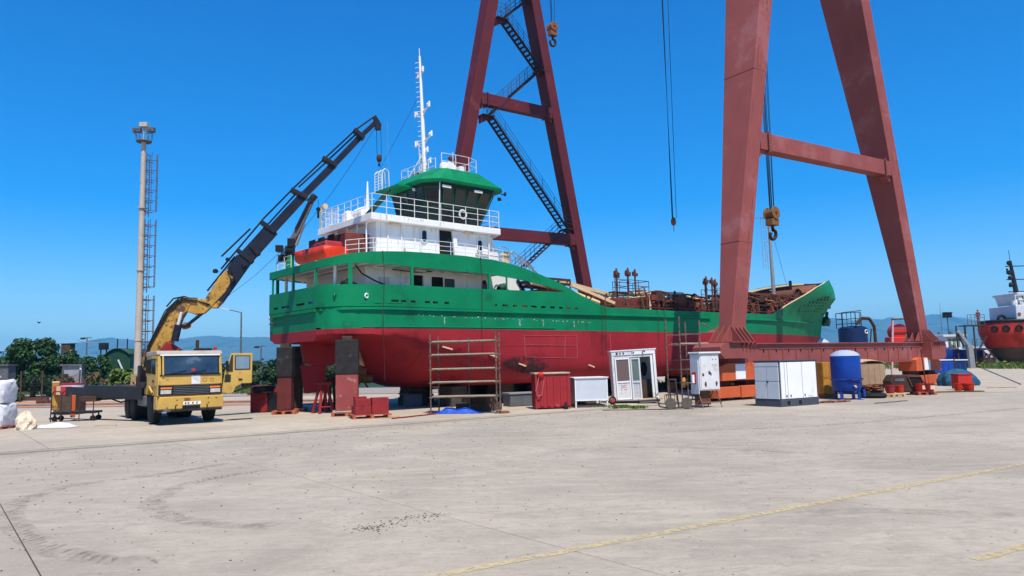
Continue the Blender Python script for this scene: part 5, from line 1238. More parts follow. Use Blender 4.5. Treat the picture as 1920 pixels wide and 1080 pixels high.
# weeds by the cabin
def weeds(px, py, n_, sp, h, label, m, seed, name='weed_tuft'):
    rnd = random.Random(seed); p_ = G(px, py); mm = M()
    for i in range(n_):
        x, y = rnd.gauss(0, sp), rnd.gauss(0, sp*.5); a = rnd.random()*6.28; l = h*rnd.uniform(.5, 1.2); w_ = l*.09; dx, dy = math.cos(a), math.sin(a)
        mm.add([(x-dy*w_, y+dx*w_, 0), (x+dy*w_, y-dx*w_, 0), (x+dx*l*.4, y+dy*l*.4, l*.7), (x+dx*l*.9, y+dy*l*.9, l*.6)], [(0,1,2),(1,3,2)])
    return tag(mm.build(name, m, fix=False), label, 'weeds', loc=(p_.x, p_.y, 0))
weeds(1163, 765, 150, .16, .16, 'green weed tuft growing left of the cabin step', m_leaf2, 1); weeds(1195, 766, 150, .15, .15, 'green weed tuft growing in front of the cabin step', m_leaf2, 2)
weeds(1128, 763, 90, .25, .09, 'dry weeds along the joint before the white box', m_grass, 5)
# climbing scaffold by the near crane leg
p0_ = G(1287, 762); o = thing('scaffold', 'narrow rusty scaffold tower against the hull left of the near crane leg', 'scaffold', p0_+Vector((0, .6, 0)), YY+R(-12))
for x, y, h in ((0, 0, 3.45), (.95, 0, 3.3), (0, .9, 3.4), (.95, .9, 3.3)): M().tube((x, y, .02), (x, y, h), .028, n=8).build('standard', m_scaf, o)
for z in (.85, 1.38, 1.75, 2.35, 2.75):
    for y in (0, .9): M().tube((-.05, y, z), (1.0, y, z), .022, n=6).build('ledger', m_scaf, o)
M().tube((.95, 0, 3.2), (1.9, .3, 2.95), .024).build('brace', m_scaf, o); M().box(0, 1.4, .05, .6, 2.38, 2.42).build('plank', m_plank, o)
# hand truck with two reels
p_ = G(1257, 768); o = thing('gas_cart', 'low rusty hand cart with two round plates leaning on its frame', 'cart', p_, .15)
for x in (0.02, .62): M().lathe([(.01, -.02), (.20, -.018), (.21, 0), (.20, .018), (.01, .02)], 18, (x, 0, .21), 'y').build('wheel_disc', mat('worn_disc_grey', (.10, .085, .07), .8, .2, 4), o)
for x in (.12, .38): M().tube((x, .15, .05), (x-.05, .25, 1.05), .028, n=8).build('upright', m_rustdk, o)
M().tube((.05, .25, 1.05), (.36, .25, 1.05), .03).build('handle', m_rustdk, o); M().pipe([(-.45, .1, .45), (-.38, .05, .12), (-.1, .05, .06), (.9, .05, .06), (1.15, .1, .28)], .025, 6).build('frame_tube', m_rustdk, o)
p_ = G(1247, 758); o = thing('folding_chair', 'rusty red garden chair beside the cabin', 'chair', p_, -.4)
for x, y in ((0, 0), (.4, 0), (0, .4), (.4, .4)): M().tube((x, y, 0), (x, y, .35), .015).build('leg', m_rust, o)
M().box(0, .4, 0, .4, .35, .38).build('seat', m_dark, o); M().box(.02, .38, .4, .43, .45, .8).build('backrest', m_rust, o)
p_ = G(1284, 741); tag(M().blob((0, 0, .62), (.17, .1, .24), 6, 10, .15).build('warning_flag', m_ochre), 'orange-yellow cloth hung on the scaffold tower foot', 'cloth', loc=(p_.x, p_.y, 0))
# electrical cabinet on a trestle
p_ = G(1318, 766); o = thing('electric_cabinet', 'weathered white electrical cabinet with a red fire extinguisher on its side, on a steel trestle', 'cabinet', p_+Vector((0, .5, 0)), YY-R(12))
M().box(-.1, .78, -.25, .3, .62, 1.96).build('body', m_white2, o, bev=.02); M().box(-.15, .83, -.33, .36, 1.96, 2.03).build('hood', m_white2, o, bev=.02)
for a, b in ((.0, .33), (.35, .74)): M().box(a-.06, b, -.275, -.25, .66, 1.93).build('door', m_white2, o, bev=.008)
M().box(-.14, -.10, -.2, .26, .5, 1.93).build('side_panel', m_ltgrey, o, bev=.01)
for x, z in ((.02, 1.2), (.3, 1.28), (.36, 1.22), (.12, .85), (.6, .87)): M().blob((x, -.28, z), (.05, .01, .06 if z > 1 else .1), int(x*50+z*9), 8, .3).build('rust_stain', m_rust, o)
for x in (.48, .62):
    for z in (1.55, 1.75): M().tube((x, -.285, z), (x, -.27, z), .018, n=8).build('indicator', m_ink, o)
M().box(-.165, -.14, -.08, .14, .86, 1.3).build('extinguisher_shroud', m_lred, o, bev=.03); M().tube((-.2, .03, .9), (-.2, .03, 1.2), .055, n=10).build('fire_extinguisher', m_paper, o)
for x in (-.1, .74):
    for y in (-.28, .35): M().tube((x, y*.3, .62), (x, y*1.3, 0), .022, n=6).build('trestle_leg', m_scaf, o)
M().tube((-.12, -.3, .2), (.8, -.3, .2), .02).build('trestle_bar', m_scaf, o); M().box(.0, .45, -.1, .25, .1, .6).build('cable_box', m_rust, o)
# white genset
A, B, C_ = G(1418, 760), G(1465, 763.5), G(1536, 758)
d = (C_-B).normalized(); yaw = math.atan2(d.y, d.x); W_ = (C_-B).length; Dp = 1.15
gs = thing('generator_housing', 'large white generator housing with a dark grey skid base and louvred panels', 'generator', B, yaw)
o = gs
M().box(0, W_, 0, Dp, 0, .26).build('skid_base', m_dkgrey, o, bev=.01)
M().box(.02, W_-.02, .02, Dp-.02, .26, 1.62).build('body', m_dkgrey, o)
M().box(-.01, W_+.01, -.01, Dp+.01, 1.62, 1.66).build('top_frame', m_dkgrey, o)
x = .06
for w_ in [q*(W_-.1)/1.50 for q in (.16, .10, .60, .60)]: M().box(x, x+w_-.02, -.012, .03, .28, 1.58).build('door_panel', m_white, o, bev=.008); x += w_+.008
for z0, z1 in ((.28, .90), (.92, 1.42), (1.44, 1.58)):
    for y0, y1 in ((.05, .56), (.58, Dp-.05)): M().box(-.012, .03, y0, y1, z0, z1).build('side_panel', m_ltgrey, o, bev=.006)
for x in (.35, .98): M().box(x, x+.16, -.006, .01, .06, .2).build('fork_pocket', m_void, o)
for x in (.3, .52, 1.3): M().box(x, x+.04, -.03, -.01, .34, .42).build('latch', m_dark, o)
M().box(-.03, -.012, .5, .56, .86, .92).build('latch', m_dark, o)
# coiled rusty chain and hose
p_ = G(1560, 755); mm = M()
for k in range(6): mm.ring((k*.19-.4, .05*(k % 2), .05), (.1*(k % 3), .1, 1), .10+.02*(k % 2), .03, 12, 5)
mm.pipe([(-.6, 0, .03), (.2, -.1, .06), (.9, .05, .03)], .025, 6); tag(mm.build('hose_coil', m_copper), 'tangled rusty brown hose on the ground right of the generator', 'hose', loc=(p_.x, p_.y, 0), yaw=.3)
# blue pressure tank on legs
p_ = G(1601, 750); tk = thing('pressure_tank', 'upright blue steel pressure tank with a pale domed top standing on short legs', 'tank', p_+Vector((0, .55, 0)), .35); o = tk
R_ = .575
M().lathe([(0, .22), (.3, .26), (.5, .36), (R_, .52), (R_, 1.72), (.565, 1.76)], 36).build('shell', m_bluet, o)
M().lathe([(.565, 1.76), (.50, 1.86), (.36, 1.94), (.18, 1.985), (0, 2.0)], 36).build('domed_top', mat('highlight_blue_paint', (.32, .36, .48), .7, .2, 2, spot=(.12, .18, .36), samt=.42, ssc=2), o)  # top highlight painted in: blotchy blue, paler than the shell
M().ring((0, 0, .80), (0, 0, 1), R_+.01, .022, 36, 6).build('weld_band', m_bluet, o)
for t in (.3, 1.9, 3.5, 5.1): c_, s_ = math.cos(t), math.sin(t); M().beam((c_*.48, s_*.48, 0), (c_*.46, s_*.46, .5), .14, .05).build('leg', m_bluet, o, bev=.01); M().box(c_*.5-.1, c_*.5+.1, s_*.5-.1, s_*.5+.1, 0, .02).build('foot', m_bluet, o)
M().tube((-.12, -.62, .52), (-.12, -.5, .55), .05, n=10).build('drain_valve', m_creamt, o); M().ring((-.12, -.56, .60), (0, 1, 0), .13, .03, 16, 5, 0, 3.2).build('handwheel', m_blued, o)
mm = M(); mm.pipe([(-.62, -.1, .82), (-.3, -.56, .80), (.1, -.6, .70), (.3, -.56, .83), (.6, -.2, .82)], .03, 6); mm.build('lashing', m_blued, o); M().tube((.3, -.6, .12), (.3, -.56, .42), .05, n=8).build('outlet_pipe', m_bluet, o)
# ochre wooden box behind it
p_ = G(1573, 748); o = thing('wooden_box', 'upright ochre wooden box standing left behind the blue tank', 'box', p_+Vector((0, .8, 0)), .2)
M().box(-.3, .35, 0, .6, .18, 1.5).build('body', m_ochre, o, bev=.01)
for x in (-.3, .0): M().box(x+.02, x+.28, -.02, 0, .2, .82).build('board', m_ochre, o); M().box(x+.02, x+.28, -.02, 0, .86, 1.47).build('board', m_ochre, o)
M().box(-.2, .3, .05, .55, 0, .18).build('plinth', m_copper, o)
p_ = G(1531, 742); tag(M().prism([(-.14, 0), (.14, 0), (.08, .42), (-.1, .42)], 'y', -.1, .1).build('orange_canister', m_boat, bev=.02), 'small orange canister beside the generator housing', 'canister', loc=(p_.x, p_.y, 0))
# yellow tank trailer seen under the beam and the blue-white banner
p_ = G(1556, 722); o = thing('trailer_tank', 'lime yellow tank on a dark trailer seen under the crane beam', 'trailer', (p_.x, p_.y, 0), .25)
M().lathe([(0, -1.6), (.5, -1.5), (.62, -1.2), (.62, 1.2), (.5, 1.5), (0, 1.6)], 20, (0, 0, 1.75), 'x').build('tank', m_lime, o); M().box(-1.8, 1.9, -.6, .6, .85, 1.15).build('frame', m_dark, o)
for x in (-1.1, 1.2): M().tube((x, -.75, .45), (x, -.5, .45), .45, n=20).build('wheel', m_black, o)
M().box(-1.3, 1.5, -.7, -.62, .5, .85).build('side_board', m_plank, o)
p_ = D(1548, 686, 50); o = thing('banner', 'pale blue banner with dark slanted lettering hanging beyond the crane beam', 'banner', p_-Vector((0, 0, .5)), .1)
M().box(-.85, .85, 0, .03, .1, .9).build('cloth', m_ltgrey, o); scribble(o, m_blued, -.68, .36, 9, .15, .3, -.012, 'dark_lettering', 7); M().tube((-.85, .02, -1.3), (-.85, .02, .9), .03).build('post', m_scaf, o); M().tube((.85, .02, -1.3), (.85, .02, .9), .03).build('post', m_scaf, o)
# tan panelled crate with a bulging lid
A, B = G(1628, 742), G(1682, 738); d = (B-A).normalized(); yaw = math.atan2(d.y, d.x); W_ = (B-A).length
o = thing('tan_panel_crate', 'tan panelled crate with a bulged cloth lid standing right of the blue tank', 'crate', A+Vector((0, .9, 0)), yaw)
for k in range(5): M().box(k*W_/5+.01, (k+1)*W_/5-.01, 0, .03, .42, 1.35).build('panel', m_tan, o, bev=.006)
M().box(.0, W_, .035, .9, .42, 1.34).build('body', m_tan, o)
mm = M(); rows = []
for i in range(13):
    t = i/12; rows.append([(t*W_, y, 1.36+.22*math.sin(math.pi*t)**.6*(1-(y-.45)**2*1.5)+.0) for y in (-.04, .2, .45, .7, .95)])
mm.grid(rows); mm.build('lid', mat('tan_canvas_lid', (.42, .30, .16), .8, .2, 3, bump=.4), o, solid=.02)
for x in (.1, W_/2, W_-.15): M().box(x, x+.1, .1, .8, 0, .42).build('leg', m_rustdk, o)
M().box(W_+.03, W_+.1, .2, .3, 0, 1.5).build('post', m_crane, o)
#@@YARD2
# ================================================================== THE CRANE TRUCK
TH = math.atan2(-.80, .60); TO = Vector((-11.62, 26.10, 0))
tr = thing('crane_truck', 'dusty yellow crane lorry with its driver door wide open and a long black boom raised', 'truck', TO, TH)
def TW(x, y, z=0):
    c, s = math.cos(TH), math.sin(TH); return Vector((TO.x+x*c-y*s, TO.y+x*s+y*c, z))
HW = 1.03
# cab shell
prof = [(-.75, .98), (-.75, 2.30), (-.68, 2.42), (.92, 2.42), (1.02, 2.36), (1.12, 1.66), (1.15, 1.30), (1.15, .95), (.62, .95), (.55, 1.05), (.35, 1.22), (0, 1.28), (-.35, 1.20), (-.55, 1.02), (-.60, .98)]
mm = M(); mm.prism(prof, 'y', -HW, HW); cab = mm.build('cab', m_yel, tr, bev=.03)
mm = M(); mm.prism([(-.77, 2.36), (-.70, 2.47), (.90, 2.47), (1.05, 2.38), (1.06, 2.33), (-.77, 2.30)], 'y', -HW-.02, HW+.02); mm.build('roof', m_roof, tr, bev=.03)
M().beam((1.06, -.96, 2.325), (1.06, .96, 2.325), .05, .05).build('visor_strip', m_white, tr)
def slopeface(y0, y1, z0, z1, off, mt, name, par=tr, th=.012):       # on the sloping front between z .. x
    fx = lambda z: lerp(z, [(.95, 1.15), (1.30, 1.15), (1.66, 1.12), (2.36, 1.02)])
    mm = M(); mm.add([(fx(z0)+off, y0, z0), (fx(z0)+off, y1, z0), (fx(z1)+off, y1, z1), (fx(z1)+off, y0, z1), (fx(z0)+off-th-.02, y0, z0), (fx(z0)+off-th-.02, y1, z0), (fx(z1)+off-th-.02, y1, z1), (fx(z1)+off-th-.02, y0, z1)], [(0,1,2,3),(7,6,5,4),(0,4,5,1),(1,5,6,2),(2,6,7,3),(3,7,4,0)]); return mm.build(name, mt, par)
ws = slopeface(-.93, .93, 1.67, 2.29, .012, m_black, 'windscreen_rubber'); gl_ = slopeface(-.89, .89, 1.70, 2.27, .016, mat('windscreen_glass', (.03, .045, .06), .05, .5, 1.2, spec=.9, spot=(.10, .13, .15), samt=.42, ssc=1.2), 'windscreen', ws)  # lighter blotches in the glass colour stand in for reflections
slopeface(.02, .14, 1.78, 1.86, .022, m_lred, 'red_pennant', ws)
for y0, y1 in ((-.55, -.05), (.05, .6)): M().tube((1.15, y0-.1, 1.70), (1.135, y1-.1, 1.80), .010, n=5).build('wiper', m_black, ws)
slopeface(-.98, .98, 1.33, 1.64, .010, m_yel, 'front_panel'); slopeface(.02, .30, 1.34, 1.63, .016, m_white2, 'white_patch')
M().ring((1.165, .44, 1.50), (1, 0, 0), .07, .006, 14, 4).build('badge_ghost', m_tan, tr); M().ring((1.165, .68, 1.49), (1, 0, 0), .06, .006, 14, 4).build('badge_ghost', m_tan, tr)
gr = M().box(1.14, 1.185, -.99, .99, .98, 1.31).build('grille', m_dark, tr, bev=.01)
for k in range(5): M().box(1.185, 1.20, -.55, .58, 1.02+k*.055, 1.04+k*.055).build('grille_bar', m_grey2, gr)
for s_ in (-1, 1):
    M().box(1.183, 1.215, s_*.95, s_*.62, 1.03, 1.16).build('headlight', m_clear, tr, bev=.015); M().box(1.183, 1.21, s_*.95, s_*.60, 1.19, 1.25).build('indicator', m_amber, tr, bev=.01)
mm = M(); mm.prism([(-1.06, .52), (-.98, .94), (1.04, .94), (1.06, .52)], 'x', 1.02, 1.26); mm.build('bumper', m_yel, tr, bev=.03)
M().box(1.05, 1.28, -.98, 1.0, .44, .52).build('bumper_lip', m_soot, tr, bev=.02); M().box(1.255, 1.275, -.28, .28, .53, .63).build('bumper_slot', m_void, tr)
plt_ = M().box(1.26, 1.275, -.26, .30, .66, .76).build('number_plate', m_paper, tr, bev=.004)
q = bpy.data.objects.new('plate_face', None)
mm = M()
for k, y in enumerate((-.19, -.1, .04, .17)): mm.box(1.275, 1.278, y-.015, y+.02, .68, .74); mm.box(1.275, 1.278, y+.02, y+.045, .70+.01*k, .72+.01*k)
stuff(mm.build('plate_print', m_ink, tr))
M().box(1.258, 1.27, -.22, -.04, .80, .88).build('dark_decal', m_copper, tr)
for y, z in ((-.45, .82), (-.45, .66), (.55, .86), (.55, .70), (.8, .85), (-.75, .58)): M().tube((1.25, y, z), (1.266, y, z), .022, n=8).build('bumper_hole', m_void, tr)
# right-hand side of the cab (left in the picture)
def sidebox(x0, x1, z0, z1, off, mt, name, par=tr, s_=-1, bev=.006): return M().box(x0, x1, s_*(HW-.02), s_*(HW+off), z0, z1).build(name, mt, par, bev=bev)
dr = M(); dr.prism([(.22, 1.30), (.92, 1.30), (.95, 1.66), (.86, 2.30), (.22, 2.30)], 'y', -HW-.02, -HW+.02); dr = dr.build('passenger_door', m_yel, tr, bev=.01)
mm = M(); mm.prism([(.30, 1.72), (.86, 1.72), (.79, 2.22), (.30, 2.22)], 'y', -HW-.03, -HW-.018); mm.build('window', m_glass, dr)
sidebox(-.55, .12, 1.72, 2.22, .012, m_glass, 'rear_quarter_window'); sidebox(.45, .62, 1.42, 1.5, .035, m_black, 'door_handle', dr); sidebox(-.70, -.62, 1.3, 1.62, .03, m_black, 'air_slot')
for z in (2.0, 1.75): pass
mm = M(); mm.tube((.9, -HW, 2.2), (1.05, -HW-.28, 2.15), .015); mm.tube((.9, -HW, 1.7), (1.05, -HW-.28, 1.75), .015); mm.build('mirror_arm', m_black, tr); M().box(1.02, 1.1, -HW-.36, -HW-.2, 1.74, 2.18).build('mirror', m_black, tr, bev=.02)
M().beam((-.1, -HW-.02, 1.27), (.62, -HW-.02, 1.0), .06, .05).build('arch_lip', m_yel, tr)
M().box(.62, 1.04, -HW-.015, HW+.015, .52, .95).build('front_wing', m_yel, tr, bev=.03)
for s_ in (-1, 1): M().box(.55, .75, s_*.75, s_*1.03, .42, .55).build('cab_step', m_soot, tr)
# driver door swung open
dd = bpy.data.objects.new('open_door', None); COL.objects.link(dd); dd.parent = tr; dd.location = (.98, HW+.02, 0); dd.rotation_euler.z = R(82)
pts = [(0, 1.0), (.28, .96), (.38, 1.0), (.46, 1.18), (.66, 1.30), (1.0, 1.30), (1.02, 2.36), (.30, 2.36), (.10, 1.75)]
mm = M(); mm.prism(pts, 'y', -.045, .0); mm.build('door_skin', m_yel, dd, bev=.012)
mm = M(); mm.prism([(.42, 1.78), (.94, 1.78), (.94, 2.28), (.42, 2.28)], 'y', -.056, -.044); mm.build('window_frame', m_black, dd)
mm = M(); mm.prism([(.45, 1.81), (.91, 1.81), (.91, 2.25), (.45, 2.25)], 'y', -.06, -.055); mm.build('window', mat('door_window_glass', (.10, .17, .25), .06, .3, 1, spec=.8), dd)
mm = M(); mm.prism([(.16, 1.72), (.36, 1.72), (.36, 2.30), (.31, 2.30)], 'y', -.056, -.045); mm.build('vent_window', m_glass, dd)
mm = M(); mm.prism([(.08, 1.36), (.29, 1.36), (.30, 1.62), (.10, 1.62)], 'y', -.056, -.045); mm.build('kerb_window', m_glass, dd, bev=.01)
M().box(.12, .2, -.2, -.05, 1.75, 2.1).build('door_mirror', m_black, dd, bev=.02); M().box(.55, .68, -.07, -.045, 1.42, 1.47).build('door_handle', m_black, dd)
M().beam((.42, -.02, 1.02), (1.02, -.02, 1.22), .05, .06).build('arch_rubber', m_black, dd)
M().box(-.72, .95, HW-.04, HW+.005, 1.32, 2.28).build('door_opening', m_void, tr)
for y in (-.98, .98): M().box(1.0, 1.17, y-.03, y+.03, .98, 1.34).build('corner_trim', m_dark, tr, bev=.01)
M().box(1.13, 1.165, -.97, .97, 1.645, 1.675).build('cowl_strip', m_black, tr)
for y in (-.5, .5): M().ring((1.29, y, .60), (0, 1, 0), .045, .014, 12, 5).build('tow_eye', m_dark, tr)
M().beam((1.1, -.88, 2.30), (1.19, -.88, 1.66), .03, .05).build('pillar_trim', m_yel, tr)
M().box(.95, 1.05, -.9, .9, 1.72, 1.76).build('dashboard', m_grey2, tr)
M().tube((.9, .35, 1.78), (.98, .35, 1.74), .2, n=16).build('steering_wheel', m_black, tr)
for y in (-.5, .45): M().box(.1, .3, y-.22, y+.22, 1.3, 2.05).build('seat_back', m_black, tr, bev=.05)
for y in (-.9, .9): M().prism([(.56, .45), (.6, .95), (-.62, .95), (-.5, .75)], 'y', y-.02*(1 if y > 0 else -1), y).build('inner_arch', m_black, tr)
# roof gear
M().box(.35, .7, .25, .8, 2.47, 2.56).build('air_horn_box', m_navy, tr, bev=.03); M().lathe([(.055, 0), (.055, .12), (.03, .15), (0, .15)], 12, (.55, .93, 2.47)).build('red_beacon', m_lred, tr)
M().lathe([(.045, 0), (.045, .08), (0, .10)], 10, (.2, 1.0, 2.47)).build('amber_beacon', m_copper, tr)
# wheels
def wheel(x, y, s_, dual=False):
    wd = .30 if not dual else .58
    o = bpy.data.objects.new('wheel', None); COL.objects.link(o); o.parent = tr; o.location = (x, y, .52)
    mm = M(); yo = s_*.15; yi = yo-s_*wd; a = min(yo, yi); b_ = max(yo, yi)
    mm.lathe([(.28, a), (.42, a+.0), (.50, a+.03), (.52, a+.07), (.52, b_-.07), (.50, b_-.03), (.42, b_), (.28, b_)], 32, (0, 0, 0), 'y'); mm.build('tyre', m_black, o)
    t = M()
    for k in range(28): an = k*math.pi/14; c_, n_ = math.cos(an), math.sin(an); t.beam((c_*.517, a+.06, n_*.517), (c_*.517, b_-.06, n_*.517), .035, .02, (c_, 0, n_))
    stuff(t.build('tread', m_black, o))
    mm = M(); ry = yo-s_*.06; mm.lathe([(.0, ry-s_*.04), (.10, ry-s_*.02), (.12, ry), (.2, ry-s_*.05), (.27, ry), (.29, ry+s_*.02)], 24, (0, 0, 0), 'y'); mm.build('rim', m_soot, o)
    for k in range(8): an = k*math.pi/4; M().tube((.17*math.cos(an), ry-s_*.06, .17*math.sin(an)), (.17*math.cos(an), ry+s_*.02, .17*math.sin(an)), .016, n=6).build('wheel_nut', m_rustdk, o)
for x in (0, -3.15, -4.35):
    for s_ in (-1, 1): wheel(x, s_*.88, s_, x < 0)
mm = M(); mm.box(-6.2, .95, -.45, -.33, .72, .98); mm.box(-6.2, .95, .33, .45, .72, .98); mm.box(-1.5, -1.3, -.4, .4, .7, .95); mm.box(-5.5, -5.3, -.4, .4, .7, .95); M().box(-6.2, .95, -.45, -.33, .72, .98).build('chassis_rail', m_dark, tr); M().box(-6.2, .95, .33, .45, .72, .98).build('chassis_rail', m_dark, tr)
for x in (0, -3.15, -4.35): M().tube((x, -.75, .52), (x, .75, .52), .09, n=10).build('axle', m_dark, tr); M().blob((x, 0, .52), (.22, .22, .22), 2, 12, 0).build('differential', m_dark, tr)
M().box(-2.4, -1.1, -1.0, -.5, .55, .95).build('fuel_tank', m_grey2, tr, bev=.06); M().box(-2.4, -1.2, .5, 1.0, .55, .95).build('battery_box', m_dark, tr, bev=.04)
M().tube((-1.25, -.95, .75), (-1.25, -.5, .75), .13, n=12).build('air_tank', m_grey2, tr)
for x in (-3.15, -4.35): M().prism([(x-.55, 1.0), (x-.5, 1.08), (x+.5, 1.08), (x+.55, 1.0)], 'y', -1.05, -.6).build('mudguard', m_dark, tr)
# flat bed
bd = M().box(-6.3, -2.2, -1.12, 1.12, 1.12, 1.24).build('flat_bed', m_rustdk, tr)
for k in range(7): M().box(-6.3, -2.2, -1.1+k*.315, -1.1+k*.315+.3, 1.24, 1.27).build('bed_plank', m_timber, bd)
M().box(-6.35, -6.3, -1.12, 1.12, 1.0, 1.3).build('tail_board', m_rustdk, tr); M().box(-2.2, -2.1, -1.1, 1.1, 1.2, 1.62).build('head_board', m_rustdk, tr)
# crane base, turret and outriggers
M().box(-2.0, -1.0, -.95, .95, .98, 1.22).build('crane_base', m_yelcr, tr, bev=.03)
BX = Vector((-1.45, -.62))
M().tube((BX.x, BX.y, 1.2), (BX.x, BX.y, 2.35), .30, .26, n=20).build('turret', m_yelcr, tr)
M().box(BX.x-.35, BX.x+.35, BX.y-.42, BX.y+.42, 1.2, 1.42).build('slew_ring', m_dark, tr, bev=.03)
# outrigger: long black beam run out to the left with striped end and leg
P0 = TW(-1.5, -.9); P1 = G(98, 786); P1 = Vector((P1.x, P1.y+.15, 0)); dirx = (P1-P0); dirx.z = 0
ao = bpy.data.objects.new('outrigger', None); COL.objects.link(ao); ao.parent = tr; ao.matrix_parent_inverse = Matrix.Identity(4)
W2L = (Matrix.Translation(TO) @ Matrix.Rotation(TH, 4, 'Z')).inverted()
def L_(p): return W2L @ Vector(p)
a0 = Vector((P0.x, P0.y, 1.02)); a1 = Vector((P1.x, P1.y, 1.13))
M().beam(L_(a0), L_(a0.lerp(a1, .62)), .30, .46).build('outer_beam', m_dark, ao, bev=.02); M().beam(L_(a0.lerp(a1, .5)), L_(a1), .24, .30).build('inner_beam', m_navy, ao, bev=.02)
e0 = a0.lerp(a1, .84); e1 = a0.lerp(a1, .90); e2 = a0.lerp(a1, .95)
M().beam(L_(e0), L_(e1), .262, .325).build('red_stripe', m_lred, ao); M().beam(L_(e1), L_(e2), .262, .325).build('cream_stripe', m_creamt, ao); M().beam(L_(e2), L_(a1), .264, .33).build('end_stripe', m_lred, ao)
lg = L_((P1.x, P1.y, 0)); M().box(lg.x-.12, lg.x+.12, lg.y-.12, lg.y+.12, .35, 1.42).build('leg_housing', m_yelcr, ao, bev=.02); M().box(lg.x-.13, lg.x+.13, lg.y-.13, lg.y+.13, 1.42, 1.48).build('leg_cap', m_creamt, ao, bev=.02)
M().tube((lg.x, lg.y, .05), (lg.x, lg.y, .5), .06, n=10).build('leg_ram', m_grey, ao); M().tube((lg.x, lg.y, 0), (lg.x, lg.y, .05), .2, n=16).build('foot', m_dark, ao)
lg2 = L_(a0.lerp(a1, .80)); M().box(lg2.x+.35, lg2.x+.5, lg2.y-.08, lg2.y+.08, .1, .95).build('stowed_leg', m_orange, ao, bev=.02)
M().pipe([L_(a0.lerp(a1, .1))+Vector((0, 0, -.2)), L_(a0.lerp(a1, .25))+Vector((0, 0, -.36)), L_(a0.lerp(a1, .4))+Vector((0, 0, -.2))], .03, 6).build('hose', m_black, ao)
# the boom: lies in one upright plane through the turret
BO = TW(BX.x, BX.y); BY = R(15); ba = Vector((math.cos(BY), math.sin(BY), 0)); bn_ = Vector((-ba.y, ba.x, 0))
def BP(px, py, off=0):
    s_, z = PL(px, py, BO, BY); p = Vector((BO.x, BO.y, 0))+ba*s_+bn_*off+Vector((0, 0, z)); return L_(p)
def bplate(px, wd, m, name, par, bev=.02):
    a = [BP(x, y, -wd/2) for x, y in px]; b = [BP(x, y, wd/2) for x, y in px]; n_ = len(px)
    mm = M(); mm.add(a+b, [tuple(range(n_)), tuple(range(n_, 2*n_))[::-1]]+[(i, (i+1) % n_, n_+(i+1) % n_, n_+i) for i in range(n_)]); return mm.build(name, m, par, bev=bev)
bmr = bpy.data.objects.new('boom', None); COL.objects.link(bmr); bmr.parent = tr
bplate([(270, 690), (268, 672), (288, 632), (316, 578), (332, 563), (350, 560), (362, 566), (349, 588), (344, 596), (326, 640), (318, 668), (308, 700), (285, 705)], .42, m_yelcr, 'main_arm', bmr)
bplate([(330, 566), (346, 558), (385, 562), (412, 520), (428, 505), (438, 522), (424, 548), (398, 575), (384, 588), (366, 590), (350, 584), (344, 592), (336, 588)], .36, m_yelcr, 'knuckle', bmr)
bplate([(303, 655), (315, 640), (340, 655), (330, 668), (300, 668)], .46, m_blockred, 'red_bracket', bmr)
bplate([(392, 572), (402, 560), (420, 556), (420, 566), (408, 578), (398, 578)], .3, m_yelcr, 'winch_housing', bmr)
def bbeam(a, b, w_, h, m, name, w2=None, h2=None, off=0, bev=.015):
    mm = M(); mm.beam(BP(*a, off), BP(*b, off), w_, h, tuple(L_(BO+bn_)-L_(BO)), w2, h2) ; return mm.build(name, m, bmr, bev=bev)
# (the beam's "up" is the plane normal, so w is seen in the picture and h is its thickness)
bbeam((405, 560), (458, 486), .58, .34, m_navy, 'boom_section'); bbeam((452, 494), (510, 430), .52, .30, m_navy, 'boom_section')
bbeam((504, 437), (572, 364), .32, .24, m_navy, 'boom_section'); bbeam((566, 370), (626, 309), .27, .20, m_navy, 'boom_section'); bbeam((622, 313), (678, 254), .22, .17, m_navy, 'boom_section'); bbeam((674, 258), (706, 228), .17, .14, m_navy, 'boom_section')
for a, b in (((470, 460), (486, 478)), ((489, 416), (516, 436)), ((546, 356), (576, 372)), ((605, 297), (631, 312)), ((664, 244), (682, 260)), ((446, 470), (474, 492))): bbeam(a, b, .16, .42, m_dark, 'boom_collar')
for a, b, off in (((418, 515), (502, 418), .08), ((415, 505), (492, 414), -.1), ((492, 412), (551, 352), 0), ((500, 422), (560, 356), .1), ((551, 352), (609, 297), 0), ((560, 352), (614, 303), -.1), ((609, 297), (667, 243), 0), ((612, 302), (670, 248), .1), ((667, 243), (701, 219), 0), ((388, 545), (440, 480), .1), ((416, 482), (470, 430), -.15)):
    M().tube(BP(*a, off), BP(*b, off), .034, n=8).build('extension_ram', m_dark, bmr)
for a, b, r, mt in (((330, 640), (337, 610), .13, m_navy), ((336, 612), (343, 586), .055, m_ltgrey)): M().tube(BP(*a, -.28), BP(*b, -.28), r, n=12).build('lift_cylinder', mt, bmr)
for off in (-.12, .1): M().tube(BP(346, 614, off), BP(386, 582, off), .045, n=10).build('knuckle_ram', m_navy, bmr)
M().blob(BP(349, 611), (.16, .16, .14), 4).build('pivot_cover', m_yelcr, bmr)
for k in range(3): M().pipe([BP(272+k*2, 690-k*3, -.24), BP(280+k*2, 650, -.25), BP(312+k*3, 584+k*2, -.25), BP(338+k*3, 560+k*2, -.24), BP(372, 560+k*4, -.22)], .022, 5).build('hydraulic_hose', m_dark, bmr)
M().pipe([BP(312, 575, 0), BP(325, 560, 0), BP(345, 556, 0), BP(380, 568, -.2), BP(395, 572, -.2)], .03, 6).build('hydraulic_hose', m_black, bmr)
for px_, py_, r in ((437, 528, .12), (458, 500, .1), (432, 512, .09), (405, 510, .1), (428, 488, .08)): M().blob(BP(px_, py_, -.2), (r,)*3, int(px_), 8, .3).build('valve_block', m_dark, bmr)
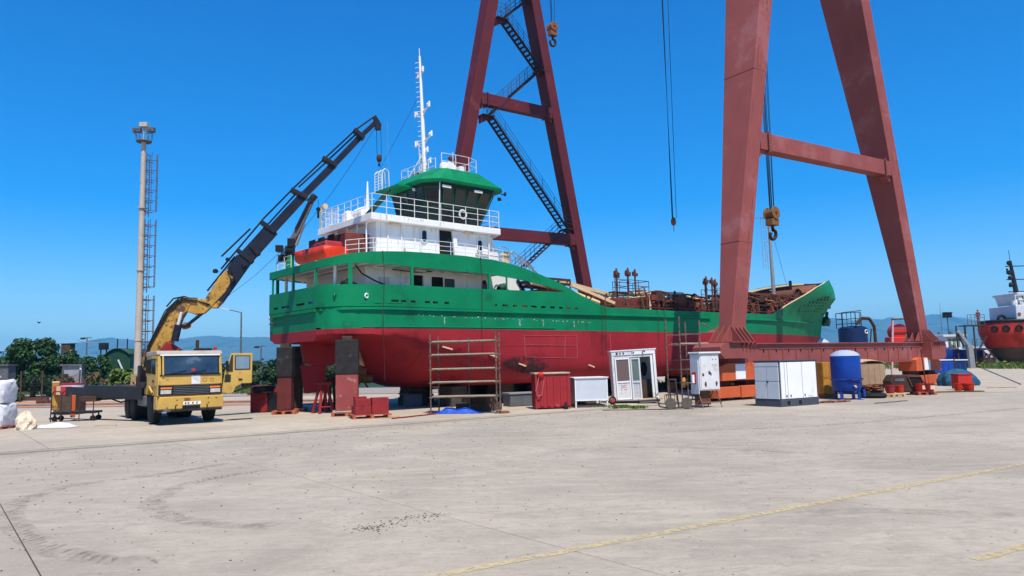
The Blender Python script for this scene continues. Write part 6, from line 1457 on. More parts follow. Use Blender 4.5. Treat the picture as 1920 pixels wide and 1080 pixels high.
M().tube(BP(709, 236, -.08), BP(709, 236, .08), .13, n=16).build('tip_sheave', m_dark, bmr); bplate([(699, 220), (704, 216), (714, 232), (714, 244), (704, 244)], .2, m_dark, 'boom_tip', bmr)
for dx in (-4, 4): M().tube(BP(710+dx, 240), BP(711+dx, 292), .010, n=4).build('hoist_rope', m_black, bmr)
mm = M(); c_ = BP(711, 297); mm.blob(c_, (.11, .11, .17), 3, 12, .04); mm.build('hook_block', m_rustdk, bmr); M().ring(c_+Vector((0, 0, -.26)), (0, 1, 0), .06, .022, 14, 6).build('hook', m_black, bmr)
M().pipe([BP(424, 558), BP(480, 515), BP(560, 440), BP(620, 365), BP(665, 300), BP(703, 240)], .008, 4).build('winch_rope', m_black, bmr)
for x, y, w_, h, mt in ((-2.5, .3, .35, .55, m_yelcr), (-3.4, -.6, .3, .35, m_rustdk), (-2.3, -.85, .2, .75, m_dark), (-4.2, .6, .4, .45, m_grey2), (-3.0, .75, .25, .6, m_rust)): M().box(x-w_, x+w_, y-w_*.8, y+w_*.8, 1.27, 1.27+h).build('bed_equipment', mt, tr, bev=.03)
M().ring((-3.6, -.3, 1.36), (0, 0, 1), .35, .06, 20, 6).build('coiled_hose', m_black, tr); M().ring((-3.6, -.3, 1.46), (0, .1, 1), .32, .05, 20, 6).build('coiled_hose', m_black, tr)
M().tube((-.95, .7, 1.2), (-.95, .7, 2.9), .06, n=10).build('exhaust_stack', m_rustdk, tr); M().box(-1.05, -.85, -.95, -.1, 1.2, 2.1).build('oil_tank', m_yelcr, tr, bev=.03)
# pallet box on the bed
pb = TW(-5.2, -.1, 1.27); o = thing('pallet_crate', 'pale wooden crate on a pallet riding on the truck bed behind the cab', 'crate', pb, TH+R(30)); o.location.z = 1.27
pallet(o, m_wood, 1.0, .9)
for k in range(3): M().box(-.48, .48, -.45, -.42, .15+k*.095, .235+k*.095).build('side_board', m_wood, o); M().box(-.5, -.47, -.43, .43, .15+k*.095, .235+k*.095).build('side_board', m_wood, o)
M().box(-.46, .46, -.41, .43, .15, .42).build('contents', m_plank, o); M().box(-.06, .06, -.47, -.45, .15, .43).build('strap', m_ink, o)

# ================================================================== LEFT FOREGROUND CLUTTER
def bigbag(px, py, z, label, seed):
    p_ = G(px, py); o = thing('bulk_bag', label, 'bulk bag', (p_.x, p_.y+.4, z), .1); rnd = random.Random(seed); rows = []
    for i in range(13):
        t = i/12; row = []
        for j in range(28):
            a = 2*math.pi*j/28; k = (abs(math.cos(a))**5+abs(math.sin(a))**5)**(-.2); r = .50*k*(1+.07*math.sin(math.pi*t)-.10*(t > .94))*(1+.03*math.sin(5*a+6*t+seed)+.02*math.sin(11*a-14*t+seed)+.022*rnd.uniform(-1, 1)); row.append((r*math.cos(a), r*math.sin(a), .76*t+.03*math.sin(3*a)*(t > .5)))
        rows.append(row)
    mm = M(); mm.grid(rows, True, True); mm.add(rows[-1], [tuple(range(28))]); mm.add(rows[0], [tuple(range(28))[::-1]]); mm.build('bag_body', m_bag, o)
    for s_ in (-.3, .3): M().ring((s_, -.3, .74), (1, .2, 0), .16, .02, 14, 5, 0, math.pi).build('lifting_loop', m_bag, o)
    M().box(-.52, .52, -.515, -.505, .02, .05).build('seam_band', m_sack, o)
    return o
bigbag(-28, 806, .09, 'lower white bulk bag of the stack at the left edge', 1); bigbag(-29, 806, .86, 'upper white bulk bag stacked at the left edge', 2)
p_ = G(-28, 806); o = thing('wooden_pallet', 'red-brown pallet under the white bulk bags', 'pallet', (p_.x, p_.y+.4, -.05)); pallet(o, m_palred)
p_ = G(36, 807); rnd = random.Random(4); rows = []
for i in range(15):
    t = i/14; row = []
    for j in range(26):
        a = 2*math.pi*j/26; r = .25*max(0, math.sin(math.pi*(.5*t+.5)))**.45*(1+.18*math.sin(3*a+5*t)+.14*math.sin(7*a-9*t))*(1+rnd.uniform(-.07, .07))+.01; row.append((r*math.cos(a)*1.1, r*math.sin(a)*.8, .55*t*(1+.12*math.sin(2*a))+rnd.uniform(-.01, .01)*(i > 0)))
    rows.append(row)
mm = M(); mm.grid(rows, True, True); tag(mm.build('crumpled_sack', m_sack), 'cream crumpled sack slumped beside the bulk bags', 'sack', loc=(p_.x, p_.y+.3, 0), yaw=.3)
tarp(94, 803, 1.35, .6, .16, 'plastic_sheet', m_sheet, 'pale plastic sheet lying in folds before the outrigger foot', 'sheet', 5, -.1, 1.6)
# trolley under the outrigger
p_ = G(70, 794); o = thing('platform_trolley', 'old steel platform trolley with two hooped handles under the outrigger end', 'trolley', p_+Vector((.1, .6, 0)), .12)
M().box(0, 1.55, 0, .7, .28, .36).build('platform', m_dark, o, bev=.01)
for x in (0, .35): M().pipe([(x, .0, .0), (x+.02, .0, 1.0), (x+.08, .0, 1.12), (x+.3, .0, 1.12), (x+.36, 0, 1.0), (x+.36, 0, .3)], .022, 6).build('hoop_handle', m_rustdk, o)
for x in (1.0, 1.5): M().tube((x, 0, 0), (x, 0, .85), .02, n=6).build('post', m_rustdk, o)
M().box(1.0, 1.6, -.02, .4, .72, .92).build('basket', m_rustdk, o, bev=.01)
for x, y in ((.1, .1), (1.45, .1), (.1, .6), (1.45, .6)): M().tube((x, y-.03, .1), (x, y+.03, .1), .1, n=14).build('wheel', m_black, o); M().box(x-.02, x+.02, y-.02, y+.02, .1, .28).build('fork', m_dark, o)
p_ = D(136, 715, 33); o = thing('paint_drum', 'squat white drum with a red lid rim standing behind the outrigger beam', 'drum', (p_.x, p_.y, 0), 0)
M().lathe([(.45, .9), (.46, 1.28), (.40, 1.30)], 24).build('drum', m_white2, o); M().lathe([(.47, 1.28), (.47, 1.36), (0, 1.37)], 24).build('lid', m_cont, o); M().box(-.4, .4, -.4, .4, 0, .9).build('crate_base', m_timber, o)
p_ = G(198, 799); tag(M().box(-.35, .35, -.03, .03, 0, .04).build('timber_offcut', m_plank), 'thin pale timber lath lying before the truck shadow', 'timber', loc=(p_.x, p_.y, 0), yaw=.1)
# round concrete drum base / dark box right of the truck
p_ = G(487, 774); o = thing('steel_drum_stand', 'rusty red steel box with a round black collar standing right of the open truck door', 'steel box', (p_.x, p_.y+.4, 0), -.1)
M().box(-.42, .30, -.3, .3, .02, 1.0).build('body', m_blockred, o, bev=.02); M().lathe([(.5, .82), (.52, .86), (.52, 1.04), (.50, 1.06)], 24).build('collar', m_dark, o); M().lathe([(.0, 1.08), (.42, 1.09), (.48, 1.04)], 24).build('lid', m_blockred, o)
M().box(.32, .85, -.25, .35, .0, .8).build('dark_locker', m_dark, o, bev=.03); M().ring((0, 0, .82), (0, 0, 1), .6, .03, 20, 6, -2.5, -.4).build('hose', m_black, o)
mm = M(); mm.beam((.55, -.1, .85), (.95, -.2, 1.05), .16, .16); mm.build('red_flange', m_cont, o)
#@@BACK
# ================================================================== BACKGROUND
# floodlight mast with caged ladder
Y_ = 44.0
def base_at(px, py, Y): p = D(px, py, Y); return Vector((p.x, p.y, 0))
mp_ = base_at(258, 700, Y_); top = D(268, 264, Y_); Hm = top.z
lm = thing('floodlight_mast', 'tall pale tapered floodlight mast with a caged ladder behind the crane truck', 'light mast', mp_)
M().tube((0, 0, 0), (0, 0, Hm), .23, .13, n=18).build('pole', m_pole, lm)
M().tube((0, 0, 0), (0, 0, .1), .36, n=18).build('base_flange', m_pole, lm)
for z in (3.6, 7.8, 11.6): M().tube((0, 0, z), (0, 0, z+.08), .24, n=18).build('joint_band', m_pole, lm)
def cage(z0, z1):
    o = bpy.data.objects.new('ladder_section', None); COL.objects.link(o); o.parent = lm; x0 = .30
    for y in (-.2, .2): M().tube((x0, y, z0), (x0, y, z1), .028, n=6).build('stile', m_grey2, o)
    n_ = int((z1-z0)/.30); me = None
    for k in range(n_):
        if me is None: r = M().tube((x0, -.2, 0), (x0, .2, 0), .02, n=5).build('rung', m_rust, o); me = r
        else: r = me.copy(); COL.objects.link(r); r.parent = o
        r.location.z = z0+.2+k*.30
    k = z0+.3; me = None
    while k < z1:
        if me is None: r = M().ring((x0+.25, 0, 0), (0, 0, 1), .33, .022, 14, 4, -2.2+math.pi, 2.2+math.pi).build('hoop', m_rust, o); me = r
        else: r = me.copy(); COL.objects.link(r); r.parent = o
        r.location.z = k; k += .62
    for a in (-1.2, 0, 1.2): M().tube((x0+.25+.33*math.cos(a), .33*math.sin(a), z0+.3), (x0+.25+.33*math.cos(a), .33*math.sin(a), z1), .020, n=4).build('cage_bar', m_rust, o)
cage(2.0, 6.3); cage(6.5, 10.9); cage(11.1, 15.0)
for k in range(10): M().tube((.12, 0, 2+k*1.35), (.36, 0, 2+k*1.35), .014, n=4).build('ladder_bracket', m_grey2, lm)
mm = M(); mm.ring((0, 0, Hm-.05), (0, 0, 1), .42, .03, 24, 6); mm.ring((0, 0, Hm+.62), (0, 0, 1), .52, .025, 24, 6)
for k in range(12): a = k*math.pi/6; mm.tube((.42*math.cos(a), .42*math.sin(a), Hm-.05), (.52*math.cos(a), .52*math.sin(a), Hm+.62), .015, n=5)
mm.build('basket_rail', m_grey2, lm); M().tube((0, 0, Hm-.1), (0, 0, Hm), .42, n=20).build('basket_floor', m_grey2, lm)
M().tube((0, 0, Hm), (0, 0, Hm+.9), .05, n=8).build('lamp_post_top', m_pole, lm)
for x in (0, -.42, .42): M().box(x-.24, x+.24, -.18, .12, Hm+.72+(.12 if x == 0 else -.2), Hm+1.0+(.12 if x == 0 else -.2)).build('floodlight', m_grey2 if x else m_pole, lm, bev=.02)
# street lamps
def street_lamp(px, pyt, Y, label, arm, m=m_grey2, grp=None):
    b_ = base_at(px, 700, Y); t = D(px, pyt, Y).z; o = thing('street_lamp', label, 'street lamp', b_, 0, grp)
    M().tube((0, 0, 0), (0, 0, t), .09, .055, n=10).build('post', m, o)
    if arm == 'T': M().beam((-.45, 0, t+.03), (.45, 0, t+.03), .08, .08).build('cross_arm', m, o); M().box(-.62, -.2, -.12, .12, t-.12, t+.05).build('lamp_head', m_dark, o, bev=.02)
    elif arm == 'box': M().box(-.45, .45, -.3, .3, t-.5, t+.1).build('lamp_head', m_dark, o, bev=.05); M().box(-.5, .5, -.35, .35, t+.1, t+.18).build('lamp_hood', m_dark, o)
    else: M().beam((0, 0, t), (arm, -.2, t+.35), .09, .07).build('arm', m, o); M().beam((arm*.6, -.12, t+.22), (arm, -.2, t+.36), .18, .08).build('lamp_head', m_ltgrey, o)
    return o
street_lamp(451, 586, 58, 'slim grey street lamp with an arm reaching left, behind the open truck door', -1.45)
street_lamp(161, 634, 75, 'short twin-armed lamp post above the trees at the left', 'T')
street_lamp(1785, 588, 92, 'dark lamp post with a box head left of the red tug', 'box')
street_lamp(489, 650, 70, 'thin bare post among the bushes left of the stern', 'T')
street_lamp(4, 660, 70, 'thin dark post at the far left edge above the grey shed', 'T')

# foliage
LEAFK = 1.0
def leaves(centres, ls, n_, seed, mm=None, flat=.6, aspect=.55):
    rnd = random.Random(seed); mm = mm or M(); V = mm.v; F = mm.f
    for (cx, cy, cz, rx, ry, rz) in centres:
        k_ = int(n_*max(.2, rx*rz)*LEAFK)
        for _ in range(k_):
            while True:
                x, y, z = rnd.uniform(-1, 1), rnd.uniform(-1, 1), rnd.uniform(-1, 1); q = x*x+y*y+z*z
                if .25 < q < 1: break
            px_, py_, pz_ = cx+x*rx, cy+y*ry, cz+z*rz
            nx, ny, nz = x+rnd.gauss(0, .5), y+rnd.gauss(0, .5), z*.6+flat+rnd.gauss(0, .4); n = Vector((nx, ny, nz)).normalized(); a = n.orthogonal().normalized(); b = n.cross(a)
            t = rnd.random()*6.28; e = a*math.cos(t)+b*math.sin(t); f = n.cross(e); l = ls*rnd.uniform(.6, 1.3); w_ = l*aspect; i = len(V); c = Vector((px_, py_, pz_))
            V += [tuple(c-e*l*.5), tuple(c+f*w_*.5+n*l*.08), tuple(c+e*l*.5-n*l*.1), tuple(c-f*w_*.5+n*l*.08)]; F.append((i, i+1, i+2, i+3)); mm.sm.append(False)
    return mm
def tree(name, label, cat, px0, px1, pyt, Y, leaf, ls, seed, dens=70, clumps=16, trunk=True, grp=None, zlow=.25, base=None):
    rnd = random.Random(seed); a, b = base_at(px0, 700, Y), base_at(px1, 700, Y); c = (a+b)/2; W_ = (b-a).length; Ht = D((px0+px1)/2, pyt, Y).z
    o = thing(name, label, cat, c, 0, grp); C = []
    for k in range(clumps):
        x = rnd.uniform(-.5, .5); zz = rnd.uniform(zlow, 1)*Ht*(1-abs(x)**2.2*1.6); r = W_*rnd.uniform(.10, .19); rz = r*rnd.uniform(.55, .9); zz = min(zz, Ht-rz)
        C.append((x*(W_-r*1.2), rnd.uniform(-.3, .3)*W_*.6, max(zz, rz*.8), r, r, rz))
    leaves(C, ls, dens, seed).build('crown', leaf, o, fix=False)
    if trunk:
        mm = M(); mm.tube((0, 0, 0), (W_*.02, 0, Ht*.45), W_*.03+.06, W_*.02+.03, n=8)
        for k in range(5): q = C[k*2 % len(C)]; mm.tube((W_*.02, 0, Ht*(.2+.05*k)), (q[0]*.8, q[1]*.8, q[2]), W_*.012+.03, .02, n=6)
        mm.build('trunk', m_bark, o)
    return o
LEAFK = 4.5
tree('fig_tree', 'big dark broad-leaved tree at the left behind the bulk bags', 'tree', 8, 118, 633, 58, m_leaf, .30, 1, 120, 46, zlow=.15)
tree('fig_tree', 'lower spreading dark tree in front of the brown water tower', 'tree', 92, 178, 656, 56, m_leaf, .27, 2, 120, 34, zlow=.15)
tree('fig_tree', 'dark rounded tree standing left of the green shed', 'tree', 150, 212, 664, 55, m_leaf, .26, 3, 120, 26, zlow=.15)
tree('palm_bush', 'bright yellow-green palm-like bush in front of the green shed', 'bush', 196, 262, 692, 50, m_leaf2, .5, 4, 60, 16, False, zlow=.1)
tree('dry_bush', 'brown dry bush between the grey shack and the palm bush', 'bush', 140, 200, 694, 49, m_brown, .2, 5, 140, 12, False, zlow=.1)
tree('dry_bush', 'brown dry scrub behind the fence below the big tree', 'bush', 92, 150, 700, 50, m_brown, .2, 6, 110, 10, False, zlow=.1)
tree('green_bush', 'leafy bush at the left edge above the grass verge', 'bush', -30, 50, 700, 50, m_leafd, .24, 7, 120, 12, False, zlow=.1)
tree('green_bush', 'yellow-green reeds poking up at the far left edge', 'bush', -14, 22, 672, 53, m_leaf2, .4, 8, 60, 8, False, zlow=.2)
tree('green_bush', 'dark bush seen behind the truck bed', 'bush', 240, 300, 704, 50, m_leafd, .24, 9, 110, 10, False, zlow=.1)
tree('green_bush', 'dense green bush seen between the truck door and the ship stern', 'bush', 455, 520, 676, 62, m_leafd, .28, 10, 130, 14, False, zlow=.1)
tree('green_bush', 'green bush seen between the supports under the stern', 'bush', 515, 580, 678, 62, m_leaf, .28, 12, 130, 14, False, zlow=.1)
tree('green_bush', 'green bush seen behind the propeller', 'bush', 570, 640, 682, 62, m_leafd, .28, 13, 130, 14, False, zlow=.1)
tree('green_bush', 'bush behind the truck cab door window', 'bush', 402, 462, 688, 60, m_leafd, .25, 14, 120, 10, False, zlow=.1)
LEAFK = 1.0
# distant woods along the horizon, left
rnd = random.Random(31); C = []
for k in range(240):
    x = rnd.uniform(-95, -4); y = rnd.uniform(78, 120); r = rnd.uniform(1.2, 2.6); C.append((x, y, rnd.uniform(.6, 1.5), r, r, r*.7))
stuff(leaves(C, .8, 26, 40).build('far_woods', m_leafd, fix=False))
C = [(rnd.uniform(30, 75), rnd.uniform(78, 100), .3, 1.3, 1.3, .5) for k in range(70)]
stuff(leaves(C, .5, 60, 41).build('scrub', m_leaf2, fix=False))
# grass: blades as one mass
def grass(px, py0, py1, n_, h, seed, name='grass', m=m_grass):
    rnd = random.Random(seed); mm = M()
    for i in range(n_):
        q = G(rnd.uniform(*px), rnd.uniform(py0, py1)); a = rnd.random()*6.28; l = h*rnd.uniform(.5, 1.4); w_ = .03+.02*rnd.random(); dx, dy = math.cos(a)*w_, math.sin(a)*w_
        mm.add([(q.x-dx, q.y-dy, 0), (q.x+dx, q.y+dy, 0), (q.x+rnd.gauss(0, .3)*l, q.y+rnd.gauss(0, .3)*l, l)], [(0,1,2)])
    return stuff(mm.build(name, m, fix=False))
grass((-60, 330), 741, 728, 9000, .42, 1); grass((400, 660), 739, 726, 5000, .35, 2); grass((-60, 200), 736, 724, 4000, .8, 3, 'reeds', m_leaf2); grass((1230, 1420), 728, 720, 900, .35, 6)
grass((1840, 1990), 692, 688, 1300, .6, 4, 'tall_grass', m_grass)
# buildings at left
def barrel(px0, px1, pyt, Y, label):
    a, b = base_at(px0, 700, Y), base_at(px1, 700, Y); W_ = (b-a).length; Ht = D(px0, pyt, Y).z; o = thing('green_shed', label, 'shed', a, .05)
    arc = [(W_*i/12, Ht-.55+.55*math.sin(math.pi*i/12)**.8) for i in range(13)]
    M().prism([(0, 0)]+arc+[(W_, 0)], 'y', 0, 5).build('wall', m_shed, o)
    mm = M(); mm.grid([[(x, -.15, z+.05) for x, z in arc], [(x, 5.1, z+.05) for x, z in arc]], True); mm.build('roof', m_shed, o, solid=.06)
    for k in range(1, 6): M().box(W_*k/6-.02, W_*k/6+.02, -.03, 0, 0, Ht-.4).build('cladding_rib', m_shed, o)
    M().beam((W_*.55, -.1, Ht-.9), (W_*.98, -.1, .9), .1, .1).build('rain_pipe', m_white2, o)
    for x in (.25, .65): M().tube((W_*x, 1, Ht-.2), (W_*x, 1, Ht+.9), .05, n=6).build('vent_stack', m_dark, o)
    return o
barrel(196, 242, 655, 62, 'dark green barrel-roofed shed behind the trees left of the light mast')
p_ = base_at(126, 700, 66); t = D(126, 645, 66).z; o = thing('water_tower', 'brown box-shaped tank raised on posts behind the trees', 'water tank', p_); M().box(-.40, .40, -.4, .4, t-.9, t).build('tank', m_timber, o, bev=.03); M().box(-.45, .45, -.45, .45, t, t+.06).build('lid', m_grey2, o)
for x in (-.35, .35):
    for y in (-.35, .35): M().tube((x, y, 0), (x, y, t-.9), .07, n=6).build('post', m_timber, o)
p_ = base_at(193, 700, 66); t = D(193, 643, 66).z; o = thing('water_tower', 'black box-shaped tank with a curved feed pipe beside the green shed', 'water tank', p_); M().box(-.30, .30, -.3, .3, t-.6, t).build('tank', m_dark, o, bev=.03)
for x in (-.25, .25): M().tube((x, 0, 0), (x, 0, t-.6), .06, n=6).build('post', m_dark, o)
M().pipe([(-.5, 0, t-.05), (-1.2, 0, t+.05), (-1.9, 0, t+.15), (-2.4, 0, t+.35)], .04, 5).build('feed_pipe', m_grey, o)
a, b = base_at(116, 700, 54), base_at(150, 700, 54); W_ = (b-a).length; o = thing('grey_shack', 'small grey-walled shack with a dark window half hidden by trees', 'shack', a, .1); t = D(130, 686, 54).z
M().box(0, W_, 0, 1.2, 0, t).build('wall', m_wallgrey, o); M().box(-.1, W_+.1, -.15, 1.3, t, t+.12).build('roof', m_grey2, o); M().box(W_*.05, W_*.35, -.03, 0, t*.35, t*.75).build('window', m_glass, o, bev=.01); M().box(W_-.08, W_+.04, -.06, .02, 0, t).build('corner_post', m_white2, o)
a, b = base_at(-40, 700, 52), base_at(15, 700, 52); W_ = (b-a).length; o = thing('grey_shed', 'plain grey shed wall at the far left edge', 'shed', a, .0); t = D(0, 686, 52).z; M().box(0, W_, 0, .8, 0, t).build('wall', m_grey2, o); M().box(-.1, W_+.08, -.1, .9, t, t+.1).build('roof', m_grey2, o)
# sagging net fence
o = thing('net_fence', 'sagging dark net fence on wooden posts below the big tree', 'fence', base_at(40, 700, 48)); A = base_at(40, 700, 48)
px_s = [40, 80, 118, 150]; P = [base_at(x, 700, 48)-A for x in px_s]
for q in P: M().tube(q, q+Vector((0, 0, 2.0)), .05, n=6).build('post', m_timber, o)
for q, r in zip(P, P[1:]):
    mm = M()
    for k in range(5): mm.pipe([q.lerp(r, i/6)+Vector((0, 0, .3+k*.38-.25*math.sin(math.pi*i/6)*(k > 2))) for i in range(7)], .014, 4)
    for i in range(1, 14): mm.tube(q.lerp(r, i/14)+Vector((0, 0, .3)), q.lerp(r, i/14)+Vector((0, 0, 1.65)), .008, n=4)
    stuff(mm.build('net', m_dark, o))
# rusty beams along the verge
for px0, px1, py, lab in ((30, 90, 752, 'long rusty steel beam lying on the verge at the left'), (70, 135, 757, 'thin rusty bar lying in front of the long beam'), (465, 520, 741, 'rusty pipe lying on the verge behind the stern')):
    A, B = G(px0, py), G(px1, py-1); tag(M().beam((0, 0, .12), tuple(B-A+Vector((0, 0, .12))), .25, .2).build('steel_beam', m_rust, bev=.02), lab, 'steel beam', loc=A)
A, B = G(-200, 766), G(640, 752); mm = M(); d = (B-A).normalized(); n__ = Vector((-d.y, d.x, 0)); mm.beam(A+Vector((0, 0, .05)), B+Vector((0, 0, .05)), .22, .1); structure(mm.build('kerb', m_block2, bev=.01))

# ---------------- right side: between the sill beam and the sea
# dark blue round tank with railing and bent pipe
p_ = base_at(1604, 700, 62); t = D(1604, 616, 62).z; o = thing('storage_tank', 'dark blue round storage tank with railed top and bent pipe beyond the crane beam', 'tank', p_)
M().lathe([(1.12, 0), (1.12, t), (.9, t+.15), (0, t+.25)], 32).build('shell', m_blued, o); rails(M(), [(-1.1, -.6, t), (-1.1, .5, t), (-.2, -1.1, t), (.3, -1.0, t)], 1.3, (.3, .6), .03).build('top_rail', m_dark, o)
M().beam((-1.2, -.9, t+1.3), (.4, -.9, t+1.45), .07, .06).build('top_rail', m_dark, o)
for k in range(5): M().tube((-1.15+k*.35, -.85, t), (-1.15+k*.35, -.85, t+1.35), .025, n=5).build('rail_post', m_dark, o)
M().pipe([(-.2, -1.1, t+.3), (.3, -1.2, t+.8), (.9, -1.2, t+.75), (1.25, -1.2, t+.1), (1.35, -1.2, 0)], .13, 8).build('bent_pipe', m_rustdk, o)
M().ring((.72, -.9, t-.3), (.3, -1, 0), .14, .04, 14, 6).build('manhole_ring', m_white, o); M().tube((1.0, -.1, 0), (1.0, -1.2, t-.1), .05).build('ladder', m_rustdk, o)
# red machine with a white frame
p_ = base_at(1690, 700, 58); t = D(1690, 645, 58).z; o = thing('red_winch_unit', 'bright red winch in a pale pink frame beyond the crane beam', 'winch', p_)
M().tube((0, -.3, t+.95), (0, .5, t+.95), .62, n=20).build('drum', m_lred, o); M().box(-.9, .5, -.5, .5, t-1.5, t+.55).build('housing', m_lred, o, bev=.1)
for s_ in (-1, 1): M().beam((s_*1.0, -.5, 0), (s_*.62, -.5, t+1.9), .13, .13).build('frame_leg', mat('pale_pink_frame', (.50, .30, .31), .5, .1), o)
M().beam((-.7, -.5, t+1.9), (.75, -.5, t+1.95), .13, .13).build('frame_bar', m_rust, o); M().beam((-.75, -.5, t+1.2), (.6, -.5, t+1.2), .08, .08).build('frame_bar', m_grey2, o)
# small blue-white workboat wheelhouse with mast
def boat_hull(o, L_2, b, h, m, sheer=.5, z0=0):
    rows = []
    for i in range(17):
        t = i/16; x = (t-.5)*L_2; k = max(.03, 1-max(0, (t-.5)/.5)**2.4)*(1 if t > .08 else .85); zt = h+sheer*max(0, (t-.4)/.6)**2
        rows.append([(x, s_*b*k*f, z0+zz*zt) for s_, f, zz in ((1, 1, 1), (1, .97, .55), (1, .72, .18), (1, 0, 0), (-1, .72, .18), (-1, .97, .55), (-1, 1, 1))])
    mm = M(); mm.grid(rows); mm.add([r[0] for r in rows]+[r[6] for r in reversed(rows)], [tuple(range(34))]); mm.add(rows[0], [tuple(range(7))]); return mm.build('hull', m, o)
p_ = base_at(1776, 700, 88); o = thing('work_boat', 'small work boat with a pale blue-topped wheelhouse standing ashore behind the crane foot', 'boat', p_, R(200))
boat_hull(o, 9, 1.7, 1.7, m_bluem, .8, .4)
z_ = D(1776, 665, 88).z; zt_ = D(1776, 630, 88).z
mm = M(); mm.prism([(-1.1, z_), (1.0, z_), (1.45, zt_-.15), (-1.3, zt_-.15)], 'y', -1.2, 1.2); mm.build('wheelhouse', m_white, o); M().box(-1.9, 1.9, -1.5, 1.5, zt_-.15, zt_+.12).build('wheelhouse_roof', m_ltgrey, o, bev=.04)
for s_ in (-1, 1):
    for k in range(3): M().box(-1.0+k*.7, -.5+k*.7, s_*1.19, s_*1.23, z_+.9, zt_-.35).build('window', m_glassg, o, bev=.01)
M().box(-2.5, 1.7, -1.4, 1.4, 2.0, z_).build('deck_cabin', m_white, o, bev=.05); M().box(-2.4, -1.2, -1.42, -1.38, 2.3, 3.1).build('window', m_blued, o)
M().tube((.3, 0, zt_), (.3, 0, zt_+4.0), .04, .015, n=6).build('mast', m_grey2, o); M().tube((-.5, .5, zt_), (-.5, .5, zt_+.5), .2, n=8).build('radar', m_grey2, o)
mm = M(); mm.tube((.8, 0, zt_+.1), (.8, 0, zt_+.5), .15, n=8); mm.build('search_lamp', m_grey2, o)
# blue bins
for px, pyt, pyb, w_, lab, Y in ((1772, 674, 706, 1.9, 'blue square container standing right behind the crane foot', 62), (1800, 674, 702, 1.6, 'second, darker blue container right of the first one', 66)):
    p_ = base_at(px, 700, Y); t = D(px, pyt, Y).z; o = thing('blue_container', lab, 'container', p_, .1)
    M().prism([(-w_/2+.1, .1), (w_/2-.1, .1), (w_/2, t-.1), (-w_/2, t-.1)], 'y', 0, 1.6).build('body', m_bluem if px < 1790 else m_blued, o, bev=.03); M().box(-w_/2-.05, w_/2+.05, -.05, 1.65, t-.1, t).build('lid', m_ltgrey, o, bev=.02)
    for k in range(3): M().box(-w_/2+.3+k*.5, -w_/2+.38+k*.5, -.03, .02, .3, t-.3).build('rib', m_bluem, o)
    for s_ in (-1, 1): M().box(s_*w_*.35-.1, s_*w_*.35+.1, .1, 1.4, 0, .1).build('skid', m_dark, o)
# white cars / hulls far away in the marina
for px, Y, w_, h, lab in ((1836, 118, 7, 1.5, 'tiny white boat hull in the marina left of the tug'), (1862, 121, 6, 1.8, 'tiny white boat with a blue stripe beneath the tug bow'), (1815, 120, 5, 1.2, 'tiny pale boat in the marina beside the davit crane')):
    p_ = base_at(px, 700, Y); o = thing('small_boat', lab, 'boat', p_, R(160)); boat_hull(o, w_, 1.1, h, m_white, .4, .3); M().box(-1.2, .8, -.7, .7, h+.3, h+1.1).build('cabin', m_ltgrey, o, bev=.05); M().box(-1.1, .7, -.72, .72, h+.55, h+.85).build('window', m_blued, o); M().box(-w_*.42, w_*.3, -1.13, 1.13, h*.65+.3, h*.75+.3).build('stripe', m_bluem, o)
# davit crane
p_ = base_at(1819, 700, 80); o = thing('davit_crane', 'grey folding davit crane between the lamp post and the tug scaffold', 'crane', p_)
def dz(px, py, Y=80): q = D(px, py, Y); return (q.x-p_.x, 0, q.z)
M().beam(dz(1823, 690), dz(1818, 648), .55, .4).build('post', m_grey, o, bev=.03); M().beam(dz(1818, 650), dz(1796, 621), .34, .3).build('boom', m_grey, o, bev=.02); M().beam(dz(1808, 650), dz(1795, 626), .14, .14).build('jib', m_dark, o); M().tube(dz(1807, 650), dz(1809, 668), .04).build('hook_line', m_dark, o)
# the red tug ashore
tg = base_at(1848, 700, 86); A = thing('tug_boat', 'red tug with tyre fenders and white wheelhouse standing ashore at the right edge', 'tug', tg, 0); o = A
def tz(py): return D(1860, py, 86).z
def tx(px): return (D(px, 640, 86).x-tg.x)
zk, zw, zg = tz(684), tz(652), tz(604)
L_2 = 26
def trow(z, n_=30):
    f = (z-zk)/(zg-zk); xb = lerp(f, [(0, tx(1880)), (.15, tx(1866)), (.4, tx(1852)), (.7, tx(1842)), (.85, tx(1840)), (1, tx(1843))]); bm = 3.9*lerp(f, [(0, .12), (.15, .55), (.4, .86), (.7, 1), (1, 1)]); out = []
    for i in range(n_+1):
        t = (i/n_)**1.6; x = xb+(L_2-xb)*t; k = min(1, math.sqrt(max(0, 1-(1-min(1, t*3.2))**2))); out.append((x, -bm*k, z))
    return out
def tband(z0, z1, m, name, n_=6):
    rows = [trow(z0+(z1-z0)*i/n_) for i in range(n_+1)]; mm = M(); mm.grid(rows); mm.grid([[(x, -y, z) for x, y, z in r] for r in rows]); return mm.build(name, m, A)
tband(zk, zw, m_tugbt, 'hull_bottom'); tband(zw, tz(612), m_tugred, 'hull_side'); tband(tz(612), zg, m_tugdk, 'bulwark')
rr = trow(zg-.6); mm = M(); mm.add(rr+[(x, -y, z) for x, y, z in reversed(rr)], [tuple(range(2*len(rr)))]); mm.build('deck', m_deckred, A)
for i in (3, 5, 7, 9, 11, 13, 15):
    q = trow(tz(618 if i % 2 else 628))[i]; r2 = trow(tz(618 if i % 2 else 628))[i+1]; d = Vector(r2)-Vector(q); n__ = Vector((d.y, -d.x, 0)).normalized()
    if n__.y > 0: n__ = -n__
    M().ring(Vector(q)+n__*.10, n__, .30, .11, 18, 8).build('tyre_fender', m_black, A)
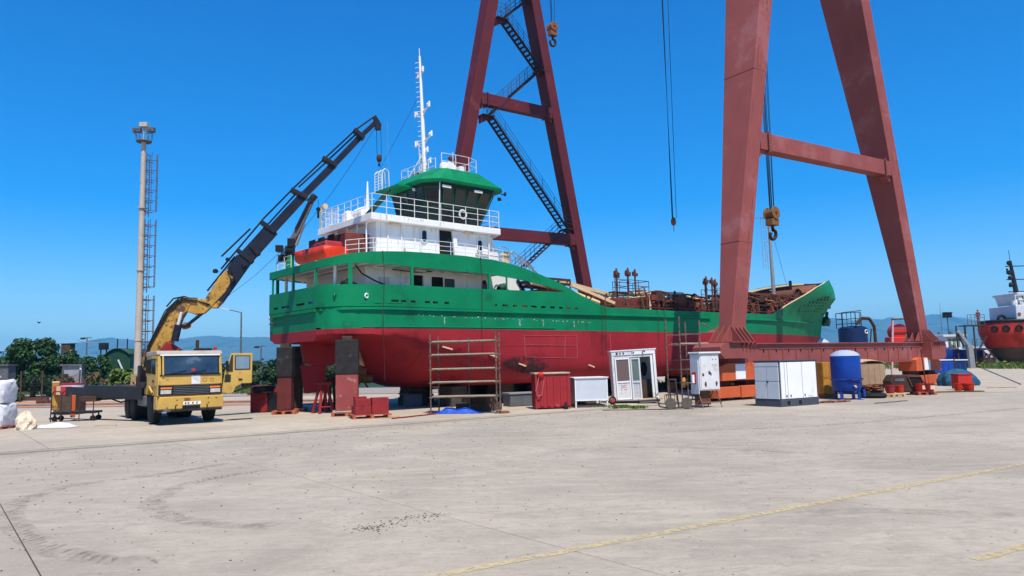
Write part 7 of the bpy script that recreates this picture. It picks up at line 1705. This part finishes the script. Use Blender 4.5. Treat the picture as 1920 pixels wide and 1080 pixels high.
rr = trow(zg+.05); mm = M(); mm.pipe([q for q in rr[:18]], .14, 8); mm.pipe([(x, -y, z) for x, y, z in rr[:18]], .14, 8); mm.build('fender_bar', m_dark, A)
for k in range(3): M().ring((tx(1866)+k*.9, -1.5, zg+.25), (0, 0, 1) if k else (0, 1, 0), .4, .16, 16, 8).build('tyre_fender', m_black, A)
x0 = tx(1884)
M().box(x0, L_2, -2.4, 2.4, zg-.5, tz(575)).build('deckhouse', m_ltgrey, A, bev=.08)
M().box(tx(1902), tx(1909), -2.44, -2.4, tz(600)+.5, tz(592)+.5).build('red_locker', m_lred, A); M().tube((tx(1889), -2.45, tz(592)), (tx(1889), -2.4, tz(592)), .2, n=14).build('porthole', m_copper, A)
rails(M(), [(x0+.1+k*1.0, -2.3, tz(575)) for k in range(6)], 1.1, (.5,), .035).build('railing', m_white, A)
M().tube((x0+.3, -1.8, tz(575)), (x0+.3, -1.8, tz(566)), .3, n=12).build('white_drum', m_white, A)
zb_, zt_ = tz(572), tz(556)
mm = M(); zt2 = tz(557); mm.prism([(tx(1899), zb_-.2), (tx(1893), tz(556)), (tx(1960), tz(556)), (tx(1960), zb_-.2)], 'y', -2.0, 2.0); mm.build('wheelhouse', m_ltgrey, A); M().box(tx(1891), tx(1960), -2.2, 2.2, tz(556), tz(552)).build('wheelhouse_roof', m_ltgrey, A, bev=.05)
M().prism([(tx(1903), tz(569)), (tx(1902), tz(559)), (tx(1918), tz(558)), (tx(1917), tz(569))], 'y', -2.06, -1.98).build('window', m_glass, A)
mb = (tx(1914), 0); M().tube((mb[0], 0, tz(552)), (mb[0]-.4, 0, tz(490)), .28, .16, n=10).build('mast', m_dark, A)
for py, l in ((500, .9), (525, .9), (548, .8)): M().beam((mb[0]-1.1*l, 0, tz(py)), (mb[0]+1.3*l, 0, tz(py)), .1, .1).build('mast_yard', m_dark, A)
for py in (494, 512, 522, 535): M().blob((mb[0]-.5, 0, tz(py)), (.3, .25, .3), py).build('mast_lamp', m_dark, A)
M().tube((mb[0]-.4, 0, tz(490)), (mb[0]-.45, 0, tz(470)), .03, n=5).build('whip_aerial', m_dark, A)
M().box(tx(1899), tx(1902), -.05, .05, tz(515), tz(504)).build('signal_flag', m_dark, A)
for px, w_ in ((1877, .9), (1905, .9)): 
    p_ = base_at(px, 700, 86); tag(M().box(-1.1, 1.1, -1.2, 1.2, 0, tz(682)).build('support_block', m_block2, bev=.05), ('dark concrete support block under the tug bow' if px < 1890 else 'dark concrete support block under the tug, at the picture edge'), 'support', loc=p_)
p_ = base_at(1884, 700, 85); o = thing('tug_cradle_post', 'tall rusty post standing under the red tug bow', 'post', p_); M().tube((-2.2, 0, 0), (-2.2, 0, tz(672)), 1.1, n=20).build('post', m_rustdk, o); M().box(-3.1, -1.3, -.9, .9, tz(672)-.1, tz(672)+.1).build('cap', m_timber, o)
# scaffold tower beside the tug
p_ = base_at(1817, 700, 84); o = thing('access_scaffold', 'dark steel access scaffold with railed platforms leaning to the tug bow', 'scaffold', p_)
def sx(px, py, Y=84): q = D(px, py, Y); return Vector((q.x-p_.x, 0, q.z))
for px in (1815, 1832, 1846):
    for y in (0, 1.6): q = sx(px, 610 if px < 1840 else 690); M().tube((sx(px, 690).x, y, 0), (sx(px, 690).x, y, sx(px, 609).z if px < 1840 else sx(px, 655).z), .09, n=6).build('post', m_rustdk, o)
zp = sx(1830, 609).z; zp2 = sx(1830, 655).z
M().box(sx(1813, 609).x, sx(1850, 609).x, 0, 1.7, zp-.12, zp).build('platform', m_rustdk, o); M().box(sx(1818, 655).x, sx(1860, 655).x, 0, 1.7, zp2-.1, zp2).build('platform', m_rustdk, o)
rails(M(), [(sx(x, 600).x, 0, zp) for x in (1814, 1821, 1828, 1836, 1846)], 1.15, (.35, .7), .03).build('handrail', m_grey2, o); rails(M(), [(sx(x, 600).x, 0, zp2) for x in (1820, 1828, 1836)], 1.15, (.35, .7), .03).build('handrail', m_grey2, o)
for a, b in (((1836, 654), (1850, 630)), ((1840, 654), (1872, 690)), ((1852, 654), (1868, 674)), ((1838, 690), (1850, 662)), ((1846, 690), (1858, 662)), ((1866, 690), (1864, 668))): M().beam(sx(*a), sx(*b), .14, .12).build('brace', m_rustdk, o)
p_ = base_at(1853, 690, 84); o2 = thing('person', 'person in dark red overalls standing on the scaffold platform by the tug', 'person', (p_.x-.2, 84.7, zp))
# a small standing figure grown on a skeleton
def figure(par, h, cloth, skin, seed=0):
    V = [(0, 0, .52), (0, 0, .62), (0, 0, .74), (0, 0, .81), (0, 0, .86), (.10, 0, .80), (.13, .02, .65), (.10, -.08, .54), (-.10, 0, .80), (-.14, 0, .65), (-.13, -.03, .52), (.055, 0, .49), (.06, .01, .27), (.06, .02, .04), (.06, -.07, .02), (-.055, 0, .49), (-.07, -.01, .27), (-.08, .02, .04), (-.08, -.07, .02)]
    Ed = [(0, 1), (1, 2), (2, 3), (3, 4), (3, 5), (5, 6), (6, 7), (3, 8), (8, 9), (9, 10), (0, 11), (11, 12), (12, 13), (13, 14), (0, 15), (15, 16), (16, 17), (17, 18)]
    rad = [.085, .075, .09, .05, .035, .045, .034, .024, .045, .034, .024, .06, .045, .032, .028, .06, .045, .032, .028]
    me = bpy.data.meshes.new('body'); me.from_pydata([tuple(c*h for c in v) for v in V], Ed, []); b_ = bpy.data.objects.new('body', me); COL.objects.link(b_); b_.parent = par; me.materials.append(cloth)
    sk = b_.modifiers.new('skin', 'SKIN')
    for i, r in enumerate(rad): me.skin_vertices[0].data[i].radius = (r*h, r*h*.8)
    me.skin_vertices[0].data[0].use_root = True
    ss = b_.modifiers.new('sub', 'SUBSURF'); ss.levels = 2; ss.render_levels = 2
    M().blob((0, 0, .93*h), (.052*h, .062*h, .07*h), 1, 14, 0).build('head', skin, par)
    M().lathe([(.068*h, .95*h), (.06*h, .985*h), (.0, 1.005*h)], 12).build('helmet', m_lred, par)
figure(o2, 1.75, m_deckred, mat('skin_tone', (.30, .17, .11), .6, .05))

# ---------------- heap in front of the right bogie
p_ = G(1706, 741); o = thing('dark_machine', 'dark brown machine casing with a dented guard lying before the right crane foot', 'machine', (p_.x, p_.y+.5, 0), -.05)
mm = M(); mm.prism([(-.6, .12), (.75, .10), (.8, .55), (.55, .86), (-.5, .88), (-.7, .6)], 'y', -.35, .45); mm.build('casing', m_rustdk, o, bev=.05)
mm = M(); mm.pipe([(.05, -.38, .8), (.6, -.38, .78), (.72, -.38, .4), (.2, -.38, .38), (.05, -.38, .8)], .03, 6); mm.build('guard_frame', m_rust, o); M().box(.15, .55, -.37, -.34, .45, .74).build('opening', m_void, o)
M().ring((-.35, -.4, .3), (0, 1, 0), .12, .03, 14, 6).build('flange', m_rust, o); M().box(-.5, -.1, -.37, -.34, .6, .72).build('plate', m_grey2, o)
# tyres, pallets and buckets
p_ = G(1648, 747); tag(M().lathe([(.28, 0), (.46, .02), (.52, .1), (.46, .19), (.28, .2)], 28).build('tyre', m_black), 'old black tyre lying flat right of the blue tank', 'tyre', loc=(p_.x, p_.y+.45, 0))
for px, py, lab, s_ in ((1640, 738, 'coiled orange-brown rope bundle on the tyre', 1), (1656, 737, 'second orange-brown rope coil right of the first', 2)):
    p_ = G(px, 746); mm = M(); rnd = random.Random(s_)
    for k in range(7): mm.ring((rnd.uniform(-.06, .06), rnd.uniform(-.06, .06), .24+k*.045), (rnd.uniform(-.25, .25), rnd.uniform(-.25, .25), 1), .17+rnd.uniform(-.03, .03), .03, 16, 6)
    tag(mm.build('rope_coil', m_copper), lab, 'rope', loc=(p_.x+.0, p_.y+.45, 0))
p_ = G(1688, 745); o = thing('wooden_pallet', 'pale wooden pallet under the red buckets right of the tyre', 'pallet', (p_.x-.3, p_.y+.45, 0), .1); pallet(o, m_wood)
def bucket(px, py, z, m, lab, r=.16, h=.3, Y=None, lid=None, box=False):
    p_ = G(px, py); o = thing('bucket', lab, 'bucket', (p_.x, p_.y+r, z), .2)
    M().lathe([(r*.8, 0), (r*.82, .01), (r, h), (r*1.05, h), (r*1.05, h-.03)], 20).build('pail', m, o); M().lathe([(0, h*.9), (r*.96, h*.9)], 16).build('contents', lid or m_dark, o)
    M().ring((0, 0, h*.95), (0, 1, .3), r*1.02, .008, 14, 4, 0, math.pi).build('handle', m_grey2, o); 
    if 'yellow' in lab: M().box(-r*.45, r*.45, -r*1.0, -r*.9, h*.3, h*.75).build('paper_label', m_creamt, o)
bucket(1674, 744, .14, m_cont, 'red bucket on the pallet, left one of the pair', .19, .34); bucket(1692, 743, .14, m_boat, 'orange-red bucket on the pallet, right one of the pair', .18, .32)
p_ = G(1741, 741); o = thing('wooden_pallet', 'small red-brown pallet under the red and yellow drum', 'pallet', (p_.x, p_.y+.4, 0)); pallet(o, m_palred, .8, .7)
bucket(1733, 741, .14, m_lred, 'red drum with a yellow label before the right crane foot', .24, .36); bucket(1748, 741, .14, m_cont, 'dark red drum right of the one with the yellow label', .22, .36)
bucket(1801, 735, .05, m_boat, 'small orange bucket left of the red box on the plank', .17, .34); bucket(1823, 735, .05, m_boat, 'larger orange bucket in front of the red box', .25, .34)
p_ = G(1829, 733); o = thing('red_box', 'red metal box standing behind the orange bucket', 'box', (p_.x, p_.y+.7, 0), .1); M().box(-.36, .36, 0, .5, .08, .72).build('body', m_lred, o, bev=.02); M().box(-.38, .38, -.02, .52, .72, .78).build('lid', m_cont, o, bev=.01); M().box(-.3, .3, .1, .4, 0, .08).build('skid', m_dark, o)
A, B = G(1755, 737), G(1847, 735); tag(M().beam((0, 0, .03), tuple(B-A+Vector((0, 0, .03))), .35, .05).build('plank', m_timber), 'long dark plank lying under the orange buckets', 'plank', loc=A+Vector((0, .2, 0)))
p_ = G(1815, 724); rnd = random.Random(8); rows = []
for i in range(17):
    t = i/16; row = []; k = (1-t**2.6)**.5 if t < 1 else 0
    for j in range(34):
        a = 2*math.pi*j/34; r = k*(abs(math.cos(a))**3.2+abs(math.sin(a))**3.2)**(-1/3.2)*(1+.05*math.sin(7*a+3*t)+.03*math.sin(13*a-9*t)+rnd.uniform(-.015, .015)); row.append((r*math.cos(a)*.98, r*math.sin(a)*.7, .86*t**.9*(1+.08*math.sin(2*a+1))))
    rows.append(row)
mm = M(); mm.grid(rows, True, True); tag(mm.build('tarpaulin', m_teal), 'big teal-blue tarpaulin draped over a heap left of the red box', 'tarpaulin', loc=(p_.x, p_.y+.9, 0), yaw=.1)
A = G(1845, 722); tag(M().tube((0, 0, .9), (1.4, -.9, .03), .035).build('pole', m_grey2), 'grey pole leaning from the teal tarpaulin to the ground', 'pole', loc=A)
p_ = G(1757, 668); p_ = yard(44.2, -1.2); o = thing('dish_lamp', 'round grey dish on a short arm at the right crane foot', 'lamp', (p_.x, p_.y, 0)); M().lathe([(0, 0), (.26, .05), (.30, .14)], 18, (.1, 0, 1.95)).build('dish', m_grey, o); M().tube((.1, 0, 0), (.1, 0, 1.95), .03).build('stem', m_rustdk, o)
A = yard(40.8, -1.3); tag(M().tube((0, 0, 0), (-.12, 0, 2.0), .03).build('steel_bar', m_rustdk), 'thin dark bar leaning against the right crane foot', 'steel bar', loc=A)
for px0, py0, px1, py1, lab in ((1640, 757, 1700, 752, 'thin cable lying on the concrete before the tyre'), (1850, 728, 1905, 727, 'long thin bar on the ground right of the tarpaulin'), (1130, 770, 1300, 767, 'thin cable snaking in front of the cabin and the cart')):
    A, B = G(px0, py0), G(px1, py1); mm = M(); mm.pipe([A.lerp(B, t/10)+Vector((0, .06*math.sin(t*1.7), .015)) for t in range(11)], .014, 5); tag(mm.build('cable', m_dark), lab, 'cable')
# low dark pallets and timbers beneath the ship's side, right of the cabin
for u, v, lab in ((15.5, 3.2, 'dark timber bearer in the shade left of the narrow scaffold'), (20.2, 3.0, 'dark timber bearer in the shade right of the narrow scaffold')):
    p_ = yard(u, v); o = thing('timber_bearer', lab, 'timber', p_, YY); M().box(-.9, .9, -.25, .25, 0, .3).build('bearer', m_timber, o, bev=.02); M().box(-.25, .25, -.9, .9, .3, .55).build('bearer', m_timber, o, bev=.02)
p_ = G(1022, 763); o = thing('grey_crate', 'dark grey plastic crate in the shade left of the red skip', 'crate', (p_.x-1.0, p_.y+1.2, 0), .4); M().box(-.6, .6, -.4, .4, .0, .5).build('body', m_grey2, o, bev=.03); M().box(-.64, .64, -.44, .44, .5, .56).build('rim', m_grey, o, bev=.01)
# a bird far off
p_ = D(73, 605, 60); o = tag(M().blob((0, 0, 0), (.13, .07, .06), 2, 8, .1).add([(-.05, -.05, .02), (.08, -.05, .02), (0, -.35, .12), (-.05, .05, .02), (.08, .05, .02), (0, .35, .12)], [(0,1,2),(3,4,5)]).build('bird', m_dark), 'tiny dark bird flying above the trees at the left', 'bird', loc=p_)
# rusty gear seen under the ship and grass by the row
weeds(1100, 764, 60, .3, .1, 'sparse dry weeds in front of the white metal box', m_brown, 15)
